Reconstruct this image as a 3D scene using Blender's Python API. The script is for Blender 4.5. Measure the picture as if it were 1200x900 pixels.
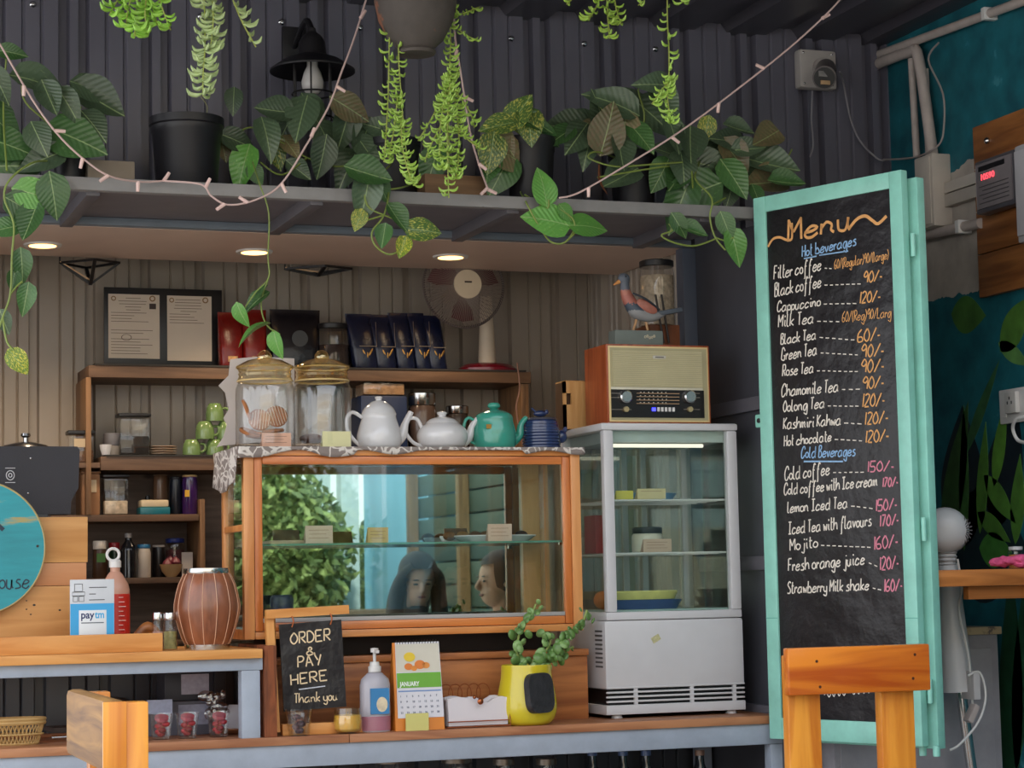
import bpy, bmesh, math, random
from mathutils import Vector, Matrix, Euler
random.seed(7)
for o in list(bpy.data.objects): bpy.data.objects.remove(o)
S = bpy.context.scene; C = S.collection
PI = math.pi
# ---------------------------------------------------------------- camera
F = 2500.; YAW = math.radians(19.8); PIT = math.radians(5.4); ROLL = math.radians(1.15); CZ = 1.38
R = Matrix.Rotation(-YAW, 3, 'Z') @ Matrix.Rotation(PI/2+PIT, 3, 'X') @ Matrix.Rotation(-ROLL, 3, 'Z')
O = Vector((0, 0, CZ))
cam = bpy.data.objects.new('camera', bpy.data.cameras.new('camera')); C.objects.link(cam)
cam.matrix_world = Matrix.Translation(O) @ R.to_4x4()
cam.data.sensor_width = 36; cam.data.lens = 36*F/1200; cam.data.clip_start = .05; cam.data.clip_end = 200
S.camera = cam
# ---------------------------------------------------------------- world, light, exposure
S.view_settings.view_transform = 'Standard'; S.view_settings.look = 'None'
S.view_settings.gamma = 1; S.view_settings.use_curve_mapping = False
S.view_settings.exposure = 0.52
w = bpy.data.worlds.new('sky'); S.world = w; w.use_nodes = True
n = w.node_tree; n.nodes.clear()
ow = n.nodes.new('ShaderNodeOutputWorld'); bg = n.nodes.new('ShaderNodeBackground')
tc = n.nodes.new('ShaderNodeTexCoord'); sx = n.nodes.new('ShaderNodeSeparateXYZ'); rp = n.nodes.new('ShaderNodeValToRGB')
n.links.new(tc.outputs['Generated'], sx.inputs[0]); n.links.new(sx.outputs[2], rp.inputs[0])
rp.color_ramp.elements[0].position = 0.0; rp.color_ramp.elements[0].color = (.93, .94, .95, 1)
rp.color_ramp.elements[1].position = .8; rp.color_ramp.elements[1].color = (.78, .86, 1, 1)
n.links.new(rp.outputs[0], bg.inputs[0]); bg.inputs[1].default_value = 1.7; n.links.new(bg.outputs[0], ow.inputs[0])
sd = bpy.data.lights.new('sun', 'SUN'); sd.energy = 4.0; sd.angle = math.radians(6); sd.color = (1, .94, .85)
so = bpy.data.objects.new('sun', sd); C.objects.link(so); so.rotation_euler = Euler((math.radians(-36), 0, math.radians(20)))

# ---------------------------------------------------------------- measuring helpers (photo pixel -> point on a plane)
def ray(x, y): return R @ Vector(((x-600)/F, -(y-450)/F, -1))
def A(x, y, Y): d = ray(x, y); return O + d*(Y/d.y)
def AZ(x, y, Z): d = ray(x, y); return O + d*((Z-CZ)/d.z)
def AD(x, y, D): return O + ray(x, y)*D
def sc(x, Y): d = ray(x, 600); return Y/d.y/F          # metres per pixel there
def RC(x0, y0, x1, y1, Y):
    cx, cy = (x0+x1)/2, (y0+y1)/2
    return A(x0, cy, Y).x, A(x1, cy, Y).x, A(cx, y1, Y).z, A(cx, y0, Y).z   # X0,X1,Z0,Z1
# ---------------------------------------------------------------- materials
def L(h):
    h = h.lstrip('#'); c = [int(h[i:i+2], 16)/255 for i in (0, 2, 4)]
    return tuple(((v+.055)/1.055)**2.4 if v > .04045 else v/12.92 for v in c)+(1,)
def newmat(name):
    m = bpy.data.materials.new(name); m.use_nodes = True; t = m.node_tree
    return m, t, t.nodes['Principled BSDF']
def pm(name, c, rough=.5, metal=0, var=.06, vs=12, bump=.0, bs=60, spec=.5, trans=0, coat=0, sub=0):
    m, t, b = newmat(name); c = L(c) if isinstance(c, str) else c
    b.inputs['Roughness'].default_value = rough; b.inputs['Metallic'].default_value = metal
    b.inputs['Specular IOR Level'].default_value = spec
    if trans: b.inputs['Transmission Weight'].default_value = trans
    if coat: b.inputs['Coat Weight'].default_value = coat; b.inputs['Coat Roughness'].default_value = .08
    if sub: b.inputs['Subsurface Weight'].default_value = sub; b.inputs['Subsurface Radius'].default_value = (.01, .006, .004)
    tc = t.nodes.new('ShaderNodeTexCoord')
    if var:
        nz = t.nodes.new('ShaderNodeTexNoise'); nz.inputs['Scale'].default_value = vs; nz.inputs['Detail'].default_value = 5
        t.links.new(tc.outputs['Object'], nz.inputs['Vector'])
        mx = t.nodes.new('ShaderNodeMix'); mx.data_type = 'RGBA'
        mx.inputs[6].default_value = tuple(max(0, v*(1-var*2.2)) for v in c[:3])+(1,)
        mx.inputs[7].default_value = tuple(min(1, v*(1+var*2.2)) for v in c[:3])+(1,)
        t.links.new(nz.outputs[0], mx.inputs[0]); t.links.new(mx.outputs[2], b.inputs['Base Color'])
    else: b.inputs['Base Color'].default_value = c
    if bump:
        n2 = t.nodes.new('ShaderNodeTexNoise'); n2.inputs['Scale'].default_value = bs; n2.inputs['Detail'].default_value = 6
        bp = t.nodes.new('ShaderNodeBump'); bp.inputs['Strength'].default_value = bump; bp.inputs['Distance'].default_value = .012 if name == 'chalkboard' else .004
        t.links.new(tc.outputs['Object'], n2.inputs['Vector']); t.links.new(n2.outputs[0], bp.inputs['Height']); t.links.new(bp.outputs[0], b.inputs['Normal'])
    return m
def wood(name, c1, c2, axis='X', rough=.45, k=1., knots=True, coat=0.):
    m, t, b = newmat(name); N = t.nodes; K = t.links
    tc = N.new('ShaderNodeTexCoord'); mp = N.new('ShaderNodeMapping')
    s = {'X': (1.2, 14, 14), 'Y': (14, 1.2, 14), 'Z': (14, 14, 1.2)}[axis]
    mp.inputs['Scale'].default_value = tuple(v*k for v in s)
    nz = N.new('ShaderNodeTexNoise'); nz.inputs['Scale'].default_value = 1.6; nz.inputs['Detail'].default_value = 7; nz.inputs['Distortion'].default_value = 1.1
    K.new(tc.outputs['Object'], mp.inputs[0]); K.new(mp.outputs[0], nz.inputs['Vector'])
    r = N.new('ShaderNodeValToRGB'); e = r.color_ramp.elements
    e[0].position = .32; e[0].color = L(c2); e[1].position = .62; e[1].color = L(c1)
    K.new(nz.outputs[0], r.inputs[0]); out = r.outputs[0]
    if knots:
        v = N.new('ShaderNodeTexVoronoi'); v.inputs['Scale'].default_value = 3.2*k
        m2 = N.new('ShaderNodeMapping'); s2 = {'X': (.6, 1.4, 1.4), 'Y': (1.4, .6, 1.4), 'Z': (1.4, 1.4, .6)}[axis]; m2.inputs['Scale'].default_value = s2
        K.new(tc.outputs['Object'], m2.inputs[0]); K.new(m2.outputs[0], v.inputs['Vector'])
        r2 = N.new('ShaderNodeValToRGB'); r2.color_ramp.elements[0].position = .03; r2.color_ramp.elements[1].position = .09
        K.new(v.outputs['Distance'], r2.inputs[0])
        mx = N.new('ShaderNodeMix'); mx.data_type = 'RGBA'
        c = L(c2); mx.inputs[6].default_value = (c[0]*.35, c[1]*.3, c[2]*.3, 1)
        K.new(r2.outputs[0], mx.inputs[0]); K.new(out, mx.inputs[7]); out = mx.outputs[2]
    K.new(out, b.inputs['Base Color']); b.inputs['Roughness'].default_value = rough
    if coat: b.inputs['Coat Weight'].default_value = coat; b.inputs['Coat Roughness'].default_value = .2
    bp = N.new('ShaderNodeBump'); bp.inputs['Strength'].default_value = .25; bp.inputs['Distance'].default_value = .002
    K.new(nz.outputs[0], bp.inputs['Height']); K.new(bp.outputs[0], b.inputs['Normal'])
    return m
def glass(name, tint=(.93, .97, .95), refl=1.0, haze=0., gc=(1, 1, 1)):
    m = bpy.data.materials.new(name); m.use_nodes = True; t = m.node_tree; t.nodes.clear()
    o = t.nodes.new('ShaderNodeOutputMaterial'); tr = t.nodes.new('ShaderNodeBsdfTransparent'); gl = t.nodes.new('ShaderNodeBsdfGlossy')
    tr.inputs[0].default_value = tint+(1,); gl.inputs['Roughness'].default_value = .015; gl.inputs[0].default_value = gc+(1,)
    fr = t.nodes.new('ShaderNodeFresnel'); ge = t.nodes.new('ShaderNodeNewGeometry'); ir = t.nodes.new('ShaderNodeMath'); ir.operation = 'MULTIPLY_ADD'; ir.inputs[1].default_value = 1/1.5-1.5; ir.inputs[2].default_value = 1.5
    t.links.new(ge.outputs['Backfacing'], ir.inputs[0]); t.links.new(ir.outputs[0], fr.inputs[0])
    ml = t.nodes.new('ShaderNodeMath'); ml.operation = 'MULTIPLY_ADD'; ml.inputs[1].default_value = refl; ml.inputs[2].default_value = haze; ml.use_clamp = True
    mx = t.nodes.new('ShaderNodeMixShader')
    t.links.new(fr.outputs[0], ml.inputs[0]); t.links.new(ml.outputs[0], mx.inputs[0]); t.links.new(tr.outputs[0], mx.inputs[1]); t.links.new(gl.outputs[0], mx.inputs[2]); t.links.new(mx.outputs[0], o.inputs[0])
    return m
def emit(name, c, s):
    m = bpy.data.materials.new(name); m.use_nodes = True; t = m.node_tree; t.nodes.clear()
    o = t.nodes.new('ShaderNodeOutputMaterial'); e = t.nodes.new('ShaderNodeEmission'); e.inputs[0].default_value = L(c); e.inputs[1].default_value = s
    t.links.new(e.outputs[0], o.inputs[0]); return m
_mc = {}
def P(c, rough=.5, **k):
    key = (c, rough, tuple(sorted(k.items())))
    if key not in _mc: _mc[key] = pm('paint_'+c.strip('#'), c, rough, **k)
    return _mc[key]
def chips(name, base, under, lo=.62, hi=.66, scale=5, rough=.55, stretch=(1, 1, 1), bump=.3):
    m, t, b = newmat(name); N = t.nodes; K = t.links
    tc = N.new('ShaderNodeTexCoord'); mp = N.new('ShaderNodeMapping'); mp.inputs['Scale'].default_value = stretch
    nz = N.new('ShaderNodeTexNoise'); nz.inputs['Scale'].default_value = scale; nz.inputs['Detail'].default_value = 9; nz.inputs['Roughness'].default_value = .65
    K.new(tc.outputs['Object'], mp.inputs[0]); K.new(mp.outputs[0], nz.inputs['Vector'])
    r = N.new('ShaderNodeValToRGB'); e = r.color_ramp.elements; e[0].position = lo; e[1].position = hi
    c = L(base); e[0].color = c; e[1].color = L(under)
    x = e.new(.3); x.color = tuple(v*.75 for v in c[:3])+(1,)
    K.new(nz.outputs[0], r.inputs[0]); K.new(r.outputs[0], b.inputs['Base Color']); b.inputs['Roughness'].default_value = rough
    bp = N.new('ShaderNodeBump'); bp.inputs['Strength'].default_value = bump; bp.inputs['Distance'].default_value = .003
    K.new(nz.outputs[0], bp.inputs['Height']); K.new(bp.outputs[0], b.inputs['Normal'])
    return m
M = dict(
 dark=pm('dark_sheet', '#62606c', .36, var=.1, vs=3, bump=.05, spec=.6),
 roof=pm('roof_sheet', '#45434c', .35, var=.12, vs=3),
 inner=pm('inner_sheet', '#a3978a', .33, var=.1, vs=4),
 steel=chips('grey_steel', '#8f8d8d', '#5a3b2c', .70, .74, 7),
 steel2=pm('shelf_steel', '#5b5960', .5, var=.1), 
 blue=chips('blue_grey_paint', '#a7b1c0', '#bcc2ca', .66, .72, 6, .45, bump=.15),
 soffit=pm('soffit_board', '#d2b9aa', .45, var=.04, vs=6),
 pine=wood('pine', '#e2a35c', '#c9823c', 'X'), pinez=wood('pine_upright', '#dfa05a', '#c67d3a', 'Z'),
 case=wood('varnished_pine', '#e29a58', '#c97a3c', 'X', .35, coat=.3), casez=wood('varnished_pine_upright', '#e3a164', '#cb8246', 'Z', .35, coat=.3),
 counter=wood('counter_wood', '#bb825a', '#8a5336', 'X'), riser=wood('riser_wood', '#bf7a44', '#8a4f2c', 'X', .4),
 shelf=wood('shelf_wood', '#735640', '#4f392a', 'X', .55), shelfz=wood('shelf_wood_upright', '#8f6a48', '#684a31', 'Z', .55),
 chair=wood('chair_wood', '#e28322', '#b3500c', 'X', .35, .8, coat=.35), chairz=wood('chair_wood_upright', '#e89a34', '#c76f1a', 'Z', .35, .8, coat=.35),
 worn=wood('worn_wood', '#a77a40', '#6f4a28', 'Y', .6),
 mint=chips('mint_paint', '#98dccb', '#74b5a7', .74, .78, 9, .35, bump=.12),
 board=pm('chalkboard', '#1e1b1e', .36, var=.3, vs=4, bump=1.0, bs=9, spec=.45),
 white=pm('white_enamel', '#c9c9cc', .35, var=.03), whitep=pm('white_plastic', '#d8d6d4', .3, var=.02),
 porc=pm('white_porcelain', '#d9d8da', .14, var=.01, coat=.5), black=pm('black_plastic', '#17171a', .35, var=.05),
 pot=pm('black_pot', '#1d1c21', .42, var=.1), chrome=pm('chrome', '#c9c9c9', .18, 1, var=0), gold=pm('brass', '#b98b4b', .3, 1, var=0),
 copper=pm('copper_wire', '#a9623f', .35, .9, var=0),
 soil=pm('soil', '#2c2119', .9, var=.3, bump=1.0, bs=90),
 glass=glass('clear_glass'), gclear=glass('jar_glass', (.975, .98, .98), 1.2, .01), green_edge=pm('glass_edge', '#6fa894', .15, var=0, trans=.3),
 amber=glass('amber_glass', (1, .95, .8), 1.6, .2, (1, .88, .6)),
 mirror=pm('mirror', '#c9d2d0', .015, 1, var=0),
 stem=pm('vine_stem', '#7d8f45', .5, var=.15),
)
# ---------------------------------------------------------------- mesh builder
class MB:
    def __init__(s): s.b = bmesh.new()
    def box(s, x0, x1, y0, y1, z0, z1, bev=0, mat=None):
        r = bmesh.ops.create_cube(s.b, size=1)['verts']
        for v in r: v.co = Vector(((x0+x1)/2+v.co.x*(x1-x0), (y0+y1)/2+v.co.y*(y1-y0), (z0+z1)/2+v.co.z*(z1-z0)))
        if bev:
            es = list({e for v in r for e in v.link_edges})
            q = bmesh.ops.bevel(s.b, geom=es, offset=bev, segments=2, affect='EDGES', profile=.6)
            if mat is not None: bmesh.ops.transform(s.b, matrix=mat, verts=list({v for v in q['verts']} | {v for v in r if v.is_valid}))
        elif mat is not None: bmesh.ops.transform(s.b, matrix=mat, verts=r)
        return s
    def bar(s, p, q, wd, th, up=(0, 0, 1), bev=0):            # rectangular bar from p to q
        p, q = Vector(p), Vector(q); d = q-p; l = d.length; d.normalize(); u = Vector(up)
        if abs(d.dot(u)) > .97: u = Vector((1, 0, 0))
        a = d.cross(u).normalized(); c = a.cross(d)
        m = Matrix((a, d, c)).transposed().to_4x4(); m.translation = p
        return s.box(-wd/2, wd/2, 0, l, -th/2, th/2, bev, m)
    def lathe(s, prof, c=(0, 0, 0), n=28, mat=None, sx=1, sy=1, cap=True):
        rings = []
        for r, z in prof:
            if r < 1e-6: rings.append([s.b.verts.new((c[0], c[1], c[2]+z))])
            else: rings.append([s.b.verts.new((c[0]+r*sx*math.cos(2*PI*i/n), c[1]+r*sy*math.sin(2*PI*i/n), c[2]+z)) for i in range(n)])
        for a, b_ in zip(rings, rings[1:]):
            if len(a) == 1 and len(b_) == 1: continue
            for i in range(n):
                j = (i+1) % n
                if len(a) == 1: s.b.faces.new((a[0], b_[j], b_[i]))
                elif len(b_) == 1: s.b.faces.new((a[i], a[j], b_[0]))
                else: s.b.faces.new((a[i], a[j], b_[j], b_[i]))
        if cap:
            if len(rings[0]) > 1: s.b.faces.new(rings[0][::-1])
            if len(rings[-1]) > 1: s.b.faces.new(rings[-1])
        if mat is not None: bmesh.ops.transform(s.b, matrix=mat, verts=[v for g in rings for v in g])
        return s
    def tube(s, pts, r, n=8, smooth=0, flat=1., closed=False):
        pts = [Vector(p) for p in pts]
        rs = list(r) if isinstance(r, (list, tuple)) else [r]*len(pts)
        if smooth: pts, rs = spline(pts, rs, smooth)
        rings = []; prev = None
        for i, p in enumerate(pts):
            a = pts[max(0, i-1)]; b_ = pts[min(len(pts)-1, i+1)]
            if closed: a = pts[i-1]; b_ = pts[(i+1) % len(pts)]
            d = (b_-a).normalized() if (b_-a).length > 1e-9 else Vector((0, 0, 1))
            if prev is None: u = d.orthogonal().normalized() if abs(d.z) > .9 else d.cross(Vector((0, 0, 1))).normalized()
            else: u = (prev-d*prev.dot(d)).normalized()
            prev = u; v = d.cross(u)
            rings.append([s.b.verts.new(p+u*rs[i]*math.cos(2*PI*k/n)+v*rs[i]*flat*math.sin(2*PI*k/n)) for k in range(n)])
        prs = list(zip(rings, rings[1:]))
        if closed: prs.append((rings[-1], rings[0]))
        for a, b_ in prs:
            for k in range(n): s.b.faces.new((a[k], a[(k+1) % n], b_[(k+1) % n], b_[k]))
        if not closed: s.b.faces.new(rings[0][::-1]); s.b.faces.new(rings[-1])
        return s
    def ball(s, c, r, sx=1, sy=1, sz=1, n=16, mat=None):
        v = bmesh.ops.create_uvsphere(s.b, u_segments=n, v_segments=max(6, n*2//3), radius=r)['verts']
        m = Matrix.Translation(Vector(c)) @ (mat if mat is not None else Matrix()) @ Matrix.Diagonal((sx, sy, sz, 1))
        bmesh.ops.transform(s.b, matrix=m, verts=v); return s
    def prism(s, poly, y0, y1, mat=None):                     # polygon in XZ extruded along Y
        a = [s.b.verts.new((x, y0, z)) for x, z in poly]; b_ = [s.b.verts.new((x, y1, z)) for x, z in poly]
        k = len(poly); s.b.faces.new(a); s.b.faces.new(b_[::-1])
        for i in range(k): s.b.faces.new((a[i], b_[i], b_[(i+1) % k], a[(i+1) % k]))
        if mat is not None: bmesh.ops.transform(s.b, matrix=mat, verts=a+b_)
        return s
    def build(s, name, m, parent=None, T=None, mod=None):
        bmesh.ops.recalc_face_normals(s.b, faces=s.b.faces)
        me = bpy.data.meshes.new(name); s.b.to_mesh(me); s.b.free()
        if T is not None: me.transform(T)
        me.materials.append(m); me.polygons.foreach_set('use_smooth', [True]*len(me.polygons)); me.set_sharp_from_angle(angle=math.radians(38))
        o = bpy.data.objects.new(name, me); C.objects.link(o)
        if parent is not None:
            o.parent = parent; base = parent
            off = Vector((0, 0, 0))
            while base is not None: off += base.location if not base.rotation_euler.z else Vector((0, 0, 0)); base = base.parent
            if T is None and not parent.get('local'): me.transform(Matrix.Translation(-off))
        return o
def spline(pts, rs, k):
    P_, R_ = [], []; n = len(pts)
    for i in range(n-1):
        p0, p1, p2, p3 = pts[max(0, i-1)], pts[i], pts[i+1], pts[min(n-1, i+2)]
        for j in range(k):
            t = j/k
            P_.append(.5*((2*p1)+(p2-p0)*t+(2*p0-5*p1+4*p2-p3)*t*t+(3*p1-p0-3*p2+p3)*t**3)); R_.append(rs[i]*(1-t)+rs[i+1]*t)
    P_.append(pts[-1]); R_.append(rs[-1]); return P_, R_
# Things are built in world coordinates; an Empty at the thing's base parents its parts (mesh data is shifted to it).
def tag(o, label, cat, group=None, kind=None):
    if label: o['label'] = label
    if cat: o['category'] = cat
    if group: o['group'] = group
    if kind: o['kind'] = kind
    return o
def thing(name, label, cat, loc=(0, 0, 0), group=None):
    o = bpy.data.objects.new(name, None); o.empty_display_size = .05; C.objects.link(o); o.location = loc
    return tag(o, label, cat, group)
def struct(o): o['kind'] = 'structure'; return o
def sroot(name, loc=(0, 0, 0)):
    o = bpy.data.objects.new(name, None); C.objects.link(o); o.location = loc; o['kind'] = 'structure'; return o
def part(name, mb, m, parent, label=None):
    o = mb.build(name, m, parent)
    if label: o['label'] = label
    return o
def single(name, mb, m, label, cat, group=None):             # a thing that is one mesh, origin moved to its base
    o = mb.build(name, m); me = o.data
    xs = [v.co for v in me.vertices]; c = Vector(((min(v.x for v in xs)+max(v.x for v in xs))/2, (min(v.y for v in xs)+max(v.y for v in xs))/2, min(v.z for v in xs)))
    me.transform(Matrix.Translation(-c)); o.location = c
    return tag(o, label, cat, group)
def copytree(o, delta, label=None, parent=None):
    c = o.copy(); C.objects.link(c)
    if parent is None: c.location = o.location+Vector(delta)
    else: c.parent = parent
    if label: c['label'] = label
    for ch in [x for x in C.objects if x.parent == o]: copytree(ch, (0, 0, 0), None, c)
    return c
# ---------------------------------------------------------------- lettering
G = {'a': '57 27 05 04 13 33 55 57 54 63', 'b': '0b 03 05 27 46 54 43 13 03', 'c': '56 37 16 04 13 33 54', 'd': '57 27 05 13 33 55 5b 54 63',
 'e': '05 35 56 37 16 04 13 33 54', 'f': '5a 4b 3a 26 20 10|17 47', 'g': '57 27 05 13 33 57 50 30 11', 'h': '0b 03|04 27 47 54 53', 'i': '17 14 23|19 1a',
 'j': '37 31 20 01|39 3a', 'k': '0b 03|47 15 43', 'l': '0b 04 13 23', 'm': '07 03|05 17 26 23|25 47 56 54 63', 'n': '07 03|05 27 46 44 53', 'o': '27 06 04 23 44 46 27',
 'p': '07 00|06 27 46 44 23 04', 'q': '57 27 05 13 33 57 50', 'r': '07 03|05 27 36', 's': '47 27 16 35 44 33 03', 't': '1b 14 23 33|08 38', 'u': '07 04 13 33 47|47 44 53',
 'v': '07 23 47', 'w': '07 13|13 26|26 43|43 57', 'x': '07 43|47 03', 'y': '07 04 23 44|47 41 20 01', 'z': '07 47|47 03|03 43',
 'A': '03 2b|2b 53|16 46', 'B': '03 0b|0b 3b 39 07|07 37 45 33 03', 'C': '59 4b 2b 08 05 13 33 55', 'D': '03 0b|0b 2b 48 45 23 03', 'E': '4b 0b|0b 03|03 43|07 37',
 'F': '4b 0b|0b 03|07 37', 'G': '59 3b 1b 07 04 23 43 56|56 36', 'H': '03 0b|43 4b|07 47', 'I': '0b 4b|2b 23|03 43', 'J': '4b 45 23 05', 'K': '0b 03|4b 07|07 43', 'L': '0b 03|03 43',
 'M': '03 0b|0b 26|26 5b|5b 53', 'N': '03 0b|0b 43|43 4b', 'O': '2b 08 05 23 45 48 2b', 'P': '03 0b|0b 3b 49 37 07', 'R': '03 0b|0b 3b 49 37 07|17 43', 'S': '4a 2b 09 27 45 33 03',
 'T': '0b 4b|2b 23', 'U': '0b 05 23 45 4b', 'W': '0b 13|13 28|28 43|43 5b', 'Y': '0b 27|4b 23', '0': '2b 08 05 23 45 48 2b', '1': '1b 13', '2': '0a 2b 49 03|03 43', '3': '0b 3b 27 45 23 04',
 '4': '3b 06|06 46|3b 33', '5': '4b 0b|0b 07 37 45 33 03', '6': '3b 08 04 23 44 36 06', '7': '0b 4b|4b 13', '8': '27 09 2b 49 27 04 23 44 27', '9': '49 2b 08 27 49|49 43', '/': '03 4b',
 '-': '06 26', '.': '03 13', '_': '03 33', '(': '2b 07 22', ')': '0b 27 02', '&': '53 19 2b 39 06 04 23 55', ',': '13 01', "'": '1b 19'}
def glyphs(text):                                            # -> list of strokes in em units, total advance
    out = []; x = 0.
    for ch in text:
        if ch == ' ': x += 3; continue
        g = G.get(ch)
        if not g: x += 3; continue
        mx = 0
        for st in g.split('|'):
            pts = [(int(p[0], 16), int(p[1], 16)-3) for p in st.split()]
            mx = max(mx, max(p[0] for p in pts))
            V = [Vector((x+a+random.uniform(-.18, .18), b_+random.uniform(-.18, .18), 0)) for a, b_ in pts]
            if len(V) > 2: V, _ = spline(V, [1]*len(V), 3)
            out.append([(v.x, v.y) for v in V])
        x += mx+1.5
    return out, max(1, x-1.5)
def ribbon(mb, pts, wd, f):                                  # pts 2D -> flat raised ribbon through mapping f(u,v,h)
    k = len(pts); vs = []
    for i, (x, y) in enumerate(pts):
        a = pts[max(0, i-1)]; b_ = pts[min(k-1, i+1)]
        dx, dy = b_[0]-a[0], b_[1]-a[1]; l = math.hypot(dx, dy) or 1
        nx, ny = -dy/l*wd/2, dx/l*wd/2
        vs.append((mb.b.verts.new(f(x+nx, y+ny, 1)), mb.b.verts.new(f(x-nx, y-ny, 1))))
    for (a, b_), (c, d) in zip(vs, vs[1:]): mb.b.faces.new((a, b_, d, c))
def write(mb, text, p0, p1, hh, f, wd, slant=.18):           # text between 2D points, cap height hh
    st, adv = glyphs(text); dx, dy = p1[0]-p0[0], p1[1]-p0[1]; l = math.hypot(dx, dy); ux, uy = dx/l, dy/l; sx_, sy_ = l/adv, hh/8
    for s_ in st:
        ribbon(mb, [(p0[0]+ux*(x*sx_+y*sy_*slant)-uy*y*sy_, p0[1]+uy*(x*sx_+y*sy_*slant)+ux*y*sy_) for x, y in s_], wd, f)
def printed(name, text, m, parent, size, mat, width=None):    # built-in font, flattened to a mesh; mat places local XY
    cu = bpy.data.curves.new('txt', 'FONT'); cu.body = text; cu.size = size; cu.extrude = .0004; cu.offset = size*.022 if size > .015 else 0
    to = bpy.data.objects.new('txt', cu); C.objects.link(to)
    dg = bpy.context.evaluated_depsgraph_get(); me = bpy.data.meshes.new_from_object(to.evaluated_get(dg))
    bpy.data.objects.remove(to); bpy.data.curves.remove(cu)
    if width and len(me.vertices):
        xs = [v.co.x for v in me.vertices]; k = width/(max(xs)-min(xs)); me.transform(Matrix.Diagonal((k, 1, 1, 1)))
    me.transform(mat); off = Vector((0, 0, 0)); b_ = parent
    while b_ is not None: off += b_.location; b_ = b_.parent
    me.transform(Matrix.Translation(-off)); me.name = name
    me.materials.clear(); me.materials.append(m)
    o = bpy.data.objects.new(name, me); C.objects.link(o); o.parent = parent; return o
def fpl(x, y, z, yaw=0, tilt=0):  # matrix: local XY page -> upright page facing -Y at point
    return Matrix.Translation((x, y, z)) @ Matrix.Rotation(yaw, 4, 'Z') @ Matrix.Rotation(PI/2+tilt, 4, 'X')
# ================================================================ SETTING
YC, YW, YB, XR = 6.15, 6.77, 7.72, 3.12
YF = 6.28
def corr(name, m, x0, x1, z0, z1, Y, prof, period, th=.003, plane='XZ', parent=None):
    pts = [(x0, prof[0][1])]; x = x0
    while x < x1:
        for u, d in prof:
            if x+u*period < x1: pts.append((x+u*period, d))
        x += period
    pts.append((x1, prof[-1][1]))
    pts = [p for i, p in enumerate(pts) if i == 0 or p[0] > pts[i-1][0]+1e-6]
    b = MB(); rows = []
    for u, d in pts:
        if plane == 'XZ': rows.append([b.b.verts.new(q) for q in ((u, Y+d, z0), (u, Y+d, z1), (u, Y+d+th+.01, z1), (u, Y+d+th+.01, z0))])
        elif plane == 'YZ': rows.append([b.b.verts.new(q) for q in ((Y-d, u, z0), (Y-d, u, z1), (Y-d+th+.01, u, z1), (Y-d+th+.01, u, z0))])
        else: rows.append([b.b.verts.new(q) for q in ((u, z0, Y+d), (u, z1, Y+d), (u, z1, Y+d+th), (u, z0, Y+d+th))])
    for a, c in zip(rows, rows[1:]):
        for k in range(4): b.b.faces.new((a[k], a[(k+1) % 4], c[(k+1) % 4], c[k]))
    b.b.faces.new(rows[0]); b.b.faces.new(rows[-1][::-1])
    return struct(b.build(name, m, parent))
P1 = [(0, 0), (.18, 0), (.2, .007), (.215, .007), (.235, 0), (.4, 0), (.42, .007), (.435, .007), (.455, 0), (.62, 0), (.64, .034), (.74, .034), (.76, 0), (.86, 0), (.88, .034), (.97, .034), (1., 0)]
P2 = [(0, 0), (.25, 0), (.28, .006), (.3, 0), (.5, 0), (.53, .006), (.55, 0), (.72, 0), (.75, .026), (.88, .026), (.91, 0), (1, 0)]
corr('wall_upper_front', M['dark'], -.3, 3.93, 2.55, 3.37, YW, P1, .264)
corr('wall_back', M['inner'], .2, XR, 0, 3.3, YB, P2, .2)
corr('wall_inner_right', M['inner'], YW+.04, YB, .9, 3.3, XR, P2, .2, plane='YZ')
corr('wall_left', M['inner'], YW+.04, YB, 0, 3.3, .24, P2, .2, plane='YZ')
corr('wall_lower_front', M['dark'], XR+.02, 3.93, 0, 2.55, YW, P1, .264)
corr('ceiling', M['roof'], -1.2, 3.97, 4.4, 8.0, 3.335, [(0, 0), (.55, 0), (.62, .03), (.92, .03), (1, 0)], .28, plane='XY')
b = MB()
for i in range(12):
    x = -.1+i*.27+.13
    b.lathe([(0, 0), (.011, 0), (.011, .004), (.006, .01), (0, .011)], n=10, mat=Matrix.Translation((x, YW-.001, 3.255)) @ Matrix.Rotation(PI/2, 4, 'X'))
wf = C.objects['wall_upper_front']; o = part('screw_heads', b, M['chrome'], wf); o['kind'] = 'stuff'
struct(MB().box(-6, 9, -8, 9, -.1, 0).build('floor', pm('paving', '#8d8880', .8, var=.15, vs=2, bump=.4, bs=20)))
b = MB().box(.25, 3.1, YW, 7.4, 2.545, 2.565).build('ceiling_soffit', M['soffit']); struct(b)
# right side leaf of grey sheet with rails
sr = sroot('wall_side_right', (XR, 6.15, 0))
part('panel', MB().box(XR, XR+.02, 6.16, YW, 0, 2.55), P('#484950', .38, var=.08), sr)
for z in (1.98, 1.46, .98): part('rail', MB().box(XR-.022, XR, 6.18, YW-.03, z-.045, z+.0, .003), M['steel2'], sr)
part('post', MB().box(XR-.05, XR+.0, YW-.03, YW+.03, .9, 2.545, .003), pm('post_paint', '#5c6474', .4), sr)
part('post', MB().box(XR-.02, XR+.05, 6.135, 6.18, 0, 2.58, .003), P('#484950', .38, var=.08), sr)
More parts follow.
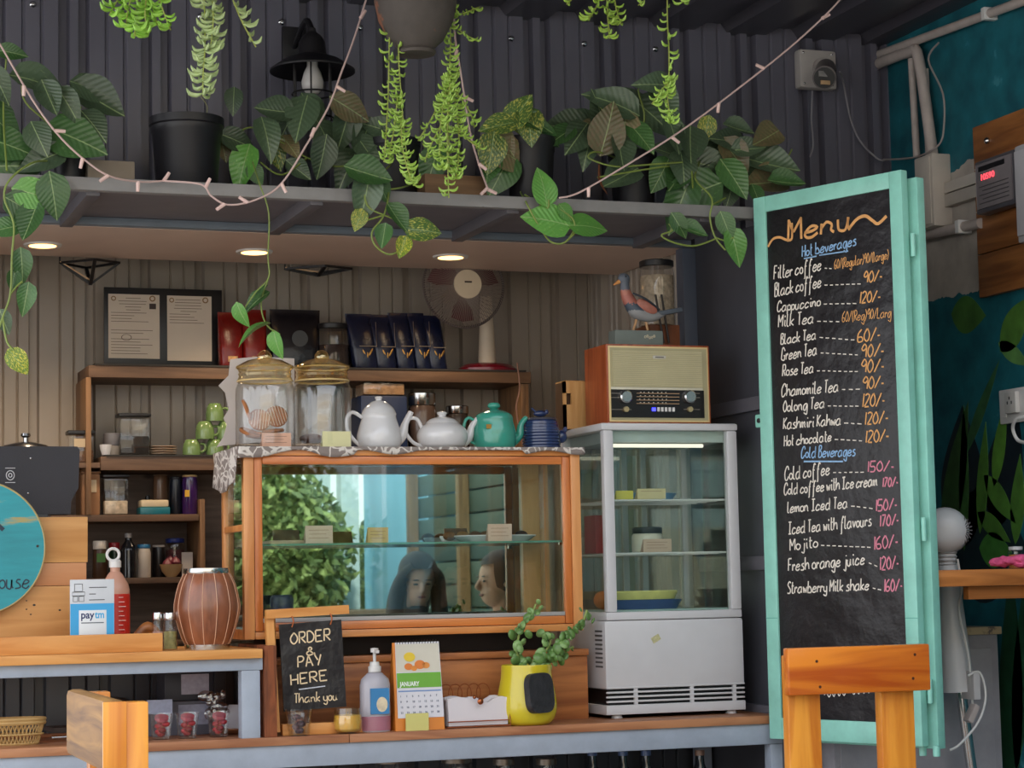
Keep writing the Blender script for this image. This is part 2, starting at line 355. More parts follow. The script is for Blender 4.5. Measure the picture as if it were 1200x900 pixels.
# downlights
for i, (px, py) in enumerate([(50, 286), (298, 294), (528, 300)]):
    p = AZ(px, py, 2.545)
    t = thing('recessed_downlight', 'glowing round recessed downlight in the soffit, %s of three' % ['leftmost', 'middle', 'rightmost'][i], 'light', (p.x, p.y, 2.53), 'downlights in the soffit')
    part('trim_ring', MB().lathe([(.046, .006), (.062, .006), (.064, .012), (.046, .014)], p.xyz-Vector((0, 0, .013)), cap=False), M['whitep'], t)
    part('lens', MB().lathe([(0, .003), (.045, .004), (.045, .011), (0, .011)], p.xyz-Vector((0, 0, .012))), emit('lamp_glow_%d' % i, '#ffbf70', 3.6), t)
    ld = bpy.data.lights.new('downlight_lamp', 'SPOT'); ld.energy = 14; ld.color = (1, .76, .5); ld.spot_size = math.radians(130); ld.spot_blend = .8; ld.shadow_soft_size = .04
    lo = bpy.data.objects.new('downlight_lamp', ld); C.objects.link(lo); lo.location = (p.x, p.y, 2.52)
# plant shelf
ps = thing('plant_shelf', 'long grey steel shelf over the counter carrying the potted plants', 'shelf', (1.9, YC, 2.5))
part('front_rail', MB().box(-.1, 3.1, YC, YC+.035, 2.546, 2.584, .003), M['steel'], ps)
part('shelf_plate', MB().box(-.1, 3.1, YC+.035, YW-.001, 2.572, 2.584), P('#6b676e', .5, var=.1), ps)
part('rear_rail', MB().box(-.1, 3.1, YW-.04, YW-.001, 2.546, 2.571, .003), P('#6f7a86', .45, var=.1), ps)
for x in (.12, .94, 1.61, 2.24, 2.9): part('strut', MB().box(x-.02, x+.02, YC+.03, YW-.03, 2.535, 2.572, .002), P('#5d5a60', .45, var=.1), ps)
# counter frame
cf = thing('counter_frame', 'blue-grey painted steel frame of the serving counter', 'counter', (2, YC, 0))
Bx = lambda *a: MB().box(*a, .004)
part('rail', Bx(.3, XR, YC, YC+.05, .865, .93), M['blue'], cf); part('upper_rail', Bx(.3, 1.425, YC, YC+.05, 1.15, 1.185), M['blue'], cf)
X0 = A(283, 800, YC).x; X1 = A(305, 800, YC).x
part('post', Bx(X0, X1, YC, YC+.05, .93, 1.15), M['blue'], cf); part('post', Bx(3.06, 3.12, YC+.002, YC+.05, 0, .865), M['blue'], cf); part('post', Bx(.3, .36, YC, YC+.05, 0, .865), M['blue'], cf)
part('rear_rail', Bx(.3, XR, 6.7, 6.75, .865, .93), M['blue'], cf); part('low_rail', Bx(.3, 3.06, YC, YC+.05, .1, .18), M['blue'], cf)
for x in (.3, 1.37, 3.06): part('cross_rail', Bx(x, x+.05, YC+.05, 6.7, .87, .92), M['blue'], cf)
for x in (.3, 3.06): part('post', Bx(x, x+.05, 6.7, 6.75, 0, .865), M['blue'], cf)
ct = thing('lower_worktop', 'brown plank worktop running under the display case and fridge', 'worktop', (2, YC, .93))
xs = [.3, 1.68, 3.1]
for a, c in zip(xs, xs[1:]):
    for k in range(3): part('plank', MB().box(a+.001, c-.001, YC-.01+k*.205, YC-.01+k*.205+.203, .93, .955, .002), M['counter'], ct)
ut = thing('upper_worktop', 'pale pine worktop of the raised left counter', 'worktop', (1, YC, 1.185))
for k in range(2): part('plank', MB().box(.3, 1.42, YC-.02+k*.27, YC-.02+k*.27+.268, 1.185, 1.212, .002), M['pine'], ut)
single('end_panel', MB().box(1.428, 1.465, YC-.004, 6.5, .955, 1.22, .002), wood('rusty_wood', '#9a5530', '#4d2a18', 'Z', .8, 2), 'rough reddish-brown end board closing the right side of the raised counter', 'board')
sp = thing('under_counter_shelf', 'dark shelf below the blue rail where jars and bottles stand', 'shelf', (2, 6.3, .5))
part('board', MB().box(.36, 3.05, 6.2, 6.69, .55, .575), M['shelf'], sp)
for x in (.4, 1.7, 2.98): part('leg', MB().box(x, x+.04, 6.25, 6.65, 0, .55), M['shelf'], sp)
corr('wall_under_counter', P('#3e4148', .35), .3, XR, 0, 1.18, 6.76, P2, .2)
# teal side wall with old paint line
def wallmat():
    m, t, b = newmat('teal_wall_paint'); N = t.nodes; K = t.links
    tc = N.new('ShaderNodeTexCoord'); sp = N.new('ShaderNodeSeparateXYZ'); K.new(tc.outputs['Object'], sp.inputs[0])
    nz = N.new('ShaderNodeTexNoise'); nz.inputs['Scale'].default_value = 7; nz.inputs['Detail'].default_value = 8; K.new(tc.outputs['Object'], nz.inputs[0])
    def mth(op, a, b_=None, c=None):
        q = N.new('ShaderNodeMath'); q.operation = op
        for i, v in enumerate((a, b_, c)):
            if v is None: continue
            if isinstance(v, (int, float)): q.inputs[i].default_value = v
            else: K.new(v, q.inputs[i])
        return q.outputs[0]
    zz = mth('MULTIPLY_ADD', nz.outputs[0], .12, sp.outputs[2])
    slope = mth('MULTIPLY_ADD', sp.outputs[1], .08, zz)          # paint line rises a little towards the street
    top = mth('GREATER_THAN', slope, 2.79+.06+6.3*.08)
    low = mth('LESS_THAN', zz, 2.35+.06)
    paint = mth('ADD', top, low)
    r = N.new('ShaderNodeValToRGB'); e = r.color_ramp.elements; e[0].position = .3; e[0].color = L('#0d505c'); e[1].position = .68; e[1].color = L('#1a6c78')
    x = e.new(.73); x.color = L('#3a8390'); n2 = N.new('ShaderNodeTexNoise'); n2.inputs['Scale'].default_value = 11; n2.inputs['Detail'].default_value = 9; K.new(tc.outputs['Object'], n2.inputs[0]); K.new(n2.outputs[0], r.inputs[0])
    r3 = N.new('ShaderNodeValToRGB'); e = r3.color_ramp.elements; e[0].position = .35; e[0].color = L('#9d948b'); e[1].position = .6; e[1].color = L('#b5aca2'); K.new(nz.outputs[0], r3.inputs[0])
    mx = N.new('ShaderNodeMix'); mx.data_type = 'RGBA'; K.new(paint, mx.inputs[0]); K.new(r3.outputs[0], mx.inputs[6]); K.new(r.outputs[0], mx.inputs[7])
    K.new(mx.outputs[2], b.inputs['Base Color']); b.inputs['Roughness'].default_value = .6
    bp = N.new('ShaderNodeBump'); bp.inputs['Strength'].default_value = .5; bp.inputs['Distance'].default_value = .004; K.new(n2.outputs[0], bp.inputs['Height']); K.new(bp.outputs[0], b.inputs['Normal'])
    return m
XT = 3.93
tw = struct(MB().box(XT, XT+.15, .7, 6.9, 0, 3.36).build('wall_right', wallmat()))
def onT(px, py, dx=0): d = ray(px, py); return O+d*((XT-dx)/d.x)     # point on the teal wall
# mural leaves painted on the wall (flat paint shapes)
def mleaf(cx, cy, ln, wd, ang, c):
    p = onT(cx, cy); b = MB(); k = 14; pts = []
    for i in range(k+1): t_ = i/k; pts.append((t_-.5, math.sin(PI*t_**.8)*.5))
    poly = [(x*ln, y*wd) for x, y in pts]+[(x*ln, -y*wd) for x, y in pts[1:-1][::-1]]
    ca, sa = math.cos(ang), math.sin(ang)
    f = [b.b.verts.new((XT-.0015, p.y-(x*ca-y*sa), p.z-(x*sa+y*ca))) for x, y in poly]
    g = [b.b.verts.new((XT, v.co.y, v.co.z)) for v in f]
    b.b.faces.new(f)
    for i in range(len(f)): b.b.faces.new((f[i], f[(i+1) % len(f)], g[(i+1) % len(f)], g[i]))
    part('painted_leaf', b, P(c, .6, var=.3, vs=18), tw)
for a in [(1135, 369, .22, .13, .15, '#3f6b2c'), (1190, 380, .25, .12, -.7, '#4e7a2f'), (1188, 415, .2, .06, .5, '#5b8a4a'), (1120, 560, .55, .13, -1.2, '#2c4d22'), (1130, 560, .5, .06, -1.5, '#35602a'),
          (1152, 560, .38, .07, -1.4, '#4d7d2e'), (1172, 520, .3, .07, -1.25, '#56882f'), (1172, 585, .25, .08, .75, '#4b7a2d'), (1165, 618, .22, .07, .5, '#4b7a2d'), (1167, 645, .2, .12, .1, '#3f7a30'),
          (1193, 585, .3, .08, -1.4, '#4b7a2d'), (1185, 800, .8, .14, -1.5, '#1d4a30'), (1198, 780, .7, .1, -1.4, '#23573a'), (1150, 480, .4, .05, -.9, '#2f5a34')]: mleaf(*a)
for a in [(1128, 560, .5, .28, -1.5, '#0e1c24'), (1178, 545, .45, .22, -1.2, '#0e1c24'), (1160, 640, .5, .4, .2, '#0f262c')]:
    mleaf(*a); o = [x for x in C.objects if x.parent == tw][-1]; o.location.x = .001
for i in range(26):                                              # rest of the mural further along the wall
    y = random.uniform(1., 5.2); z = random.uniform(.7, 2.6); b = MB(); l = random.uniform(.3, .9); wd_ = l*.2; a_ = random.uniform(-1.9, -.9)
    k = 10; pts = [(i_/k-.5, math.sin(PI*(i_/k)**.8)*.5) for i_ in range(k+1)]
    poly = [(x*l, q*wd_) for x, q in pts]+[(x*l, -q*wd_) for x, q in pts[1:-1][::-1]]
    f = [b.b.verts.new((XT-.002-.0002*i, y+x*math.cos(a_)-q*math.sin(a_), z-(x*math.sin(a_)+q*math.cos(a_)))) for x, q in poly]; b.b.faces.new(f)
    part('painted_leaf', b, P(random.choice(['#2f6b45', '#3c7a3a', '#1f5a4a', '#8a7a3a']), .6, var=.3, vs=18), tw)
# ================================================================ MENU BOARD (mint door leaf)
BL = Vector((3.068, 6.13, 0)); BR = Vector((3.292, 5.58, 0)); bd = (BR-BL).normalized(); bn = Vector((bd.y, -bd.x, 0)).normalized()  # bn faces the viewer
if bn.dot(-BL) < 0: bn = -bn
BW = (BR-BL).length
def Bp(u, z, h=0): return Vector((BL.x, BL.y, z))+bd*u+bn*h
def onB(px, py):
    d = ray(px, py); t = (BL-O).dot(bn)/d.dot(bn); q = O+d*t; return ((q-BL).dot(bd), q.z)
mb_ = thing('menu_board', 'tall mint-framed door leaf with handwritten black drinks menu', 'menu board', (BL.x, BL.y, .86))
def bbox(u0, u1, z0, z1, h0, h1, bev=.003):
    m = Matrix((bd, -bn, Vector((0, 0, 1)))).transposed().to_4x4(); m.translation = Vector((BL.x, BL.y, 0))
    return MB().box(u0, u1, -h1, -h0, z0, z1, bev, m)
zt, zb = 2.606, .885
i0 = onB(904, 250)[0]; i1 = onB(1050, 250)[0]; it = onB(975, 236)[1]; ib = onB(975, 843)[1]
part('frame_stile', bbox(0, i0, zb, zt, 0, .03), M['mint'], mb_); part('frame_stile', bbox(i1, BW, zb, zt, 0, .03), M['mint'], mb_)
part('frame_rail', bbox(i0, i1, it, zt, 0, .029), M['mint'], mb_); part('frame_rail', bbox(i0, i1, zb, ib, 0, .029), M['mint'], mb_)
part('chalk_panel', bbox(i0, i1, ib, it, .0, .024, .001), M['board'], mb_)
part('rear_leaf', bbox(.02, BW+.02, zb-.01, zt-.02, -.055, -.02), M['mint'], mb_, 'second mint leaf folded behind the first')
lt = onB(883, 494)
b = bbox(-.035, .02, lt[1]-.022, lt[1]+.02, .006, .014, .006)
part('latch_tab', b, M['mint'], mb_, 'small mint tab with a hole'); part('latch_hole', MB().lathe([(0, 0), (.008, 0), (.008, .002), (0, .002)], n=12, mat=Matrix.Translation(Bp(-.018, lt[1], .0142)) @ Matrix.Rotation(math.atan2(bn.y, bn.x), 4, 'Z') @ Matrix.Rotation(PI/2, 4, 'Y')), M['black'], mb_)
for py in (285, 620, 810):
    u, z = onB(1082, py); part('hinge', MB().tube([Bp(BW+.012, z-.035, .0), Bp(BW+.012, z+.035, .0)], .008, 10), M['mint'], mb_)
for du in (.0, .05): part('hinge_pin', MB().tube([Bp(BW-.03+du, zb-.03, -.01), Bp(BW-.03+du, zb, -.01)], .011, 10), M['mint'], mb_)
part('seam', bbox(.0, i0-.002, onB(892, 724)[1]-.0015, onB(892, 724)[1]+.001, .03, .0304, 0), P('#5aa596', .5), mb_); part('seam', bbox(i1+.002, BW, onB(1075, 724)[1]-.0015, onB(1075, 724)[1]+.001, .03, .0304, 0), P('#5aa596', .5), mb_)
chalk = P('#e6ded2', .8, var=.1, vs=60); orange_ch = P('#e0a566', .8, var=.1, vs=60); blue_ch = P('#8fb6dc', .8, var=.1, vs=60); pink_ch = P('#d88497', .8, var=.1, vs=60)
fB = lambda x, y, h: Bp(x, y, .0244+.0006*h)
def wline(text, x0, y0, x1, y1, hp, m, wd=.0042, name='lettering', slant=.12):
    b = MB(); a = onB(x0, y0); c = onB(x1, y1); h = abs(onB(x0, y0-hp)[1]-a[1]); write(b, text, a, c, h, fB, wd, slant); part(name, b, m, mb_)
wline('Menu', 930, 284, 1003, 268, 25, orange_ch, .009, slant=.1)
b = MB(); fl = [onB(*p) for p in [(906, 290), (912, 281), (920, 279), (928, 282), (934, 280), (934, 262)]]; V, _ = spline([Vector((a, c, 0)) for a, c in fl], [1]*len(fl), 5); ribbon(b, [(v.x, v.y) for v in V], .008, fB); part('flourish', b, orange_ch, mb_); b = MB()
fl = [onB(*p) for p in [(1000, 270), (1010, 258), (1020, 254), (1028, 259), (1035, 263), (1045, 254)]]; V, _ = spline([Vector((a, c, 0)) for a, c in fl], [1]*len(fl), 5); ribbon(b, [(v.x, v.y) for v in V], .010, fB); part('flourish', b, orange_ch, mb_)
wline('Hot beverages', 946, 302, 1009, 288, 13, blue_ch)
b = MB(); ribbon(b, [onB(948, 304), onB(963, 301)], .004, fB); ribbon(b, [onB(966, 300), onB(1000, 295)], .004, fB); ribbon(b, [onB(948, 541), onB(994, 541)], .005, fB); part('underline', b, blue_ch, mb_)
rows = [('Filter coffee', 913, 328, 968, 317, 15, '60/(Regular)90/(large)', 984, 316, 1047, 304, 11, 0), ('Black coffee', 914, 348, 968, 337, 15, '90/-', 1018, 332, 1039, 330, 13, 0),
 ('Cappuccino', 917, 366, 967, 359, 12, '120/-', 1013, 356, 1037, 354, 13, 0), ('Milk Tea', 918, 384, 959, 379, 14, '60/(Reg)90/Larg', 993, 378, 1050, 372, 12, 0), ('Black Tea', 921, 404, 962, 398, 12, '60/-', 1011, 402, 1037, 399, 15, 0),
 ('Green Tea', 922, 423, 963, 416, 14, '90/-', 1015, 419, 1041, 418, 15, 0), ('Rose Tea', 923, 441, 959, 437, 13, '90/-', 1015, 437, 1041, 436, 15, 0), ('Chamomile Tea', 922, 465, 988, 459, 14, '90/-', 1017, 456, 1041, 455, 14, 0),
 ('Oolong Tea', 924, 483, 972, 478, 13, '120/-', 1016, 477, 1042, 476, 15, 0), ('Kashmiri Kahwa', 924, 503, 991, 498, 13, '120/-', 1019, 498, 1046, 496, 14, 0), ('Hot chocolate', 925, 523, 980, 517, 12, '120/-', 1020, 519, 1047, 517, 14, 0),
 ('Cold coffee', 926, 563, 978, 556, 15, '150/-', 1022, 553, 1053, 552, 12, 1), ('Cold coffee with Ice cream', 925, 580, 1034, 569, 13, '170/-', 1040, 571, 1058, 570, 11, 1), ('lemon Iced Tea', 929, 601, 999, 595, 13, '150/-', 1032, 599, 1057, 597, 13, 1),
 ('Iced Tea with flavours', 930, 626, 1027, 616, 14, '170/-', 1037, 617, 1059, 615, 13, 1), ('Mojito', 932, 645, 964, 641, 13, '160/-', 1030, 644, 1058, 641, 15, 1), ('Fresh orange juice', 930, 669, 1019, 661, 14, '120/-', 1037, 668, 1059, 666, 15, 1),
 ('Strawberry Milk shake', 929, 695, 1024, 691, 13, '160/-', 1042, 693, 1063, 692, 14, 1)]
for t_, x0, y0, x1, y1, h, pr_, a0, b0, a1, b1, h2, cc in rows:
    wline(t_, x0, y0, x1, y1, h, chalk); wline(pr_, a0, b0, a1, b1, h2, pink_ch if cc else orange_ch, .0026 if len(pr_) > 8 else .0046)
    if a0-x1 > 14: wline('-'*max(2, int((a0-x1-8)/6)), x1+4, y1+1, a0-4, (y1+b0)/2+2, 8, chalk, .003)
wline('Cold Beverages', 945, 537, 1008, 534, 13, blue_ch)
b = MB(); sq = [onB(972+k*2.9, 817-k*.3-(5 if k % 2 else 0)-(3 if k % 5 == 0 else 0)) for k in range(21)]; V, _ = spline([Vector((a_, c_, 0)) for a_, c_ in sq], [1]*len(sq), 4); ribbon(b, [(v.x, v.y) for v in V], .003, fB); part('chalk_scribble', b, chalk, mb_)
# ================================================================ RIGHT SIDE
p1 = onT(1033, 66); p2 = onT(1230, -6)
def wpipe(pts, r, name, label, cl=True):
    t = thing(name, label, 'pipe', pts[0]); part('tube', MB().tube(pts, r, 12, 4 if len(pts) > 2 else 0), P('#b5a9a3', .5, var=.12, vs=20), t)
    if cl:
        q = Vector(pts[0]).lerp(Vector(pts[1]), .72); part('clip', MB().box(q.x-r-.006, XT, q.y-.012, q.y+.012, q.z-r-.005, q.z+r+.005, .003), M['whitep'], t)
    return t
wpipe([(XT-.03, 6.85, p1.z-.0), (XT-.03, p2.y, p2.z)], .016, 'conduit_pipe', 'long pale conduit pipe along the top of the teal wall')
q = onT(1033, 78); q2 = onT(1075, 62); q3 = onT(1088, 62); q4 = onT(1105, 185)
wpipe([(XT-.035, 6.83, q.z), (XT-.035, q2.y, q2.z), (XT-.04, q3.y, q3.z-.03), (XT-.04, q4.y, q4.z)], .02, 'bent_pipe', 'thick pale pipe bending from the wall corner down beside the painted patch', False)
q = onT(1080, 68); q4 = onT(1083, 185); wpipe([(XT-.03, q.y+.02, q.z), (XT-.03, q4.y, q4.z)], .013, 'thin_pipe', 'thin pale upright pipe left of the thick bent pipe', False)
q = onT(1093, 80); q4 = onT(1095, 185); wpipe([(XT-.02, q.y+.02, q.z), (XT-.02, q4.y, q4.z)], .014, 'upright_pipe', 'middle pale upright pipe between the thin and the thick pipe', False)
pts = [onT(1100, 50, .05), onT(1088, 70, .05), onT(1105, 110, .05), onT(1106, 150, .05), onT(1100, 170, .06), onT(1080, 182, .07), onT(1060, 186, .05), onT(1035, 187, .05)]
single('cable', MB().tube(pts, .0035, 6, 5), P('#9a918c', .6), 'thin grey cable looping around the upright pipes', 'cable')
a = onT(1093, 188); c = onT(1117, 265)
t = thing('junction_box', 'cream junction box fixed to the wall just right of the menu board top', 'box', (XT, (a.y+c.y)/2, c.z))
part('body', MB().box(XT-.075, XT, c.y, a.y, c.z, a.z, .004), P('#b8afa6', .55, var=.08), t); part('cover', MB().box(XT-.08, XT-.0755, c.y+.01, a.y-.01, c.z+.01, a.z-.01, .002), P('#c0b7ad', .5), t)
a = onT(1110, 200); c = onT(1150, 213); t = thing('cable_trunking', 'short cream cable trunking from the junction box to the meter', 'trunking', (XT, a.y, c.z))
part('upper_channel', MB().box(XT-.03, XT, c.y-.05, a.y, c.z-.008, c.z+.03, .002), P('#bdb4aa', .55), t); part('lower_channel', MB().box(XT-.03, XT, c.y-.05, a.y, c.z-.055, c.z-.012, .002), P('#b0a79d', .55), t)
a = onT(1092, 275); c = onT(1155, 263); wpipe([(XT-.03, a.y+.05, a.z), (XT-.03, c.y-.02, c.z)], .018, 'wall_pipe', 'short horizontal grey pipe below the junction box')
a = onT(1147, 150); c = onT(1225, 333)
t = thing('meter_backboard', 'varnished wooden backboard carrying the electricity meter', 'board', (XT, a.y, c.z)); n_ = 4; zz0 = c.z; zz1 = a.z
wb = wood('board_wood', '#a56a38', '#6f3f1c', 'Y', .45, .8)
for k in range(n_): part('plank', MB().box(XT-.025, XT, 5.6, a.y, zz0+(zz1-zz0)*k/n_+.002, zz0+(zz1-zz0)*(k+1)/n_-.001, .002), wb, t)
part('bolt', MB().ball(onT(1157, 165, .028), .012), M['chrome'], t)
a = onT(1140, 187, .08); c = onT(1189, 238, .08)
t = thing('electricity_meter', 'dark grey electricity meter with red digits on the wooden backboard', 'meter', (XT-.08, a.y, c.z))
part('housing', MB().box(XT-.075, XT-.026, c.y, a.y, c.z, a.z-.01, .008), P('#4d4b50', .35), t); part('window', MB().box(XT-.079, XT-.0755, c.y+.012, a.y-.012, c.z+.015, a.z-.022, .004), P('#7d7678', .25), t)
mt = Matrix.Rotation(-PI/2, 4, 'Z') @ Matrix.Rotation(PI/2, 4, 'X')
printed('red_digits', '10590', emit('led_red', '#ff4a55', 1.5), t, .028, Matrix.Translation((XT-.0805, a.y-.04, (a.z+c.z)/2+.015)) @ mt, .08)
part('display', MB().box(XT-.0798, XT-.0793, c.y+.05, a.y-.03, (a.z+c.z)/2+.045, (a.z+c.z)/2+.062), M['black'], t)
for k in range(5): part('print_line', MB().box(XT-.0798, XT-.0793, c.y+.03, a.y-.03-.02*(k % 2), (a.z+c.z)/2-.008-.014*k, (a.z+c.z)/2-.005-.014*k), P('#3a3638', .6), t)
a = onT(1188, 172, .1); c = onT(1230, 275, .1)
t = thing('fuse_box', 'pale fuse box cut by the right edge next to the electricity meter', 'box', (XT, a.y, c.z)); part('body', MB().box(XT-.1, XT-.026, c.y, a.y, c.z, a.z, .008), P('#a9a7aa', .4), t); part('door', MB().box(XT-.11, XT-.101, c.y+.01, a.y-.012, c.z+.02, a.z-.02, .004), P('#b7b5b8', .35), t)
a = onT(1174, 458); c = onT(1215, 492)
t = thing('switch_board', 'white switch and socket plate on the teal mural wall', 'switch', (XT, a.y, c.z)); part('plate', MB().box(XT-.012, XT, c.y, a.y, c.z, a.z, .003), M['whitep'], t)
part('switch', MB().box(XT-.018, XT-.0125, a.y-.045, a.y-.012, c.z+.02, a.z-.02, .002), M['whitep'], t); q = onT(1192, 472)
part('socket', MB().box(XT-.03, XT-.0125, q.y-.035, q.y+.03, q.z-.035, q.z+.035, .004), P('#c9c6c2', .35), t)
for dy, dz in ((-.012, 0), (.012, 0), (0, .015)): part('pin_hole', MB().box(XT-.0306, XT-.03, q.y+dy-.003, q.y+dy+.003, q.z+dz-.005, q.z+dz+.005), M['black'], t)
single('plug_cable', MB().tube([onT(1200, 488, .05), onT(1190, 492, .06), onT(1187, 503, .05), onT(1193, 516, .04), onT(1205, 519, .04)], .006, 8, 5), M['whitep'], 'white plug lead curling below the wall socket', 'cable')
# small shelf
Y0 = 5.6; a = A(1109, 668, Y0); sx0 = a.x-.03
t = thing('wall_shelf', 'small orange-brown wooden wall shelf behind the mint leaf holding a pink cloth', 'shelf', (3.7, Y0, 1.3))
part('plank', MB().box(sx0, XT, Y0, Y0+.3, a.z-.05, a.z, .003), wood('shelf_pine', '#c17a3c', '#8f5322', 'X', .4), t)
part('batten', MB().box(sx0+.14, XT, Y0+.06, Y0+.09, a.z-.09, a.z-.051, .002), wood('batten_pine', '#b87338', '#8f5322', 'X', .5), t)
b = MB().bar((XT-.22, Y0+.03, a.z-.06), (XT-.01, Y0+.03, a.z-.36), .03, .03); part('bracket', b, wood('brk', '#b87338', '#8f5322', 'X', .5), t)
zs = a.z
b = MB(); q = A(1195, 660, 5.68)
for i in range(9): b.ball((q.x-.05+i*.02+random.uniform(-.02, .02), 5.70+random.uniform(-.03, .04), zs+.012+random.uniform(0, .022)), .026, random.uniform(.9, 1.6), 1, random.uniform(.35, .6), 10)
o = single('pink_cloth', b, P('#d9527f', .85, var=.3, vs=40, bump=.5), 'crumpled pink cloth lying on the small wall shelf', 'cloth')
md = o.modifiers.new('r', 'REMESH'); md.mode = 'VOXEL'; md.voxel_size = .006
md = o.modifiers.new('d', 'DISPLACE'); md.strength = .012; tx = bpy.data.textures.new('crumple', 'CLOUDS'); tx.noise_scale = .02; md.texture = tx
q = A(1190, 640, 5.82)
t = thing('spice_jar', 'small glass jar with orange contents behind the pink cloth', 'jar', (q.x, 5.82, zs))
part('glass_body', MB().lathe([(0, 0), (.024, 0), (.026, .004), (.026, .055), (.02, .06)], (q.x, 5.82, zs)), M['gclear'], t); part('contents', MB().lathe([(0, .003), (.022, .003), (.022, .045), (0, .046)], (q.x, 5.82, zs)), P('#c77a3a', .8), t); part('lid', MB().lathe([(0, .06), (.022, .06), (.022, .07), (0, .071)], (q.x, 5.82, zs)), M['white'], t)
# white standing heater/fan
Yf = 5.95; h0 = A(1108, 618, Yf); s_ = sc(1110, Yf)
t = thing('stand_fan', 'white round-headed appliance on a tapered column with chrome pole', 'fan', (h0.x, Yf, 0))
c0 = A(1108, 622, Yf); m_ = Matrix.Translation(c0) @ Matrix.Rotation(math.radians(-30), 4, 'Z') @ Matrix.Rotation(PI/2, 4, 'X')
b = MB().lathe([(0, .07), (.03, .068), (.055, .055), (.07, .03), (.075, 0), (.075, -.03), (.066, -.06), (.03, -.085), (0, -.088)], n=28, mat=m_); part('head', b, M['white'], t)
for k in range(9):
    an = -1.1+k*.27; b = MB().bar((c0.x+.016+.02*math.cos(an), Yf-.066, c0.z+.02*math.sin(an)), (c0.x+.018+.047*math.cos(an), Yf-.052, c0.z+.047*math.sin(an)), .003, .004); part('vent_slot', b, P('#6a6668', .5), t)
cA = A(1113, 655, Yf); cB = A(1126, 810, Yf); cC = A(1137, 900, Yf); rr = .055
part('neck', MB().lathe([(.024, 0), (.03, .03), (.028, .06)], (cA.x-.01, Yf, cA.z-.03), 20), M['white'], t)
for k in range(4): part('rib', MB().lathe([(.031, 0), (.033, .003), (.031, .006)], (cA.x-.01, Yf, cA.z-.02+k*.012), 18, cap=False), P('#a9a7a8', .4), t)
part('column', MB().tube([(cA.x-.01, Yf, cA.z-.02), (cB.x-.008, Yf, cB.z)], [.033, .052], 24), M['white'], t); b_x = cC.x+(cC.x-cB.x)*3
part('pole', MB().tube([(cB.x, Yf, cB.z), (cC.x+.09, Yf, .03)], .017, 16), M['chrome'], t); part('base', MB().lathe([(0, 0), (.1, 0), (.1, .01), (.08, .03), (0, .035)], (cC.x+.09, Yf, 0)), M['white'], t)
W3 = lambda x, y, Y=Yf: A(x, y, Y)
single('fan_cable', MB().tube([W3(1122, 655, 5.9), W3(1127, 690, 5.9), W3(1124, 715, 5.88), W3(1135, 770, 5.88), W3(1140, 830, 5.88), W3(1139, 842, 5.88)], .004, 6, 6), M['whitep'], 'white lead hanging from the fan head to its plug', 'cable')
single('cable_plug', MB().bar(W3(1143, 826, 5.86), W3(1134, 846, 5.86), .035, .02, bev=.004), P('#b9aca8', .4), 'pale plug dangling on the white lead beside the chrome pole', 'plug')
single('looped_cable', MB().tube([W3(1134, 792, 5.86), W3(1148, 788, 5.86), W3(1155, 815, 5.86), W3(1147, 845, 5.86), W3(1125, 872, 5.86), W3(1113, 879, 5.86)], .004, 6, 6), M['whitep'], 'white cable loop swinging from the column to the hinge pin', 'cable')
b = MB().box(W3(1133, 800, 5.9).x, W3(1141, 800, 5.9).x, 5.86, 5.94, W3(1138, 818).z, W3(1138, 785).z, .004); single('cable_clamp', b, P('#c5c1c2', .4), 'small pale clamp box on the side of the white column', 'clamp')
X0, X1, Z0, Z1 = RC(1080, 735, 1166, 900, 6.1)
t = thing('grey_cabinet', 'grey painted metal cabinet with a weathered plank top behind the fan', 'cabinet', (X1-.2, 6.3, 0))
part('body', MB().box(XR+.12, X1, 6.07, 6.4, .02, Z1-.025, .004), chips('cab', '#a19fa6', '#55504e', .68, .73, 9), t); part('top_plank', MB().box(XR+.1, X1+.005, 6.05, 6.42, Z1-.025, Z1, .003), chips('cabtop', '#6b6058', '#b9a583', .5, .55, 14, .8), t)
part('door', MB().box(XR+.14, X1-.03, 6.062, 6.069, .1, Z1-.07, .002), chips('cabd', '#a3a1a8', '#55504e', .68, .73, 7), t)
# cctv
X0, X1, Z0, Z1 = RC(930, 62, 973, 107, YW)
t = thing('security_camera', 'white junction plate with a grey bullet camera on the dark sheet wall', 'camera', ((X0+X1)/2, YW, Z0))
part('mount_box', MB().box(X0, X1, YW-.05, YW-.001, Z0, Z1, .012), P('#b9b2ad', .45), t); cx, cz = (X0+X1)/2+.015, (Z0+Z1)/2
part('mount_disc', MB().lathe([(0, 0), (.04, 0), (.04, .012), (0, .014)], n=24, mat=Matrix.Translation((cx, YW-.05, cz)) @ Matrix.Rotation(PI/2, 4, 'X')), P('#a8a09c', .45), t)
part('camera_barrel', MB().tube([(cx+.01, YW-.06, cz), A(966, 91, YW-.2)], [.036, .042], 24), P('#6b6261', .4), t)
part('lens_face', MB().tube([A(966, 91, YW-.2), A(966, 91.3, YW-.205)], .037, 24), M['black'], t)
part('sensor', MB().box(A(958, 91, YW-.2).x, A(974, 91, YW-.2).x, YW-.212, YW-.206, A(966, 91, YW-.2).z, A(966, 84, YW-.2).z, .002), P('#8d8a88', .2), t); part('led', MB().box(A(960, 91, YW-.2).x, A(971, 91, YW-.2).x, YW-.212, YW-.206, A(966, 100, YW-.2).z, A(966, 95, YW-.2).z, .002), P('#c2a079', .2), t)
for sx_ in (X0+.015, X1-.02):
    for sz in (Z0+.015, Z1-.015): part('screw', MB().ball((sx_, YW-.05, sz), .005, n=8), M['chrome'], t)
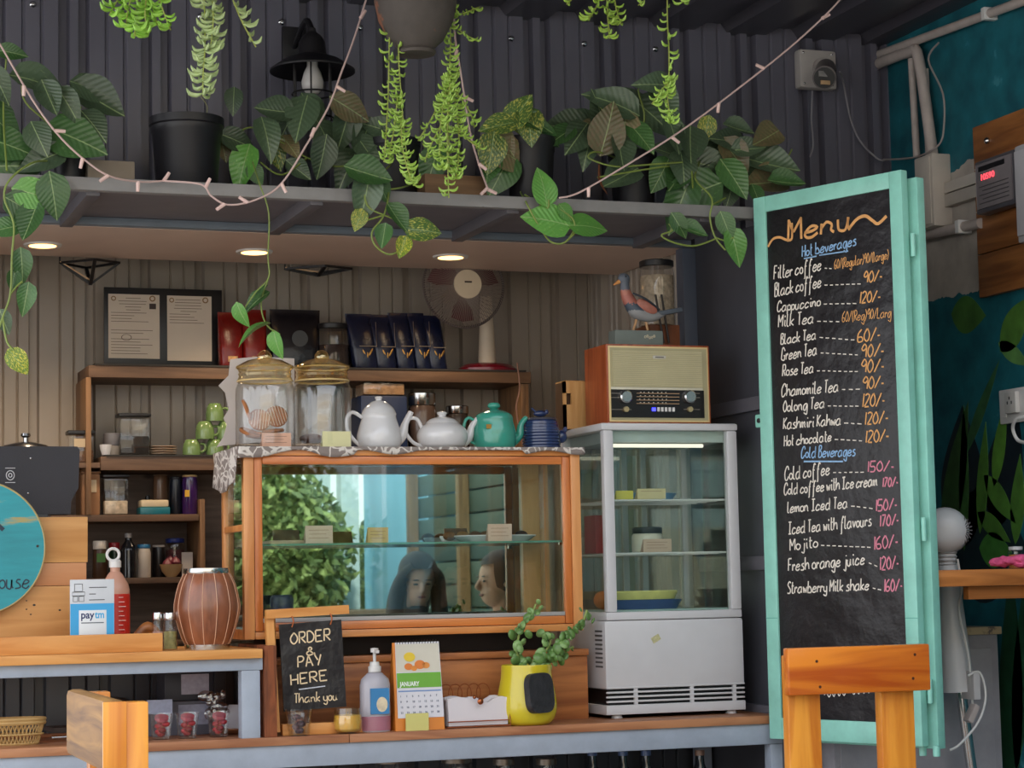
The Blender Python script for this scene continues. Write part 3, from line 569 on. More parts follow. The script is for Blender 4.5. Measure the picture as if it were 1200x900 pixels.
single('camera_cable', MB().tube([A(984, 84, 6.6), A(988, 95, 6.68), A(997, 140, 6.74), A(1010, 168, 6.74), A(1030, 187, 6.74), A(1038, 187, 6.74)], .0035, 6, 6), P('#8e8a90', .5), 'pale cable looping from the security camera to the corner', 'cable')
single('loose_cable', MB().tube([A(952, 106, 6.74), A(951, 140, 6.75), A(953, 170, 6.74), A(949, 184, 6.74)], .003, 6, 6), P('#8e8a90', .5), 'short loose cable end hanging straight below the camera plate', 'cable')
# lantern
Yl = 6.52; c0 = A(366, 78, Yl); s_ = sc(366, Yl); cx, cz = c0.x, c0.z
t = thing('wall_lantern', 'black barn-style wall lantern with a wide brim and bare bulb', 'lamp', (cx, Yl, cz-.2)); LM = P('#1c1a1d', .45)
part('brim', MB().lathe([(.052, .035), (.09, .02), (51*s_, -.012), (51*s_, -.018), (.09, .01), (.04, .02)], (cx, Yl, cz), 36, cap=False), LM, t)
part('hood', MB().lathe([(.052, .03), (.045, .045), (.042, .08), (.03, .1), (.014, .112), (.012, .125), (0, .13)], (cx, Yl, cz), 24), LM, t)
part('bulb', MB().lathe([(0, -.095), (.02, -.09), (.034, -.07), (.036, -.05), (.028, -.02), (.018, 0), (.018, .02)], (cx, Yl, cz), 20), P('#cfcbc8', .15), t)
for k in range(6):
    an = k*PI/3+.2; part('cage_wire', MB().tube([(cx+.065*math.cos(an), Yl+.065*math.sin(an), cz), (cx+.065*math.cos(an), Yl+.065*math.sin(an), cz-.17)], .003, 6), LM, t)
for zz in (-.09, -.17): part('cage_ring', MB().tube([(cx+.066*math.cos(k*PI/12), Yl+.066*math.sin(k*PI/12), cz+zz) for k in range(24)], .003, 6, closed=True), LM, t)
part('wall_arm', MB().tube([(cx, Yl, cz+.12), (cx, Yl+.08, cz+.17), (cx, YW-.01, cz+.12)], .01, 8, 5), LM, t)
part('wall_plate', MB().box(cx-.04, cx+.04, YW-.02, YW, cz+.05, cz+.19, .004), LM, t)
# wire pendants
for i, (pl, nm) in enumerate([([(70, 308), (140, 308), (106, 333)], 'left'), ([(334, 315), (412, 315), (373, 323)], 'right')]):
    Yp = 7.4; a, c, d = [A(x, y, Yp) for x, y in pl]; t = thing('wire_pendant', 'black wire pendant frame under the soffit, %s' % ['the pointed one left of the certificates', 'the flat one above the black pouch'][i], 'lamp', (d.x, Yp, d.z))
    tips = [a, c, Vector((d.x, Yp-.1, a.z)), Vector((d.x, Yp+.1, a.z))]
    for q in tips: part('wire', MB().bar(q, d, .012, .008), M['black'], t)
    for q, r_ in ((0, 2), (2, 1), (1, 3), (3, 0)): part('wire', MB().bar(tips[q], tips[r_], .008, .008), M['black'], t)
    part('led_strip', MB().bar(a+Vector((0, -.006, .004)), d+Vector((0, -.006, .012)), .005, .004), P('#d8b48c', .4), t)
    part('suspension', MB().tube([a+Vector((0, 0, 0)), (a.x, Yp, 2.544)], .003, 6), M['black'], t)
# ================================================================ BACK WALL SHELVES
YS = 7.45
def shelfboard(x0, x1, ztop, zbot, name, label, y0=YS, mat_=True):
    t = thing(name, label, 'shelf', ((x0+x1)/2, YS, zbot)); part('plank', MB().box(x0, x1, y0, YB-.001, zbot, ztop-.006, .002), M['shelf'], t)
    if mat_: part('shelf_mat', MB().box(x0+.02, x1-.02, y0-.004, YB-.002, ztop-.006, ztop), P('#2b2826', .7), t)
    return t
z1 = A(180, 427, YS).z; z1b = A(180, 443, YS).z; t1 = shelfboard(A(104, 432, YS).x, A(622, 432, YS).x, z1, z1b, 'upper_wall_shelf', 'long brown wall shelf with the certificates, pouches and table fan')
z2 = A(190, 533, YS).z; z2b = A(190, 551, YS).z; t2 = shelfboard(A(118, 540, YS).x, A(622, 520, YS).x, z2, z2b, 'middle_wall_shelf', 'brown wall shelf carrying the green mugs and plates')
xl, xr = .85, A(240, 600, YS).x; z3 = A(160, 603, YS).z; z3b = A(160, 611, YS).z; z4 = A(160, 677, YS).z; z4b = A(160, 684, YS).z
t = thing('spice_cabinet', 'open brown wall cabinet with two rows of jars and tins', 'cabinet', (1.2, YS, 1.2))
part('shelf_board', MB().box(xl, xr-.02, YS, YB-.03, z3b, z3, .002), M['shelf'], t); part('shelf_board', MB().box(xl, xr-.02, YS, YB-.03, z4b, z4, .002), M['shelf'], t)
part('side_panel', MB().box(xr-.018, xr, YS-.004, YB-.03, 1.2, A(238, 585, YS).z, .002), M['shelfz'], t); part('back_panel', MB().box(xl, xr+.5, YB-.03, YB-.004, 1.2, z2b-.002), wood('back_ply', '#6e5c50', '#57483f', 'X', .6, 1.5), t)
part('side_panel', MB().box(A(100, 0, YS).x, A(106, 0, YS).x, YS-.004, YB-.03, z3, z1b-.001, .002), M['shelfz'], t); part('shelf_board', MB().box(xl, xr, YS, YB-.03, 1.2, 1.215, .002), M['shelf'], t)
part('end_post', MB().box(A(612, 480, YS).x, A(621, 480, YS).x, YS+.01, YB-.002, z2, z1b-.001, .002), M['shelfz'], t1)
# certificates
X0, X1, Z0, Z1 = RC(121, 339, 259, 425, 7.6); Z0 = z1+.001; Yq = 7.58
t = thing('certificate_frame', 'black double frame holding two printed licence certificates', 'picture frame', ((X0+X1)/2, Yq, Z0))
part('backing', MB().box(X0, X1, Yq, Yq+.012, Z0, Z1, .002), M['black'], t)
for x0, y0, x1, y1 in ((127, 345, 187, 420), (196, 347, 248, 423)):
    a, c, z0_, z1_ = RC(x0, y0, x1, y1, Yq-.002); pp = part('certificate', MB().box(a, c, Yq-.003, Yq-.0005, z0_, z1_), P('#cdbfae', .6, var=.03), t)
    wd_ = c-a; rnd = random.Random(x0); zz = z1_-.014
    for k in range(20):
        l = rnd.uniform(.3, .8) if k < 8 else rnd.uniform(.6, .92)
        if k in (9, 10, 13) or (x0 > 150 and k > 10): zz -= .0105; continue
        m0 = a+wd_*(.5-l/2) if k < 5 else a+wd_*.05
        part('print_line', MB().box(m0, m0+wd_*l*.9, Yq-.0036, Yq-.003, zz-.0012, zz+.0007), P('#6b5d52', .8, var=0), pp); zz -= .0105
    for fx, fz, r_ in ((.86, .94, .011), (.1, .93, .009)): part('seal', MB().lathe([(r_*.6, 0), (r_, 0), (r_, .0005), (r_*.6, .0005)], n=16, mat=Matrix.Translation((a+wd_*fx, Yq-.003, z0_+(z1_-z0_)*fz)) @ Matrix.Rotation(PI/2, 4, 'X'), cap=False), P('#8a6b48', .8), pp)
    if x0 < 150: part('photo', MB().box(a+wd_*.8, a+wd_*.93, Yq-.0038, Yq-.003, z1_-.052, z1_-.032), P('#3a2c28', .6), pp); part('stamp', MB().lathe([(.016, 0), (.019, 0), (.019, .0005), (.016, .0005)], n=20, sy=.6, mat=Matrix.Translation((a+wd_*.35, Yq-.003, z0_+.075)) @ Matrix.Rotation(PI/2, 4, 'X'), cap=False), P('#6f5f55', .8), pp)
def pouch(x0, y0, x1, y1, Y, zb_, name, label, c, group=None, lean=0, art=None, rough=.25):
    X0, X1, _, Z1 = RC(x0, y0, x1, y1, Y); h = Z1-zb_; cx = (X0+X1)/2; wd_ = (X1-X0)/2
    t = thing(name, label, 'pouch', (cx, Y, zb_), group); b = MB(); rings = []
    for k, (f, g_) in enumerate([(0, .9), (.06, 1), (.35, 1), (.65, .7), (.88, .25), (.93, .06), (1, .05)]):
        th = .035*g_; row = []
        for q in range(16):
            an = q*PI/8; row.append(b.b.verts.new((cx+lean*f*.05+wd_*math.copysign(abs(math.cos(an))**.5, math.cos(an))*(.94+.06*f), Y+th*math.copysign(abs(math.sin(an))**.6, math.sin(an)), zb_+f*h)))
        rings.append(row)
    for r0, r1 in zip(rings, rings[1:]):
        for q in range(16): b.b.faces.new((r0[q], r0[(q+1) % 16], r1[(q+1) % 16], r1[q]))
    b.b.faces.new(rings[0][::-1]); b.b.faces.new(rings[-1]); part('bag', b, pm('foil_'+name, c, rough, 0, var=.25, vs=25, bump=.6, bs=25), t)
    if art == 'sprout':
        for s_ in (-1, 0, 1): part('gold_sprout', MB().ball((cx+s_*.012, Y-.033, zb_+h*.24+abs(s_)*.01), .009, .5, .25, 2., 8, Matrix.Rotation(s_*.5, 4, 'Y')), M['gold'], t)
        part('label_outline', MB().bar((cx+wd_*.7, Y-.034, zb_+h*.4), (cx+wd_*.75, Y-.015, zb_+h*.85), .0025, .001), P('#8a7a6a', .5), t); part('label_outline', MB().bar((cx-wd_*.6, Y-.036, zb_+h*.4), (cx+wd_*.7, Y-.036, zb_+h*.4), .001, .0025), P('#8a7a6a', .5), t)
    if art == 'red': part('label_print', MB().box(cx-.015, cx+.02, Y-.0372, Y-.0365, zb_+.02, zb_+.04), P('#c08a5a', .6, var=.5, vs=90), t)
    if art == 'black': part('window_patch', MB().lathe([(0, 0), (.03, 0), (.03, .001), (0, .001)], n=20, mat=Matrix.Translation((cx+.01, Y-.034, zb_+h*.5)) @ Matrix.Rotation(PI/2, 4, 'X')), P('#33302f', .3), t)
    return t
pouch(255, 366, 284, 424, 7.54, z1, 'coffee_pouch', 'red foil pouch right beside the certificates', '#701410', art='red'); pouch(283, 363, 312, 424, 7.535, z1, 'coffee_pouch', 'red foil pouch nearer the black pouch, half behind the hanging vine', '#701410', art='red')
pouch(316, 363, 375, 428, 7.54, z1, 'black_pouch', 'large black foil pouch on the upper wall shelf', '#17151b', art='black')
for i, (a, c, y) in enumerate([(412, 443, 368), (438, 464, 369), (462, 486, 367), (484, 504, 367), (500, 523, 370)]):
    pouch(a, y, c, 430, 7.51+.0*i, z1, 'tea_pouch', 'dark navy pouch with a gold sprout, %s' % ['leftmost of the five in the row', 'second from left of the five', 'middle one of the five', 'second from right of the five', 'rightmost, nearest the table fan'][i], '#141a33', 'navy pouches on the upper shelf', lean=-.5, art='sprout')
def jar(name, label, x0, y0, x1, y1, Y, zb_=None, body='gclear', lid=None, lidc='#1b1a1c', lidh=.12, fill=None, fillh=.5, cat='jar', square=False, group=None, knob=False, tag_=None, neck=.9, bodymat=None):
    X0, X1, Z0, Z1 = RC(x0, y0, x1, y1, Y); zb_ = Z0 if zb_ is None else zb_; h = Z1-zb_; cx = (X0+X1)/2; r = (X1-X0)/2; hb = h*(1-lidh)
    t = thing(name, label, cat, (cx, Y, zb_), group); bm_ = bodymat or M[body]
    if square:
        part('body', MB().box(cx-r*.93, cx+r*.93, Y-r*.7, Y+r*.7, zb_, zb_+hb, min(.01, r*.2)), bm_, t)
        if fill: part('contents', MB().box(cx-r*.87, cx+r*.87, Y-r*.64, Y+r*.64, zb_+.003, zb_+hb*fillh, .004), P(fill, .85, var=.3, vs=60), t)
        part('lid', MB().box(cx-r, cx+r, Y-r*.78, Y+r*.78, zb_+hb+.0005, zb_+h, .004), P(lidc, .35), t)
    else:
        part('body', MB().lathe([(0, 0), (r*.9, 0), (r*.96, h*.02), (r*.96, hb*.85), (r*.9*neck/.9, hb*.95), (r*.85*neck/.9, hb)], (cx, Y, zb_)), bm_, t)
        if fill: part('contents', MB().lathe([(0, .003), (r*.88, .003), (r*.9, .006), (r*.9, hb*fillh), (0, hb*fillh+.002)], (cx, Y, zb_)), P(fill, .85, var=.35, vs=80), t)
        part('lid', MB().lathe([(0, 0), (r*neck, 0), (r*neck*1.03, .002), (r*neck*1.03, h*lidh-.003), (r*neck*.95, h*lidh), (0, h*lidh)], (cx, Y, zb_+hb+.0005)), P(lidc, .35) if lid is None else M[lid], t)
    if tag_: part('paper_label', MB().box(cx-r*.55, cx+r*.55, Y-r*(.74 if square else .99)-.001, Y-r*(.705 if square else .97), zb_+hb*.55, zb_+hb*.85), P(tag_, .7), t)
    return t
jar('black_lid_jar', 'clear jar with black lid beside the black pouch', 370, 380, 410, 430, 7.54, z1, lidh=.12, fill='#33231c', fillh=.6)
X0, X1, _, Z1 = RC(404, 405, 415, 430, 7.6); single('wooden_stopper', MB().lathe([(.018, 0), (.02, .01), (.017, .06), (.012, .07), (0, .072)], (X0+.02, 7.6, z1)), M['shelfz'], 'small wooden stopper between the black-lid jar and the navy pouches', 'stopper')
# table fan
Yf = 7.42; c0 = A(545, 335, Yf); s_ = sc(545, Yf); fx, fz = c0.x-.006, c0.z; rf = 50*s_
t = thing('table_fan', 'table fan with wire grille, cream hub disc and dark red base', 'fan', (A(570, 0, Yf).x, 7.55, z1)); mR = Matrix.Translation((fx, Yf, fz)) @ Matrix.Rotation(PI/2, 4, 'X')
part('hub_disc', MB().lathe([(0, .055), (17*s_, .052), (17.5*s_, .045), (0, .044)], n=28, mat=mR), P('#d8c9ae', .4), t)
printed('hub_print', 'FAN', P('#3b302a', .5), t, .001, fpl(fx-.015, Yf-.056, fz), .03) if False else None
part('hub_print', MB().box(fx-.014, fx+.014, Yf-.0565, Yf-.0555, fz+.004, fz+.01), P('#3b302a', .5), t)
b = MB()
for k in range(110):
    an = 2*PI*k/110; pts = [(fx+r_*math.cos(an+tw_), Yf-d, fz+r_*math.sin(an+tw_)) for r_, d, tw_ in ((16*s_, .048, 0), (rf*.7, .045, .05), (rf*.95, .025, .09), (rf, 0, .1))]; b.tube(pts, .0011, 4)
    pts = [(fx+r_*math.cos(an), Yf+d, fz+r_*math.sin(an)) for r_, d in ((.03, .06), (rf*.8, .05), (rf, 0))]; 
    if k % 2: b.tube(pts, .0011, 4)
o = part('grille_wires', b, P('#8d8078', .35), t); o['kind'] = 'stuff'
for rr_ in (rf, rf*.985): part('grille_rim', MB().tube([(fx+rr_*math.cos(k*PI/24), Yf, fz+rr_*math.sin(k*PI/24)) for k in range(48)], .004, 6, closed=True), P('#5a4f4c', .4), t)
for k in range(3):
    an = k*2*PI/3+.5; b = MB(); pv = []
    for (r_, w_) in ((.02, .2), (.05, .5), (rf*.6, .62), (rf*.85, .5)):
        pv.append([b.b.verts.new((fx+r_*math.cos(an+w_*q), Yf+.01+.03*q, fz+r_*math.sin(an+w_*q))) for q in (-.8, 0, .8)])
    for r0, r1 in zip(pv, pv[1:]):
        for q in range(2): b.b.faces.new((r0[q], r0[q+1], r1[q+1], r1[q]))
    part('blade', b, P('#5c1a26', .3), t)
part('motor', MB().lathe([(0, -.06), (.04, -.06), (.055, -.09), (.05, -.13), (.02, -.15), (0, -.15)], n=20, mat=mR), P('#9c8f84', .4), t)
bx_ = A(572, 425, 7.54).x
part('stand', MB().tube([(bx_, 7.55, z1+.03), (bx_, 7.55, fz-.02)], [.035, .022], 18), P('#cfc0ab', .4), t); part('base', MB().lathe([(0, 0), (37*s_, 0), (37*s_, .012), (30*s_, .028), (.04, .036), (0, .036)], (bx_, 7.55, z1), 30, sy=.75), P('#6e1524', .25, coat=.4), t)
single('fan_lead', MB().tube([A(606, 425, 7.42), A(609, 455, 7.43), A(605, 480, 7.43), A(612, 520, 7.43)], .003, 6, 5), P('#8f6a5a', .5), 'thin brown fan lead hanging over the wall shelf edge', 'cable')
# mugs
def mug(x0, y0, x1, y1, Y, zb_, label, side=1, h=None):
    X0, X1, Z0, Z1 = RC(x0, y0, x1, y1, Y); cx = (X0+X1)/2; r = (X1-X0)/2; h = Z1-Z0
    t = thing('green_mug', label, 'mug', (cx, Y, zb_), 'green mugs on the middle wall shelf'); g_ = P('#6f8a55', .2, var=.05, coat=.5)
    part('bowl', MB().lathe([(0, 0), (r*.98, 0), (r, .004), (r, h*.45), (r*.9, h*.75), (r*.68, h*.97), (r*.6, h), (0, h)], (cx, Y, zb_), 28), g_, t)
    part('handle', MB().tube([(cx+side*r*.9, Y-.01, zb_+h*.72), (cx+side*r*1.35, Y-.015, zb_+h*.68), (cx+side*r*1.4, Y-.015, zb_+h*.35), (cx+side*r*.95, Y-.01, zb_+h*.2)], .005, 8, 5), g_, t); return h
hh = mug(214, 513, 235, 532, 7.5, z2, 'green mug at the bottom left of the mug pyramid'); mug(241, 513, 262, 532, 7.5, z2, 'green mug at the bottom right of the pyramid, mostly behind the paper bag')
h2 = mug(229, 491, 251, 512, 7.5, z2+hh+.0005, 'green mug on the left of the middle row'); mug(254, 491, 275, 512, 7.5, z2+hh+.0005, 'green mug on the right of the middle row, half hidden by the paper bag'); mug(241, 470, 262, 491, 7.5, z2+hh+h2+.001, 'green mug on the very top of the mug pyramid')
for k in range(4):
    X0, X1, _, _ = RC(174, 521, 207, 533, 7.52); cx, r = (X0+X1)/2, (X1-X0)/2
    single('saucer', MB().lathe([(0, 0), (r*.5, 0), (r, .007), (r, .0085), (r*.5, .003), (0, .003)], (cx, 7.52, z2+k*.0087), 28), P('#b9a48f', .25), 'cream saucer, %s in the small stack' % ['lowest', 'second lowest', 'second from the top', 'topmost'][k], 'plate', 'stacked saucers')
jar('canister', 'square clear canister with black lid half full of dark grounds', 137, 485, 175, 533, 7.52, z2, square=True, fill='#1a1514', fillh=.5, lidh=.09)
jar('grinder_cup', 'dome-topped steel strainer cup beside the dark canister', 120, 508, 143, 528, 7.55, z2, lidh=.55, bodymat=P('#8f8a86', .3), lidc='#77757a', cat='cup')
X0, X1, Z0, Z1 = RC(111, 520, 124, 537, 7.47); single('small_cup', MB().lathe([(0, 0), (.014, 0), (.02, .02), (.022, .036), (.019, .036), (.016, .02), (0, .004)], (X1+.0, 7.47, z2)), M['porc'], 'tiny white cup at the left end of the mug shelf', 'cup')
X0, X1, Z0, Z1 = RC(78, 505, 110, 543, 7.5); tt = thing('side_ledge', 'small dark ledge holding the labelled canister left of the mug shelf', 'ledge', (X0, 7.5, Z0-.02)); part('board', MB().box(X0-.02, A(118, 540, YS).x-.002, YS, YB-.001, Z0-.018, Z0), M['shelf'], tt)
jar('labelled_canister', 'clear canister with black lid and cream label left of the mug shelf', 78, 505, 110, 543, 7.5, Z0, square=True, fill='#6a4a36', fillh=.45, lidh=.13, tag_='#cdb898')
# spice cabinet row 1 (on z3)
jar('kraft_pack', 'brown kraft pack with a cream label next to the black till', 94, 553, 117, 603, 7.5, z3, square=True, bodymat=P('#9a6f4c', .7), lidc='#8d6646', lidh=.05, tag_='#d8c3a2', cat='packet')
jar('flour_canister', 'clear canister with dark lid half full of pale flour', 119, 557, 150, 601, 7.5, z3, square=True, fill='#cdb9a0', fillh=.38, lidh=.07)
X0, X1, Z0, Z1 = RC(162, 581, 197, 600, 7.5); t = thing('butter_dish', 'teal and cream butter dish in the spice cabinet', 'dish', ((X0+X1)/2, 7.5, z3)); part('base', MB().box(X0, X1, 7.46, 7.54, z3, z3+.026, .004), P('#1f6f7d', .3), t); part('cover', MB().box(X0+.004, X1-.004, 7.465, 7.535, z3+.0265, z3+.052, .006), P('#d5c1a0', .35), t)
single('pepper_mill', MB().lathe([(.011, 0), (.009, .03), (.011, .05), (.008, .07), (0, .075)], (A(173, 580, 7.57).x, 7.57, z3+.0)), M['black'], 'slim black mill behind the butter dish', 'mill')
jar('amber_tumbler', 'upside-down brownish tumbler behind the butter dish', 179, 556, 197, 600, 7.58, z3, lidh=.03, bodymat=P('#6b5240', .2), lidc='#6b5240', cat='tumbler')
jar('dark_canister', 'nearly black canister left of the purple tin', 198, 559, 214, 601, 7.52, z3, bodymat=P('#141925', .3), lidc='#10141d', lidh=.06)
t = jar('purple_tin', 'glossy purple tin with a yellow label patch', 213, 557, 232, 601, 7.5, z3, bodymat=P('#3c1d58', .15, coat=.6), lidc='#b79a6a', lidh=.05, cat='tin'); q = A(220, 578, 7.46); part('yellow_patch', MB().box(q.x-.008, q.x+.008, 7.468, 7.472, q.z-.012, q.z+.012), P('#d8a93a', .4), t)
# row 2 (on z4)
jar('herb_jar', 'white-capped herb jar with green label, leftmost in the lower row', 108, 634, 126, 677, 7.5, z4, bodymat=P('#3f2a1c', .3), lidc='#d8cfc4', lidh=.22, tag_='#3f6a35'); jar('red_lid_jar', 'red-lidded green jar between the herb jar and dark bottle', 127, 636, 141, 677, 7.54, z4, bodymat=P('#1f3a24', .3), lidc='#a01f28', lidh=.2)
X0, X1, Z0, Z1 = RC(141, 625, 160, 677, 7.48); cx, r, h = (X0+X1)/2, (X1-X0)/2, Z1-z4
t = thing('syrup_bottle', 'tall black syrup bottle with a grey cap in the lower row', 'bottle', (cx, 7.48, z4)); part('body', MB().lathe([(0, 0), (r, 0), (r, h*.6), (r*.85, h*.72), (r*.4, h*.83), (r*.38, h*.9), (0, h*.9)], (cx, 7.48, z4)), P('#0f1117', .15, coat=.5), t); part('cap', MB().lathe([(0, 0), (r*.45, 0), (r*.45, h*.1), (0, h*.1)], (cx, 7.48, z4+h*.9)), P('#8a8788', .3), t)
jar('blue_lid_shaker', 'white shaker with a blue lid right of the black bottle', 160, 638, 177, 677, 7.5, z4, bodymat=P('#bdb3a8', .35), lidc='#2d6f9a', lidh=.12); jar('dark_spice_jar', 'dark spice jar with a white lid behind the onion bowl', 178, 639, 194, 677, 7.54, z4, bodymat=P('#1e1b1c', .3), lidc='#bdb3a8', lidh=.06)
jar('navy_lid_tub', 'clear tub with a navy lid behind the bowl of onions', 193, 631, 217, 655, 7.59, z4, fill='#5a2c30', fillh=.8, lidc='#26347a', lidh=.12, cat='tub')
X0, X1, Z0, Z1 = RC(187, 658, 214, 676, 7.49); cx, r = (X0+X1)/2, (X1-X0)/2
single('small_bowl', MB().lathe([(0, 0), (r*.4, 0), (r*.8, .02), (r, .045), (r*.94, .045), (r*.7, .02), (0, .01)], (cx, 7.49, z4)), P('#b08e64', .35), 'tan bowl of red onions in the lower cabinet row', 'bowl')
for k, (dx, dy) in enumerate(((-.015, -.01), (.014, -.012), (0, .015))): single('red_onion', MB().lathe([(0, 0), (.012, .004), (.018, .016), (.012, .028), (.002, .036), (0, .038)], (cx+dx, 7.49+dy, z4+.03+.006*k), 14), P('#6d2a38', .4, var=.2), 'small red onion in the tan bowl, %s' % ['the left one', 'the right one', 'the rear topmost one'][k], 'onion', 'onions in the tan bowl')
X0, X1, Z0, Z1 = RC(213, 647, 226, 676, 7.5); single('price_tag', MB().box(X0, X1, 7.5, 7.504, z4, Z1), P('#b9b0a8', .6), 'grey-white tag standing right of the onion bowl', 'card')
# ================================================================ LEFT UPPER COUNTER
ZU = 1.212
X0, X1, Z0, Z1 = RC(-60, 523, 95, 603, 6.62)
t = thing('till_screen', 'large black till housing with rivets at the left edge', 'till', ((X0+X1)/2, 6.62, ZU))
b = MB(); poly = [(X1-.012, Z1), (X1-.004, Z1-.01), (X1-.008, Z0+.08), (X1-.03, Z0+.04), (X1-.032, Z0), (X0, Z0), (X0, Z1)]; b.prism(poly, 6.62, 6.72); part('housing', b, P('#2a2a33', .55, var=.08, bump=.2, bs=200), t)
part('foot', MB().box(X0+.06, X1-.1, 6.61, 6.7, ZU, Z0, .004), M['black'], t)
for x, y in ((36, 537), (33, 578)): part('rivet', MB().ball(A(x, y, 6.619), .004, n=8), M['chrome'], t)
q = A(12, 557, 6.618); part('round_mark', MB().tube([(q.x+.012*math.cos(k*PI/8), 6.617, q.z+.014*math.sin(k*PI/8)) for k in range(16)], .0016, 4, closed=True), P('#cfcfd6', .5), t); part('round_mark', MB().tube([(q.x+.005*math.cos(k*PI/8), 6.617, q.z+.006*math.sin(k*PI/8)) for k in range(16)], .0016, 4, closed=True), P('#cfcfd6', .5), t)
for dz in (-.022, .022): part('mark_bar', MB().box(q.x-.015, q.x+.015, 6.616, 6.619, q.z+dz-.001, q.z+dz+.001), P('#cfcfd6', .5), t)
X0, X1, Z0, Z1b = RC(3, 512, 66, 526, 6.85); t = thing('steel_pot', 'pot with a domed dark lid and chrome knob behind the till', 'pot', ((X0+X1)/2, 6.9, 1.45)); cx, r = (X0+X1)/2, (X1-X0)/2
part('body', MB().lathe([(0, 0), (r*.9, 0), (r*.95, .01), (r*.95, Z0-1.45)], (cx, 6.95, 1.45), cap=False), P('#77757a', .25), t); part('lid', MB().lathe([(r, -.005), (r, .004), (r*.8, .018), (r*.3, .028), (0, .03)], (cx, 6.95, Z0)), P('#2b2a2e', .2, coat=.5), t); part('knob', MB().lathe([(.008, 0), (.008, .014), (.016, .02), (.014, .028), (0, .029)], (cx, 6.95, Z0+.028)), M['chrome'], t)
st = thing('pot_stand', 'dark stand under the steel pot behind the till', 'stand', (cx, 6.95, 0)); part('top', MB().box(cx-.2, cx+.14, 6.83, 7.07, 1.43, 1.45, .003), M['shelf'], st)
for dx in (-.18, .12): part('leg', MB().box(cx+dx-.015, cx+dx+.015, 6.85, 6.88, 0, 1.43), M['shelf'], st); part('leg', MB().box(cx+dx-.015, cx+dx+.015, 7.02, 7.05, 0, 1.43), M['shelf'], st)
# pallet panel
Yp = 6.4; X1 = A(103, 660, Yp).x; zz = [ZU+.0, A(50, 687, Yp).z, A(50, 660, Yp).z, A(50, 606, Yp).z]
t = thing('sign_panel', 'pale pine board panel behind the round teal sign', 'panel', (X1-.3, Yp, ZU)); pc = wood('light_pine', '#d9a263', '#c4894a', 'X', .5, .7)
for i, (a, c) in enumerate(zip(zz, zz[1:])): part('board', MB().box(.25, X1+(0 if i != 1 else -.004), Yp+.001*i, Yp+.022, a+.001, c, .002), pc if i != 1 else wood('rosy_pine', '#cf9263', '#b9774a', 'X', .5, .7), t)
for x, y, s in ((40, 709, .003), (31, 714, .002), (31, 704, .0018), (36, 720, .002), (70, 715, .0025)): part('nail_hole', MB().lathe([(0, 0), (s, 0), (s, .001), (0, .001)], n=8, mat=Matrix.Translation(A(x, y, Yp)) @ Matrix.Rotation(PI/2, 4, 'X'), sx=1.5), M['black'], t)
part('prop_leg', MB().box(.5, .54, Yp+.023, Yp+.06, ZU, 1.6), M['pinez'], t)
# round sign
Ys = 6.36; c0 = A(-27, 642, Ys); s_ = sc(0, Ys); r = 80*s_*.985
t = thing('round_sign', 'round turquoise painted wooden sign with dark lettering at the left edge', 'sign', (c0.x, Ys, ZU)); 
part('disc', MB().lathe([(0, 0), (r, 0), (r, .016), (r-.003, .02), (0, .02)], n=64, mat=Matrix.Translation((c0.x, Ys+.02, c0.z)) @ Matrix.Rotation(PI/2, 4, 'X')), chips('teal_sign', '#2a9aa6', '#a99a62', .60, .68, 3.2, .5, (1, 1, 7)), t)
def rim_(rr): return MB().tube([(c0.x+rr*math.cos(k*PI/32), Ys+.002, c0.z+rr*math.sin(k*PI/32)) for k in range(64)], .003, 6, closed=True)
part('worn_rim', rim_(r-.002), P('#ad9a66', .6, var=.2), t)
q = A(-13, 690, Ys); mS = fpl(q.x, Ys-.0005, q.z-.006)
b = MB(); fS = lambda x, y, h: Vector((x, Ys+.0-.0012*h, y)); write(b, 'house', (A(-11, 690, Ys).x, q.z), (A(34, 689, Ys).x, A(34, 689, Ys).z), .05, fS, .0042, .0); part('lettering', b, P('#25394a', .6), t)
b = MB(); ribbon(b, [(A(-6, 612, Ys).x, A(-6, 612, Ys).z), (A(4, 621, Ys).x, A(4, 621, Ys).z)], .012, fS); part('painted_stroke', b, P('#25394a', .6), t)
part('hole', MB().lathe([(0, 0), (.004, 0), (.004, .001), (0, .001)], n=10, mat=Matrix.Translation(A(44, 640, Ys-.001)) @ Matrix.Rotation(PI/2, 4, 'X')), M['black'], t)
X1 = A(190, 750, 6.2).x; zt_ = A(100, 744, 6.2).z
single('front_batten', MB().box(.3, X1, 6.19, 6.215, ZU, zt_, .002), M['pine'], 'long pale pine batten standing along the edge of the raised counter', 'batten')
# payment card
X0, X1, Z0, Z1 = RC(82, 679, 134, 742, 6.24); Yk = 6.24; W_ = X1-X0; H_ = Z1-ZU
t = thing('payment_sign', 'blue and white payment card with a big printed wordmark', 'sign', ((X0+X1)/2, Yk, ZU))
part('card', MB().box(X0, X1, Yk, Yk+.004, ZU, Z1, .0015), P('#c9cdd3', .3), t); part('blue_field', MB().box(X0+.001, X1-.001, Yk-.0006, Yk-.0001, ZU+.022, Z1-H_*.33), P('#35a3dd', .3, var=0), t); part('navy_field', MB().box(X0+.001, X1-.001, Yk-.0006, Yk-.0001, ZU, ZU+.0215), P('#3a4a8f', .3, var=0), t)
part('white_field', MB().box(X0+W_*.2, X1-W_*.18, Yk-.0012, Yk-.0007, ZU, Z1-H_*.42, .0004), P('#dfe4e8', .3, var=0), t)
printed('wordmark', 'pay', P('#1d2f66', .4), t, .03, fpl(X0+W_*.24, Yk-.0013, Z1-H_*.53), W_*.3); printed('wordmark', 'tm', P('#2aa6dc', .4), t, .03, fpl(X0+W_*.56, Yk-.0013, Z1-H_*.53), W_*.21)
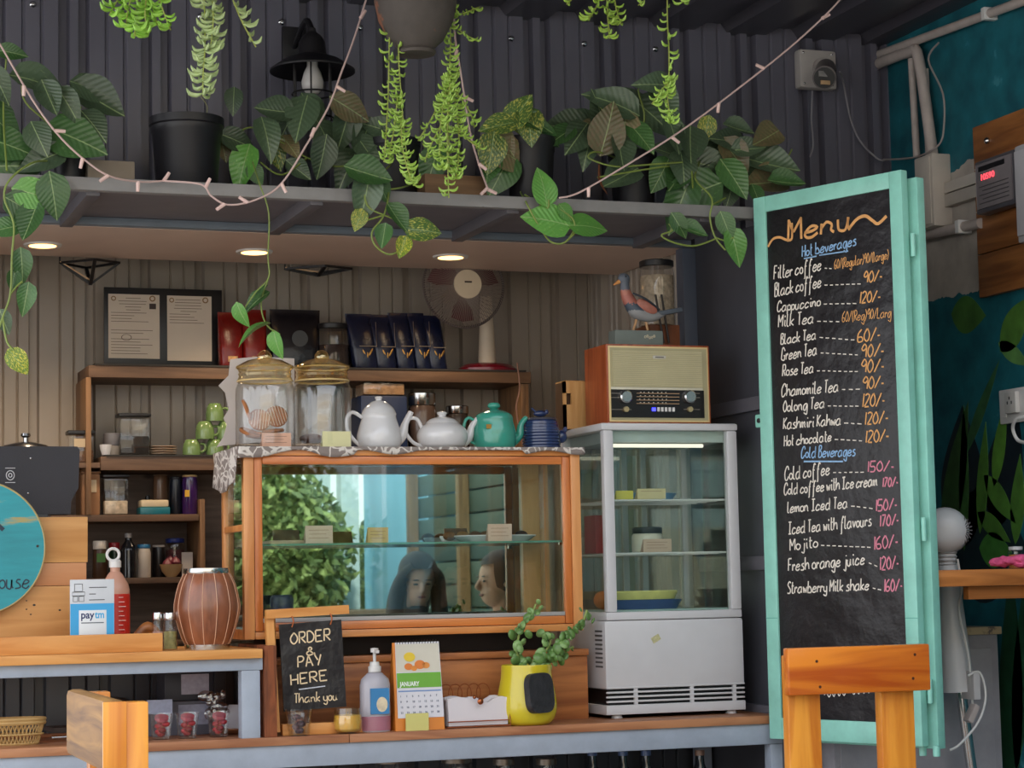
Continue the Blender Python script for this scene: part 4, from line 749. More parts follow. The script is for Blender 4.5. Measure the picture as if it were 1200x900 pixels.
part('print_line', MB().box(X0+W_*.25, X1-W_*.24, Yk-.0016, Yk-.0012, Z1-H_*.6, Z1-H_*.585), P('#66707a', .5), t)
for dz, l in ((.11, .4), (.2, .15), (.28, .35)): part('print_line', MB().box(X0+W_*.43, X0+W_*(.43+l), Yk-.0006, Yk-.0001, Z1-H_*dz-.0012, Z1-H_*dz+.0012), P('#44484e', .5), t)
for (a_, c_, d_, e_) in ((.1, .28, .06, .16), (.05, .33, .17, .22), (.07, .17, .23, .3), (.2, .31, .23, .3)): part('emblem', MB().tube([(X0+W_*a_, Yk-.001, Z1-H_*d_), (X0+W_*c_, Yk-.001, Z1-H_*d_), (X0+W_*c_, Yk-.001, Z1-H_*e_), (X0+W_*a_, Yk-.001, Z1-H_*e_)], .0008, 4, closed=True), P('#3c4046', .5), t)
# red bottle
X0, X1, Z0, Z1 = RC(118, 665, 152, 742, 6.36); cx, r, h = (X0+X1)/2, (X1-X0)/2, A(135, 665, 6.36).z-ZU
t = thing('sanitiser_bottle', 'peach bottle with red label and white ring cap behind the payment card', 'bottle', (cx, 6.36, ZU))
part('body', MB().lathe([(0, 0), (r*.95, 0), (r, .006), (r, h*.72), (r*.9, h*.8), (r*.5, h*.92), (r*.34, h*.95), (r*.34, h)], (cx, 6.36, ZU), 32), P('#d9a58e', .25, trans=.2), t)
part('label', MB().lathe([(r*1.01, h*.08), (r*1.01, h*.68)], (cx, 6.36, ZU), 32, cap=False), P('#c32a1e', .35), t)
part('cap', MB().lathe([(0, 0), (r*.42, 0), (r*.42, .018), (r*.3, .024), (0, .024)], (cx, 6.36, ZU+h)), M['whitep'], t)
part('cap_ring', MB().tube([(cx-.006+.018*math.cos(k*PI/10), 6.36, ZU+h+.038+.018*math.sin(k*PI/10)) for k in range(20)], .0045, 8, closed=True), M['whitep'], t)
for k in range(9): part('print_line', MB().box(cx+.003, cx+.016+.004*(k % 3), 6.36-r*1.0-.003, 6.36-r*.9, ZU+h*(.64-.055*k)-.001, ZU+h*(.64-.055*k)+.001), P('#e9c4bb', .5), t)
X0, X1, Z0, Z1 = RC(150, 727, 192, 742, 6.33); b = MB()
b.tube([(X0, 6.33, ZU+.01), (X0+.03, 6.33, ZU+.045), ((X0+X1)/2+.005, 6.33, ZU+.068), (X1-.02, 6.33, ZU+.045), (X1, 6.33, ZU+.01)], [.01, .012, .014, .012, .01], 10, 5, flat=1.2)
single('wooden_napkin_ring', b, wood('dark_pine', '#a86a33', '#77451f', 'X', .4), 'arched carved wooden piece behind the front batten', 'ornament')
for i, (a, c, cc, lb) in enumerate([(178, 192, '#b58f86', 'salt shaker with pinkish salt, the left of two'), (191, 208, '#8d8c5a', 'herb shaker with green flakes, touching the wooden barrel')]):
    jar('glass_shaker', 'glass '+lb, a, 718, c, 757, 6.31-.02*i, ZU, fill=cc, fillh=.62, lidc='#b9b4ae', lidh=.2, lid='chrome', cat='shaker')
# barrel
X0, X1, Z0, Z1 = RC(204, 665, 281, 761, 6.27); cx = (X0+X1)/2; r = (X1-X0)/2*.985; Yb_ = 6.27; h = A(242, 666, Yb_).z-ZU
t = thing('wooden_barrel', 'red-brown wooden barrel tumbler with pale stave lines and steel rims', 'barrel', (cx, Yb_, ZU)); pr_ = [(0, .014), (r*.66, .014), (r*.78, h*.15), (r*.93, h*.35), (r, h*.5), (r*.97, h*.62), (r*.86, h*.8), (r*.68, h*.95), (0, h*.95)]
V, _ = spline([Vector((a, c, 0)) for a, c in pr_[1:-1]], [1]*7, 4); pf = [(0, .014)]+[(v.x, v.y) for v in V]+[(0, h*.95)]
part('body', MB().lathe(pf, (cx, Yb_, ZU), 48), wood('barrel_wood', '#9c6043', '#704029', 'Z', .3, .8, coat=.4), t)
part('foot_rim', MB().lathe([(0, 0), (r*.68, 0), (r*.69, .014), (0, .014)], (cx, Yb_, ZU), 40), M['chrome'], t); part('top_rim', MB().lathe([(r*.7, h*.93), (r*.72, h*.95), (r*.7, h), (r*.64, h), (r*.62, h*.95)], (cx, Yb_, ZU), 40, cap=False), M['chrome'], t)
for k in range(14):
    an = k*2*PI/14-.12; part('stave_line', MB().tube([(cx+(v.x+.0003)*math.cos(an), Yb_+(v.x+.0003)*math.sin(an), ZU+v.y) for v in V[::2]], .0013, 4), P('#d0a184', .5), t)
# cubby contents
ZC = .955
def glass_cup(cx, Y, z, r, h, label, fills, cat='cup', group=None):
    t = thing('glass_cup', label, cat, (cx, Y, z), group); part('cup', MB().lathe([(0, 0), (r*.72, 0), (r*.74, .004), (r, h), (r*.95, h), (r*.7, .008), (0, .008)], (cx, Y, z), 24, cap=False), M['gclear'], t)
    for k, c in enumerate(fills):
        an = k*2.4; rr = r*.4*((k % 3)/2); part('sweet', MB().ball((cx+rr*math.cos(an), Y+rr*math.sin(an), z+.016+k*h*.6/len(fills)), r*.34, 1, 1, .7, 10), P(c, .35), t)
    return t
for i, (a, c) in enumerate([(180, 203), (203, 235), (240, 272)]):
    X0, X1, Z0, Z1 = RC(a, 837, c, 868, 6.26); cx = (X0+X1)/2; rr = .036
    if i == 0: cx = X1-.036
    q = glass_cup(cx, 6.26, ZC, rr, .075, 'glass cup of red wrapped sweets in the cubby, %s' % ['half behind the left chair', 'the middle of three', 'the one nearest the blue post'][i], ['#a3222e', '#c23a44', '#7d1a24', '#c98a4a', '#a3222e', '#b8303c', '#8a1f2a', '#b8303c'], group='glass cups of sweets in the cubby')
    part('tin_lid', MB().lathe([(0, 0), (.02, 0), (.02, .009), (0, .0095)], (0, 0, 0), 20, Matrix.Translation((cx, 6.25, ZC+.058)) @ Matrix.Rotation(.35, 4, 'X')), P('#b44c5c', .35), q)
X0, X1, Z0, Z1 = RC(196, 838, 250, 866, 6.42); t = thing('carton', 'grey carton with a handwritten label behind the sweets cups', 'box', ((X0+X1)/2, 6.42, ZC)); part('box_body', MB().box(X0-.08, X1, 6.4, 6.55, ZC, ZC+.1, .003), P('#5a5a66', .7), t); part('paper_label', MB().box(X0+.03, X1-.02, 6.3985, 6.3995, ZC+.03, ZC+.09), P('#8f92a8', .7, var=.2, vs=60), t)
X0, X1, Z0, Z1 = RC(200, 806, 246, 838, 6.42); t = thing('cling_box', 'dark tray box with a scribbled white label on top of the carton', 'box', ((X0+X1)/2, 6.42, ZC+.1)); part('box_body', MB().box(X0-.02, X1+.01, 6.41, 6.55, ZC+.1005, ZC+.185, .004), P('#22212a', .5), t); part('paper_label', MB().box(X0+.03, X1-.005, 6.408, 6.4095, ZC+.12, ZC+.18), P('#9e98a4', .7, var=.15, vs=80), t)
b = MB()
for k in range(14): q = A(244+k*.9+random.uniform(-4, 10), 820+random.uniform(-10, 22), 6.36); q.z = max(q.z, ZC+.025); b.ball(q, .016, random.uniform(.6, 1.4), .5, random.uniform(.6, 1.3), 8)
single('plastic_wrap', b, glass('wrap', (.8, .8, .82), 2., .12), 'crumpled clear plastic wrap spilling beside the dark tray box', 'wrap')
X0, X1, Z0, Z1 = RC(180, 824, 202, 838, 6.35); single('price_card', MB().box(X0-.02, X1, 6.35, 6.354, ZC+.068, ZC+.11), P('#9ea6c0', .6, var=.1, vs=90), 'bluish white card standing behind the left sweets cup', 'card')
single('white_booklet', MB().bar((A(268, 0, 6.3).x, 6.3, ZC+.02), (A(281, 0, 6.36).x-.012, 6.36, ZC+.085), .08, .004), P('#b9b9c2', .6), 'white booklet leaning in the cubby corner by the blue post', 'booklet')
X0, X1, Z0, Z1 = RC(-20, 840, 55, 868, 6.25); cx = (X0+X1)/2; r = (X1-X0)/2
t = thing('wicker_basket', 'pale woven bamboo basket at the left end of the cubby', 'basket', (cx, 6.27, ZC)); bk = P('#b9965e', .6, var=.15)
for zz, rr in ((.004, .8), (.03, .95), (.062, 1.0), (.072, 1.0)): part('rim_band', MB().tube([(cx+r*rr*math.cos(k*PI/20), 6.3+r*.55*rr*math.sin(k*PI/20), ZC+zz) for k in range(40)], .006 if zz > .05 else .003, 6, closed=True), bk, t)
b = MB()
for k in range(44):
    for sg in (1, -1):
        an = k*2*PI/44; an2 = an+sg*.25; b.bar((cx+r*.8*math.cos(an), 6.3+r*.44*math.sin(an), ZC+.004), (cx+r*math.cos(an2), 6.3+r*.55*math.sin(an2), ZC+.068), .005, .002)
o = part('woven_strips', b, bk, t); o['kind'] = 'stuff'; part('base', MB().lathe([(0, 0), (r*.8, 0), (r*.8, .004), (0, .004)], (cx, 6.3, ZC), 32, sy=.55), bk, t)
single('cutting_board', MB().bar((A(58, 0, 6.45).x, 6.47, ZC+.03), (A(140, 0, 6.5).x, 6.5, ZC+.03), .12, .012), P('#3a2c28', .5), 'dark flat tray lying behind the basket in the cubby', 'tray')
single('steel_rod', MB().tube([(A(60, 860, 6.35).x, 6.35, ZC+.012), (A(95, 860, 6.35).x+.05, 6.38, ZC+.012)], .006, 10), M['chrome'], 'thin steel rod lying right of the basket', 'rod')
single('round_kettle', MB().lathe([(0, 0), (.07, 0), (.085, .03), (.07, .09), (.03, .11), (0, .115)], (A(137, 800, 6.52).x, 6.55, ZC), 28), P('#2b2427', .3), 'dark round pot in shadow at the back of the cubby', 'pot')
# ================================================================ RISER + CASE
ZW = .955
X0 = 1.48; X1 = A(689, 800, 6.37).x; zr = A(560, 764, 6.37).z; zt_ = 1.222
t = thing('wooden_riser', 'long varnished wooden riser box under the display case', 'box', (1.98, 6.37, ZW))
part('front_board', MB().box(X0, X1, 6.37, 6.39, ZW, zr-.022, .002), M['riser'], t); part('top_batten', MB().box(X0-.01, X1+.002, 6.36, 6.66, zr-.021, zr, .003), M['riser'], t)
part('end_board', MB().box(X1-.02, X1, 6.39, 6.65, ZW, zr-.022, .002), M['riser'], t); part('end_board', MB().box(X0, X0+.02, 6.39, 6.65, ZW, zr-.022, .002), M['riser'], t)
CX0, CX1, CY0, CY1, CZ0, CZ1 = 1.405, 2.492, 6.3, 6.62, 1.235, 1.808
single('gap_shade_beam', MB().box(1.5, 2.44, 6.46, 6.6, zr, CZ0-.0, .002), P('#2a211d', .7), 'dark beam under the display case standing in for the shade above the riser', 'beam')  # carries the case; its dark colour stands in for shade in the gap
t = thing('display_case', 'varnished pine and glass display case standing on the riser', 'display case', (1.95, 6.46, CZ0))
fw, fb = .052, .045
for y0, y1 in ((CY0, CY0+.03), (CY1-.03, CY1)):
    part('post', MB().box(CX0, CX0+.032, y0, y1, CZ0, CZ1, .003), M['casez'], t); part('post', MB().box(CX1-.032, CX1, y0, y1, CZ0, CZ1, .003), M['casez'], t)
    part('rail', MB().box(CX0+.033, CX1-.033, y0, y1, CZ0, CZ0+.022, .003), M['case'], t); part('rail', MB().box(CX0+.033, CX1-.033, y0, y1, CZ1-.022, CZ1, .003), M['case'], t)
# sash of the front glass
sx0, sx1, sz0, sz1 = CX0+.033, CX1-.033, CZ0+.023, CZ1-.023; sh = wood('sash', '#d98343', '#b9642a', 'X', .3, coat=.4); shz = wood('sash_upright', '#d98343', '#b9642a', 'Z', .3, coat=.4); k_ = .026
part('sash_stile', MB().box(sx0, sx0+k_, CY0+.004, CY0+.024, sz0, sz1, .006), shz, t); part('sash_stile', MB().box(sx1-k_, sx1, CY0+.004, CY0+.024, sz0, sz1, .006), shz, t)
part('sash_rail', MB().box(sx0+k_, sx1-k_, CY0+.004, CY0+.024, sz0, sz0+k_, .006), sh, t); part('sash_rail', MB().box(sx0+k_, sx1-k_, CY0+.004, CY0+.024, sz1-k_, sz1, .006), sh, t)
part('channel', MB().box(sx0+k_, sx1-k_, CY0+.006, CY0+.022, sz0+k_, sz0+k_+.012, .001), P('#a9a5a2', .35), t)
part('front_pane', MB().box(sx0+k_, sx1-k_, CY0+.012, CY0+.016, sz0+k_+.012, sz1-k_), M['glass'], t)
for x in (CX0, CX1-.02): part('side_rail', MB().box(x, x+.02, CY0+.031, CY1-.031, CZ0, CZ0+.03, .002), M['case'], t); part('side_rail', MB().box(x, x+.02, CY0+.031, CY1-.031, CZ1-.03, CZ1, .002), M['case'], t); part('side_pane', MB().box(x+.008, x+.012, CY0+.031, CY1-.031, CZ0+.03, CZ1-.03), M['glass'], t)
part('side_muntin', MB().box(CX0+.002, CX0+.018, CY0+.031, CY1-.031, 1.56, 1.58, .002), M['case'], t)
part('floor_board', MB().box(CX0+.033, CX1-.033, CY0+.031, CY1-.031, CZ0+.01, CZ0+.03), M['white'], t); part('top_board', MB().box(CX0+.02, CX1-.02, CY0+.031, CY1-.031, CZ1-.015, CZ1-.001), M['case'], t)
part('mirror_back', MB().box(CX0+.033, A(611, 640, CY1).x, CY1-.034, CY1-.031, CZ0+.031, CZ1-.031), M['mirror'], t, 'mirrored sliding back door')
part('back_post', MB().box(A(613, 640, CY1-.05).x, A(633, 640, CY1-.05).x, CY1-.05, CY1-.031, CZ0+.031, CZ1-.031, .002), wood('inner_post', '#c19763', '#a57a46', 'Z', .4), t)
part('sliding_pane', MB().box(A(634, 640, CY1).x, CX1-.034, CY1-.034, CY1-.031, CZ0+.031, CZ1-.031), M['glass'], t)
zs_ = A(480, 637, 6.4).z; part('glass_shelf', MB().box(CX0+.034, CX1-.034, CY0+.04, CY1-.052, zs_-.003, zs_+.003), M['green_edge'], t)
for x in (CX0+.05, CX1-.06): part('shelf_clip', MB().box(x, x+.012, CY0+.04, CY0+.05, zs_-.012, zs_-.0035), M['chrome'], t)
def card(x0, y0, x1, y1, Y, zb_, label, c='#d9b6a0', group=None, lines=3):
    X0, X1, Z0, Z1 = RC(x0, y0, x1, y1, Y); h = Z1-Z0; t = thing('price_card', label, 'card', ((X0+X1)/2, Y, zb_), group)
    b = MB().box(X0, X1, Y, Y+.0015, zb_, zb_+h); part('card_face', b, P(c, .65, var=.04), t); part('card_back', MB().bar(((X0+X1)/2, Y+.002, zb_+h), ((X0+X1)/2, Y+.028, zb_), X1-X0, .0012), P(c, .65, var=.04), t)
    for k in range(lines): part('written_line', MB().box(X0+(X1-X0)*.12, X1-(X1-X0)*(.15+.1*(k % 2)), Y-.0005, Y-.0001, zb_+h*(.75-.22*k)-.0006, zb_+h*(.75-.22*k)+.0006), P('#8d6a5c', .7), t)
card(358, 615, 390, 636, 6.37, zs_+.003, 'pale price card on the glass shelf before the mirrored greenery', '#d3bba6'); card(431, 617, 455, 635, 6.37, zs_+.003, 'yellowish price card in the middle of the glass shelf', '#cfae74'); card(572, 616, 600, 636, 6.36, zs_+.0035, 'pinkish price card in front of the long white plate', '#d7b6a4')
X0, X1, _, _ = RC(316, 628, 356, 636, 6.42); single('flat_board', MB().box(X0, X1, 6.4, 6.52, zs_+.0035, zs_+.015, .002), P('#b9a58a', .5), 'flat cream board at the left end of the glass shelf', 'board')
def oval(x0, x1, Y, z, label, name='serving_plate'):
    X0, X1, _, _ = RC(x0, 620, x1, 636, Y); cx, r = (X0+X1)/2, (X1-X0)/2
    return single(name, MB().lathe([(0, 0), (r*.78, 0), (r, .018), (r*.98, .021), (r*.76, .005), (0, .004)], (cx, Y, z), 36, sy=.5), M['porc'], label, 'plate')
oval(530, 628, 6.46, zs_+.0035, 'long white plate on the glass shelf behind the pinkish card'); oval(515, 545, 6.5, zs_+.0035, 'small white plate with a brown pastry left of the long plate')
for k, (x, c) in enumerate(((528, '#6a4a2a'), (543, '#7a5a30'), (558, '#5a3a22'), (570, '#6a4a2a'), (612, '#3a2a22'))): single('pastry', MB().ball((A(x, 625, 6.46).x, 6.47, zs_+.0235), .022, 1, 1, .7, 12), P(c, .7, var=.3, vs=60, bump=.5), 'brown pastry on the long plate, %s' % ['leftmost', 'second from left', 'third from left', 'just left of the card', 'right of the card'][k], 'pastry', 'pastries in the case')
# things on the case bottom
zf = CZ0+.0305
single('dark_tin', MB().lathe([(0, 0), (.035, 0), (.036, .09), (.03, .1), (0, .1)], (A(332, 700, 6.45).x, 6.47, zf)), P('#23304f', .4), 'navy tin standing at the lower left of the display case', 'tin')
# cloth with scalloped edge
b = MB(); nx, ny = 90, 16; gv = []
cx0, cx1 = CX0-.02, CX1+.012
for i in range(nx+1):
    row = []; x = cx0+(cx1-cx0)*i/nx
    for j in range(ny+1):
        y = CY0-.012+(CY1-CY0+.03)*j/ny; row.append(Vector((x, y, CZ1+.003+.0012*math.sin(x*37+j)*math.sin(j*1.7))))
    edge = .012+.007*math.sin(x*31)+.012*max(0, math.sin(x*11+1.2))*(x < 1.75)+(.035 if x < 1.5 else 0)*(1.5-x)*10*.6
    if 2.0 < x < 2.3: edge = .004
    row.insert(0, Vector((x, CY0-.014, CZ1-edge*.5))); row.insert(0, Vector((x, CY0-.012, CZ1-edge)))
    gv.append([b.b.verts.new(v) for v in row])
left = []
for k, d in enumerate((.03, .07, .115)):
    left.append([b.b.verts.new((cx0-.003*k-.004*math.sin(j*1.3), v.co.y, CZ1-d+.012*math.sin(j*.45)*(k == 2)+.05*(j/19)*(k == 2)*0)) for j, v in enumerate(gv[0])])
for r0, r1 in zip(gv, gv[1:]):
    for j in range(len(r0)-1): b.b.faces.new((r0[j], r0[j+1], r1[j+1], r1[j]))
prev = gv[0]
for r1 in left:
    for j in range(2, len(prev)-1): b.b.faces.new((prev[j], prev[j+1], r1[j+1], r1[j]))
    prev = r1
def clothmat():
    m, t_, bs = newmat('patterned_cloth'); N = t_.nodes; K = t_.links
    tc = N.new('ShaderNodeTexCoord'); wv = N.new('ShaderNodeTexVoronoi'); wv.inputs['Scale'].default_value = 26; wv.feature = 'DISTANCE_TO_EDGE'; nz = N.new('ShaderNodeTexNoise'); nz.inputs['Scale'].default_value = 14
    K.new(tc.outputs['Object'], nz.inputs[0]); ad = N.new('ShaderNodeVectorMath'); ad.operation = 'MULTIPLY_ADD'; K.new(nz.outputs[1], ad.inputs[0]); ad.inputs[1].default_value = (.12,)*3; K.new(tc.outputs['Object'], ad.inputs[2]); K.new(ad.outputs[0], wv.inputs['Vector'])
    r = N.new('ShaderNodeValToRGB'); e = r.color_ramp.elements; e[0].position = .06; e[0].color = L('#d6cfc8'); e[1].position = .1; e[1].color = L('#8b807b'); K.new(wv.outputs[0], r.inputs[0]); K.new(r.outputs[0], bs.inputs['Base Color']); bs.inputs['Roughness'].default_value = .9; return m
o = single('table_cloth', b, clothmat(), 'grey and white patterned cloth draped over the top of the display case', 'cloth'); md = o.modifiers.new('s', 'SOLIDIFY'); md.thickness = .0022; md.offset = 1
ZT = CZ1+.0072
# cookie jars
def cookiejar(x0, x1, label, name):
    Y = 6.42; X0, X1, _, _ = RC(x0, 440, x1, 515, Y); cx, r = (X0+X1)/2, (X1-X0)/2*.99; hb = A((x0+x1)/2, 450, Y).z-ZT; t = thing(name, label, 'jar', (cx, Y, ZT))
    part('glass_body', MB().lathe([(0, 0), (r*.94, 0), (r, .008), (r, hb*.92), (r*.93, hb), (r*.88, hb+.006), (r*.86, hb+.006), (r*.91, hb), (r*.975, hb*.92), (r*.975, .012), (0, .01)], (cx, Y, ZT), 40, cap=False), M['gclear'], t)
    ht = A((x0+x1)/2, 413, Y).z-ZT
    part('glass_lid', MB().lathe([(r*.84, hb+.008), (r*.93, hb+.01), (r*.9, hb+.018), (r*.87, hb+.022), (r*.9, hb+.03), (r*.87, hb+.035), (r*.9, hb+.043), (r*.98, hb+.05), (r*.96, hb+.055), (r*.6, hb+.072), (r*.2, hb+.08), (r*.12, hb+.084)], (cx, Y, ZT), 40, cap=False), M['amber'], t)
    part('lid_knob', MB().ball((cx, Y, ZT+ht-.016), .023, n=20), M['amber'], t)
    for zz in (hb+.008, hb+.05): part('lid_band', MB().tube([(cx+r*.93*math.cos(k*PI/20), Y+r*.93*math.sin(k*PI/20), ZT+zz) for k in range(40)], .0028, 6, closed=True), pm('amber_band', '#d9bd85', .15, 0, var=0, coat=.6), t)
    return cx, Y, r
cx, Y, r = cookiejar(276, 345, 'left lidded glass jar holding striped cookies', 'cookie_jar')
ck = P('#a86a3c', .75, var=.2, vs=50, bump=.4)
for k, (px, py, rot, tl) in enumerate([(289, 480, .2, 1.2), (304, 492, 1.35, .1), (324, 488, 1.3, -.3), (293, 507, .35, .3), (320, 505, .1, -.1), (300, 510, -.1, .1)]):
    q = A(px, py, 6.39+.012*(k % 3)); q.z = max(q.z, ZT+.024)
    mtx = Matrix.Translation(q) @ Matrix.Rotation(tl, 4, 'Y') @ Matrix.Rotation(rot, 4, 'X')
    rr = .035; t = thing('cookie', 'round brown cookie in the left glass jar, %s' % ['upright against the left wall', 'facing out with white icing stripes', 'striped one behind the pink card', 'lying at the lower left', 'flat at the lower right', 'flat at the bottom'][k], 'cookie', q, 'cookies in the glass jar')
    part('biscuit', MB().lathe([(0, -.006), (rr*.9, -.005), (rr, 0), (rr*.9, .005), (0, .007)], n=24, mat=mtx), ck, t)
    if k in (1, 2):
        for s in range(-3, 4):
            l = math.sqrt(max(0, .85-(s/4)**2))*rr; part('icing_stripe', MB().bar(mtx @ Vector((s*rr/4, -l, .0072)), mtx @ Vector((s*rr/4+.004, l, .0072)), .0014, .0012), P('#e8d6c4', .5), t)
cookiejar(344, 411, 'right lidded glass jar, nearly empty', 'glass_jar')
single('choc_lump', MB().ball((A(365, 508, 6.4).x, 6.4, ZT+.0285), .03, 1.3, 1, .55, 12), P('#4a2c22', .6, var=.3), 'dark brown lump at the bottom of the right jar', 'cookie')
card(307, 499, 341, 515, 6.335, ZT, 'pinkish price card leaning on the cookie jar', '#d9ab92'); card(378, 499, 411, 517, 6.33, ZT, 'pale yellow price card in front of the right glass jar', '#ddd9a8', lines=0)
# paper bag
Yg = 6.57; pts = [(256, 452), (268, 440), (270, 421), (300, 418), (345, 420), (345, 515), (262, 522), (254, 524), (262, 512), (266, 498), (262, 490), (268, 480), (264, 460)]
b = MB(); b.prism([(A(x, y, Yg).x, max(A(x, y, Yg).z, ZT)) for x, y in pts], Yg, Yg+.004); single('paper_sheet', b, P('#c9bfba', .8, var=.03), 'white scalloped paper sheet standing behind the cookie jar', 'paper')
# teapots
def teapot(cx, Y, z, prof, m, label, lidp, handle, spout, name='teapot', sx=1, hr=.006):
    t = thing(name, label, 'teapot', (cx, Y, z))
    V, _ = spline([Vector((a, c, 0)) for a, c in prof], [1]*len(prof), 4); part('body', MB().lathe([(0, V[0].y)]+[(max(0, v.x), v.y) for v in V], (cx, Y, z), 40), m, t)
    V, _ = spline([Vector((a, c, 0)) for a, c in lidp], [1]*len(lidp), 4); part('lid', MB().lathe([(max(0, v.x), v.y) for v in V]+[(0, V[-1].y)], (cx, Y, z), 32), m, t)
    part('handle', MB().tube([(cx+a, Y, z+c) for a, c in handle], hr, 10, 6), m, t)
    part('spout', MB().tube([(cx+a, Y, z+c) for a, c, _ in spout], [q for _, _, q in spout], 14, 6), m, t); return t
s_ = sc(440, 6.42)*1.02; k = s_
cx = A(444, 490, 6.42).x
teapot(cx, 6.42, ZT, [(22*k, 0), (25*k, 4*k), (26*k, 14*k), (23*k, 26*k), (20*k, 36*k), (20.5*k, 40*k)], M['porc'], 'tall white teapot beside the empty glass jar', [(20.5*k, 40*k), (17*k, 47*k), (9*k, 54*k), (3.5*k, 56*k), (4.5*k, 60*k), (0, 61*k)],
 [(-20*k, 36*k), (-31*k, 42*k), (-38*k, 36*k), (-38*k, 22*k), (-30*k, 10*k), (-22*k, 3*k)], [(17*k, 8*k, .024), (27*k, 16*k, .018), (32*k, 30*k, .011), (39*k, 43*k, .009)])
k = sc(520, 6.42)*1.02; cx = A(518, 490, 6.42).x
teapot(cx, 6.42, ZT, [(19*k, 0), (26*k, 4*k), (29.5*k, 14*k), (27*k, 23*k), (20*k, 29*k)], M['porc'], 'squat round white teapot in the middle of the case top', [(21*k, 28*k), (15*k, 34*k), (6*k, 37*k), (4*k, 38*k), (6*k, 42*k), (0, 44*k)],
 [(-24*k, 22*k), (-30*k, 34*k), (-40*k, 34*k), (-45*k, 22*k), (-36*k, 8*k), (-24*k, 3*k)], [(23*k, 8*k, .022), (32*k, 14*k, .015), (36*k, 26*k, .010), (43*k, 35*k, .008)])
k = sc(580, 6.42)*1.02; cx = A(579, 490, 6.42).x; tg = pm('teal_glaze', '#3f9d8a', .16, var=.06, coat=.5)
t = teapot(cx, 6.42, ZT, [(20*k, 0), (24*k, 3*k), (25*k, 18*k), (22.5*k, 30*k), (22*k, 34*k)], tg, 'sea-green enamel teapot with a knob lid', [(22.5*k, 34*k), (20*k, 40*k), (9*k, 45*k), (4*k, 46*k), (7.5*k, 49*k), (6*k, 53*k), (0, 54*k)],
 [(-21*k, 30*k), (-30*k, 36*k), (-36*k, 30*k), (-36*k, 14*k), (-22*k, 5*k)], [(19*k, 8*k, .022), (30*k, 16*k, .014), (33*k, 29*k, .010), (40*k, 37*k, .008)], hr=.005)
part('gold_print', MB().box(cx-17*k, cx-11*k, 6.36, 6.3625, ZT+22*k, ZT+27*k), M['gold'], t)
k = sc(635, 6.42); cx = A(634, 490, 6.42).x; bg_ = pm('blue_glaze', '#2b3a64', .25, var=.15, coat=.5)
t = thing('blue_jar', 'dark blue ribbed pottery jar with a bird on its lid', 'jar', (cx, 6.42, ZT)); pf = [(0, 0), (20*k, 0)]
for i in range(9): z = 1*k+i*3.6*k; R_ = (22.5 if i < 6 else 22.5-(i-5)*1.0)*k; pf += [(R_, z+.5*k), (R_, z+2.4*k), (R_*.955, z+3.1*k)]
part('body', MB().lathe(pf+[(18*k, 34*k), (0, 34*k)], (cx, 6.42, ZT), 40), bg_, t); part('lid', MB().lathe([(0, 34.2*k), (19*k, 34.2*k), (18*k, 36.5*k), (0, 38*k)], (cx, 6.42, ZT), 32), pm('blue_lid', '#4a4a55', .3), t)
bz = ZT+42*k; part('bird_knob', MB().ball((cx-1*k, 6.42, bz), 5*k, 1.7, .9, .8, 14).ball((cx+7*k, 6.42, bz+2*k), 3*k, 1, 1, 1, 10).bar((cx-5*k, 6.42, bz), (cx-12*k, 6.42, bz+6*k), .012, .005), bg_, t)
part('bird_spout', MB().ball((cx+25*k, 6.42, ZT+15*k), 6*k, 1.2, .9, 1.3, 12).tube([(cx+20*k, 6.42, ZT+12*k), (cx+28*k, 6.42, ZT+20*k), (cx+31*k, 6.42, ZT+26*k)], [.012, .009, .006], 8, 3), bg_, t)
# things behind on middle wall shelf
jar('granola_box', 'clear clip-lid box of granola with a grey-blue lid', 418, 440, 472, 465, 7.52, A(445, 465, 7.52).z, square=True, fill='#a07c5a', fillh=.75, lidc='#3f4560', lidh=.25)
X0, X1, Z0, Z1 = RC(418, 466, 472, 520, 7.52); single('navy_box', MB().box(X0, X1, 7.46, 7.6, z2, A(445, 465, 7.52).z-.001, .006), P('#1f2c4c', .4), 'navy blue box under the granola box behind the tall teapot', 'box')
jar('steel_lid_jar', 'large brown jar with a steel lid behind the two white teapots', 478, 461, 512, 533, 7.5, z2, bodymat=P('#4a3b34', .25, coat=.4), lid='chrome', lidh=.2)
jar('small_steel_lid_jar', 'smaller dark jar with a steel lid right of the big one', 522, 476, 550, 533, 7.52, z2, bodymat=P('#2f2825', .25), lid='chrome', lidh=.16)
# ================================================================ FRIDGE
FX0, FX1, FY0, FY1 = 2.575, 3.045, 6.3, 6.7; FZ0 = ZW; FZ1 = 1.893; wz = A(780, 716, FY0).z
t = thing('display_fridge', 'white countertop glass display fridge with wire shelves', 'fridge', ((FX0+FX1)/2, 6.5, FZ0)); Wm = M['white']
part('base_cabinet', MB().box(FX0-.012, FX1+.004, FY0, FY1, A(780, 806, FY0).z, wz-.026, .012), Wm, t); part('base_ledge', MB().box(FX0-.004, FX1+.0, FY0+.0, FY1, wz-.0255, wz, .004), Wm, t)
part('plinth', MB().box(FX0, FX1, FY0+.012, FY1, FZ0+.012, A(780, 806, FY0).z-.001), M['black'], t); part('plinth_rail', MB().box(FX0-.012, FX1+.004, FY0, FY1-.01, FZ0+.012, FZ0+.042, .003), Wm, t)
for k in range(4): zz = FZ0+.05+k*.0145; part('grille_slat', MB().box(FX0-.01, FX1+.002, FY0-.0, FY0+.008, zz, zz+.006, .001), Wm, t)
for x in (FX0+.085, FX0+.28, FX1-.04): part('grille_upright', MB().box(x, x+.012, FY0+.001, FY0+.009, FZ0+.042, FZ0+.105), Wm, t)
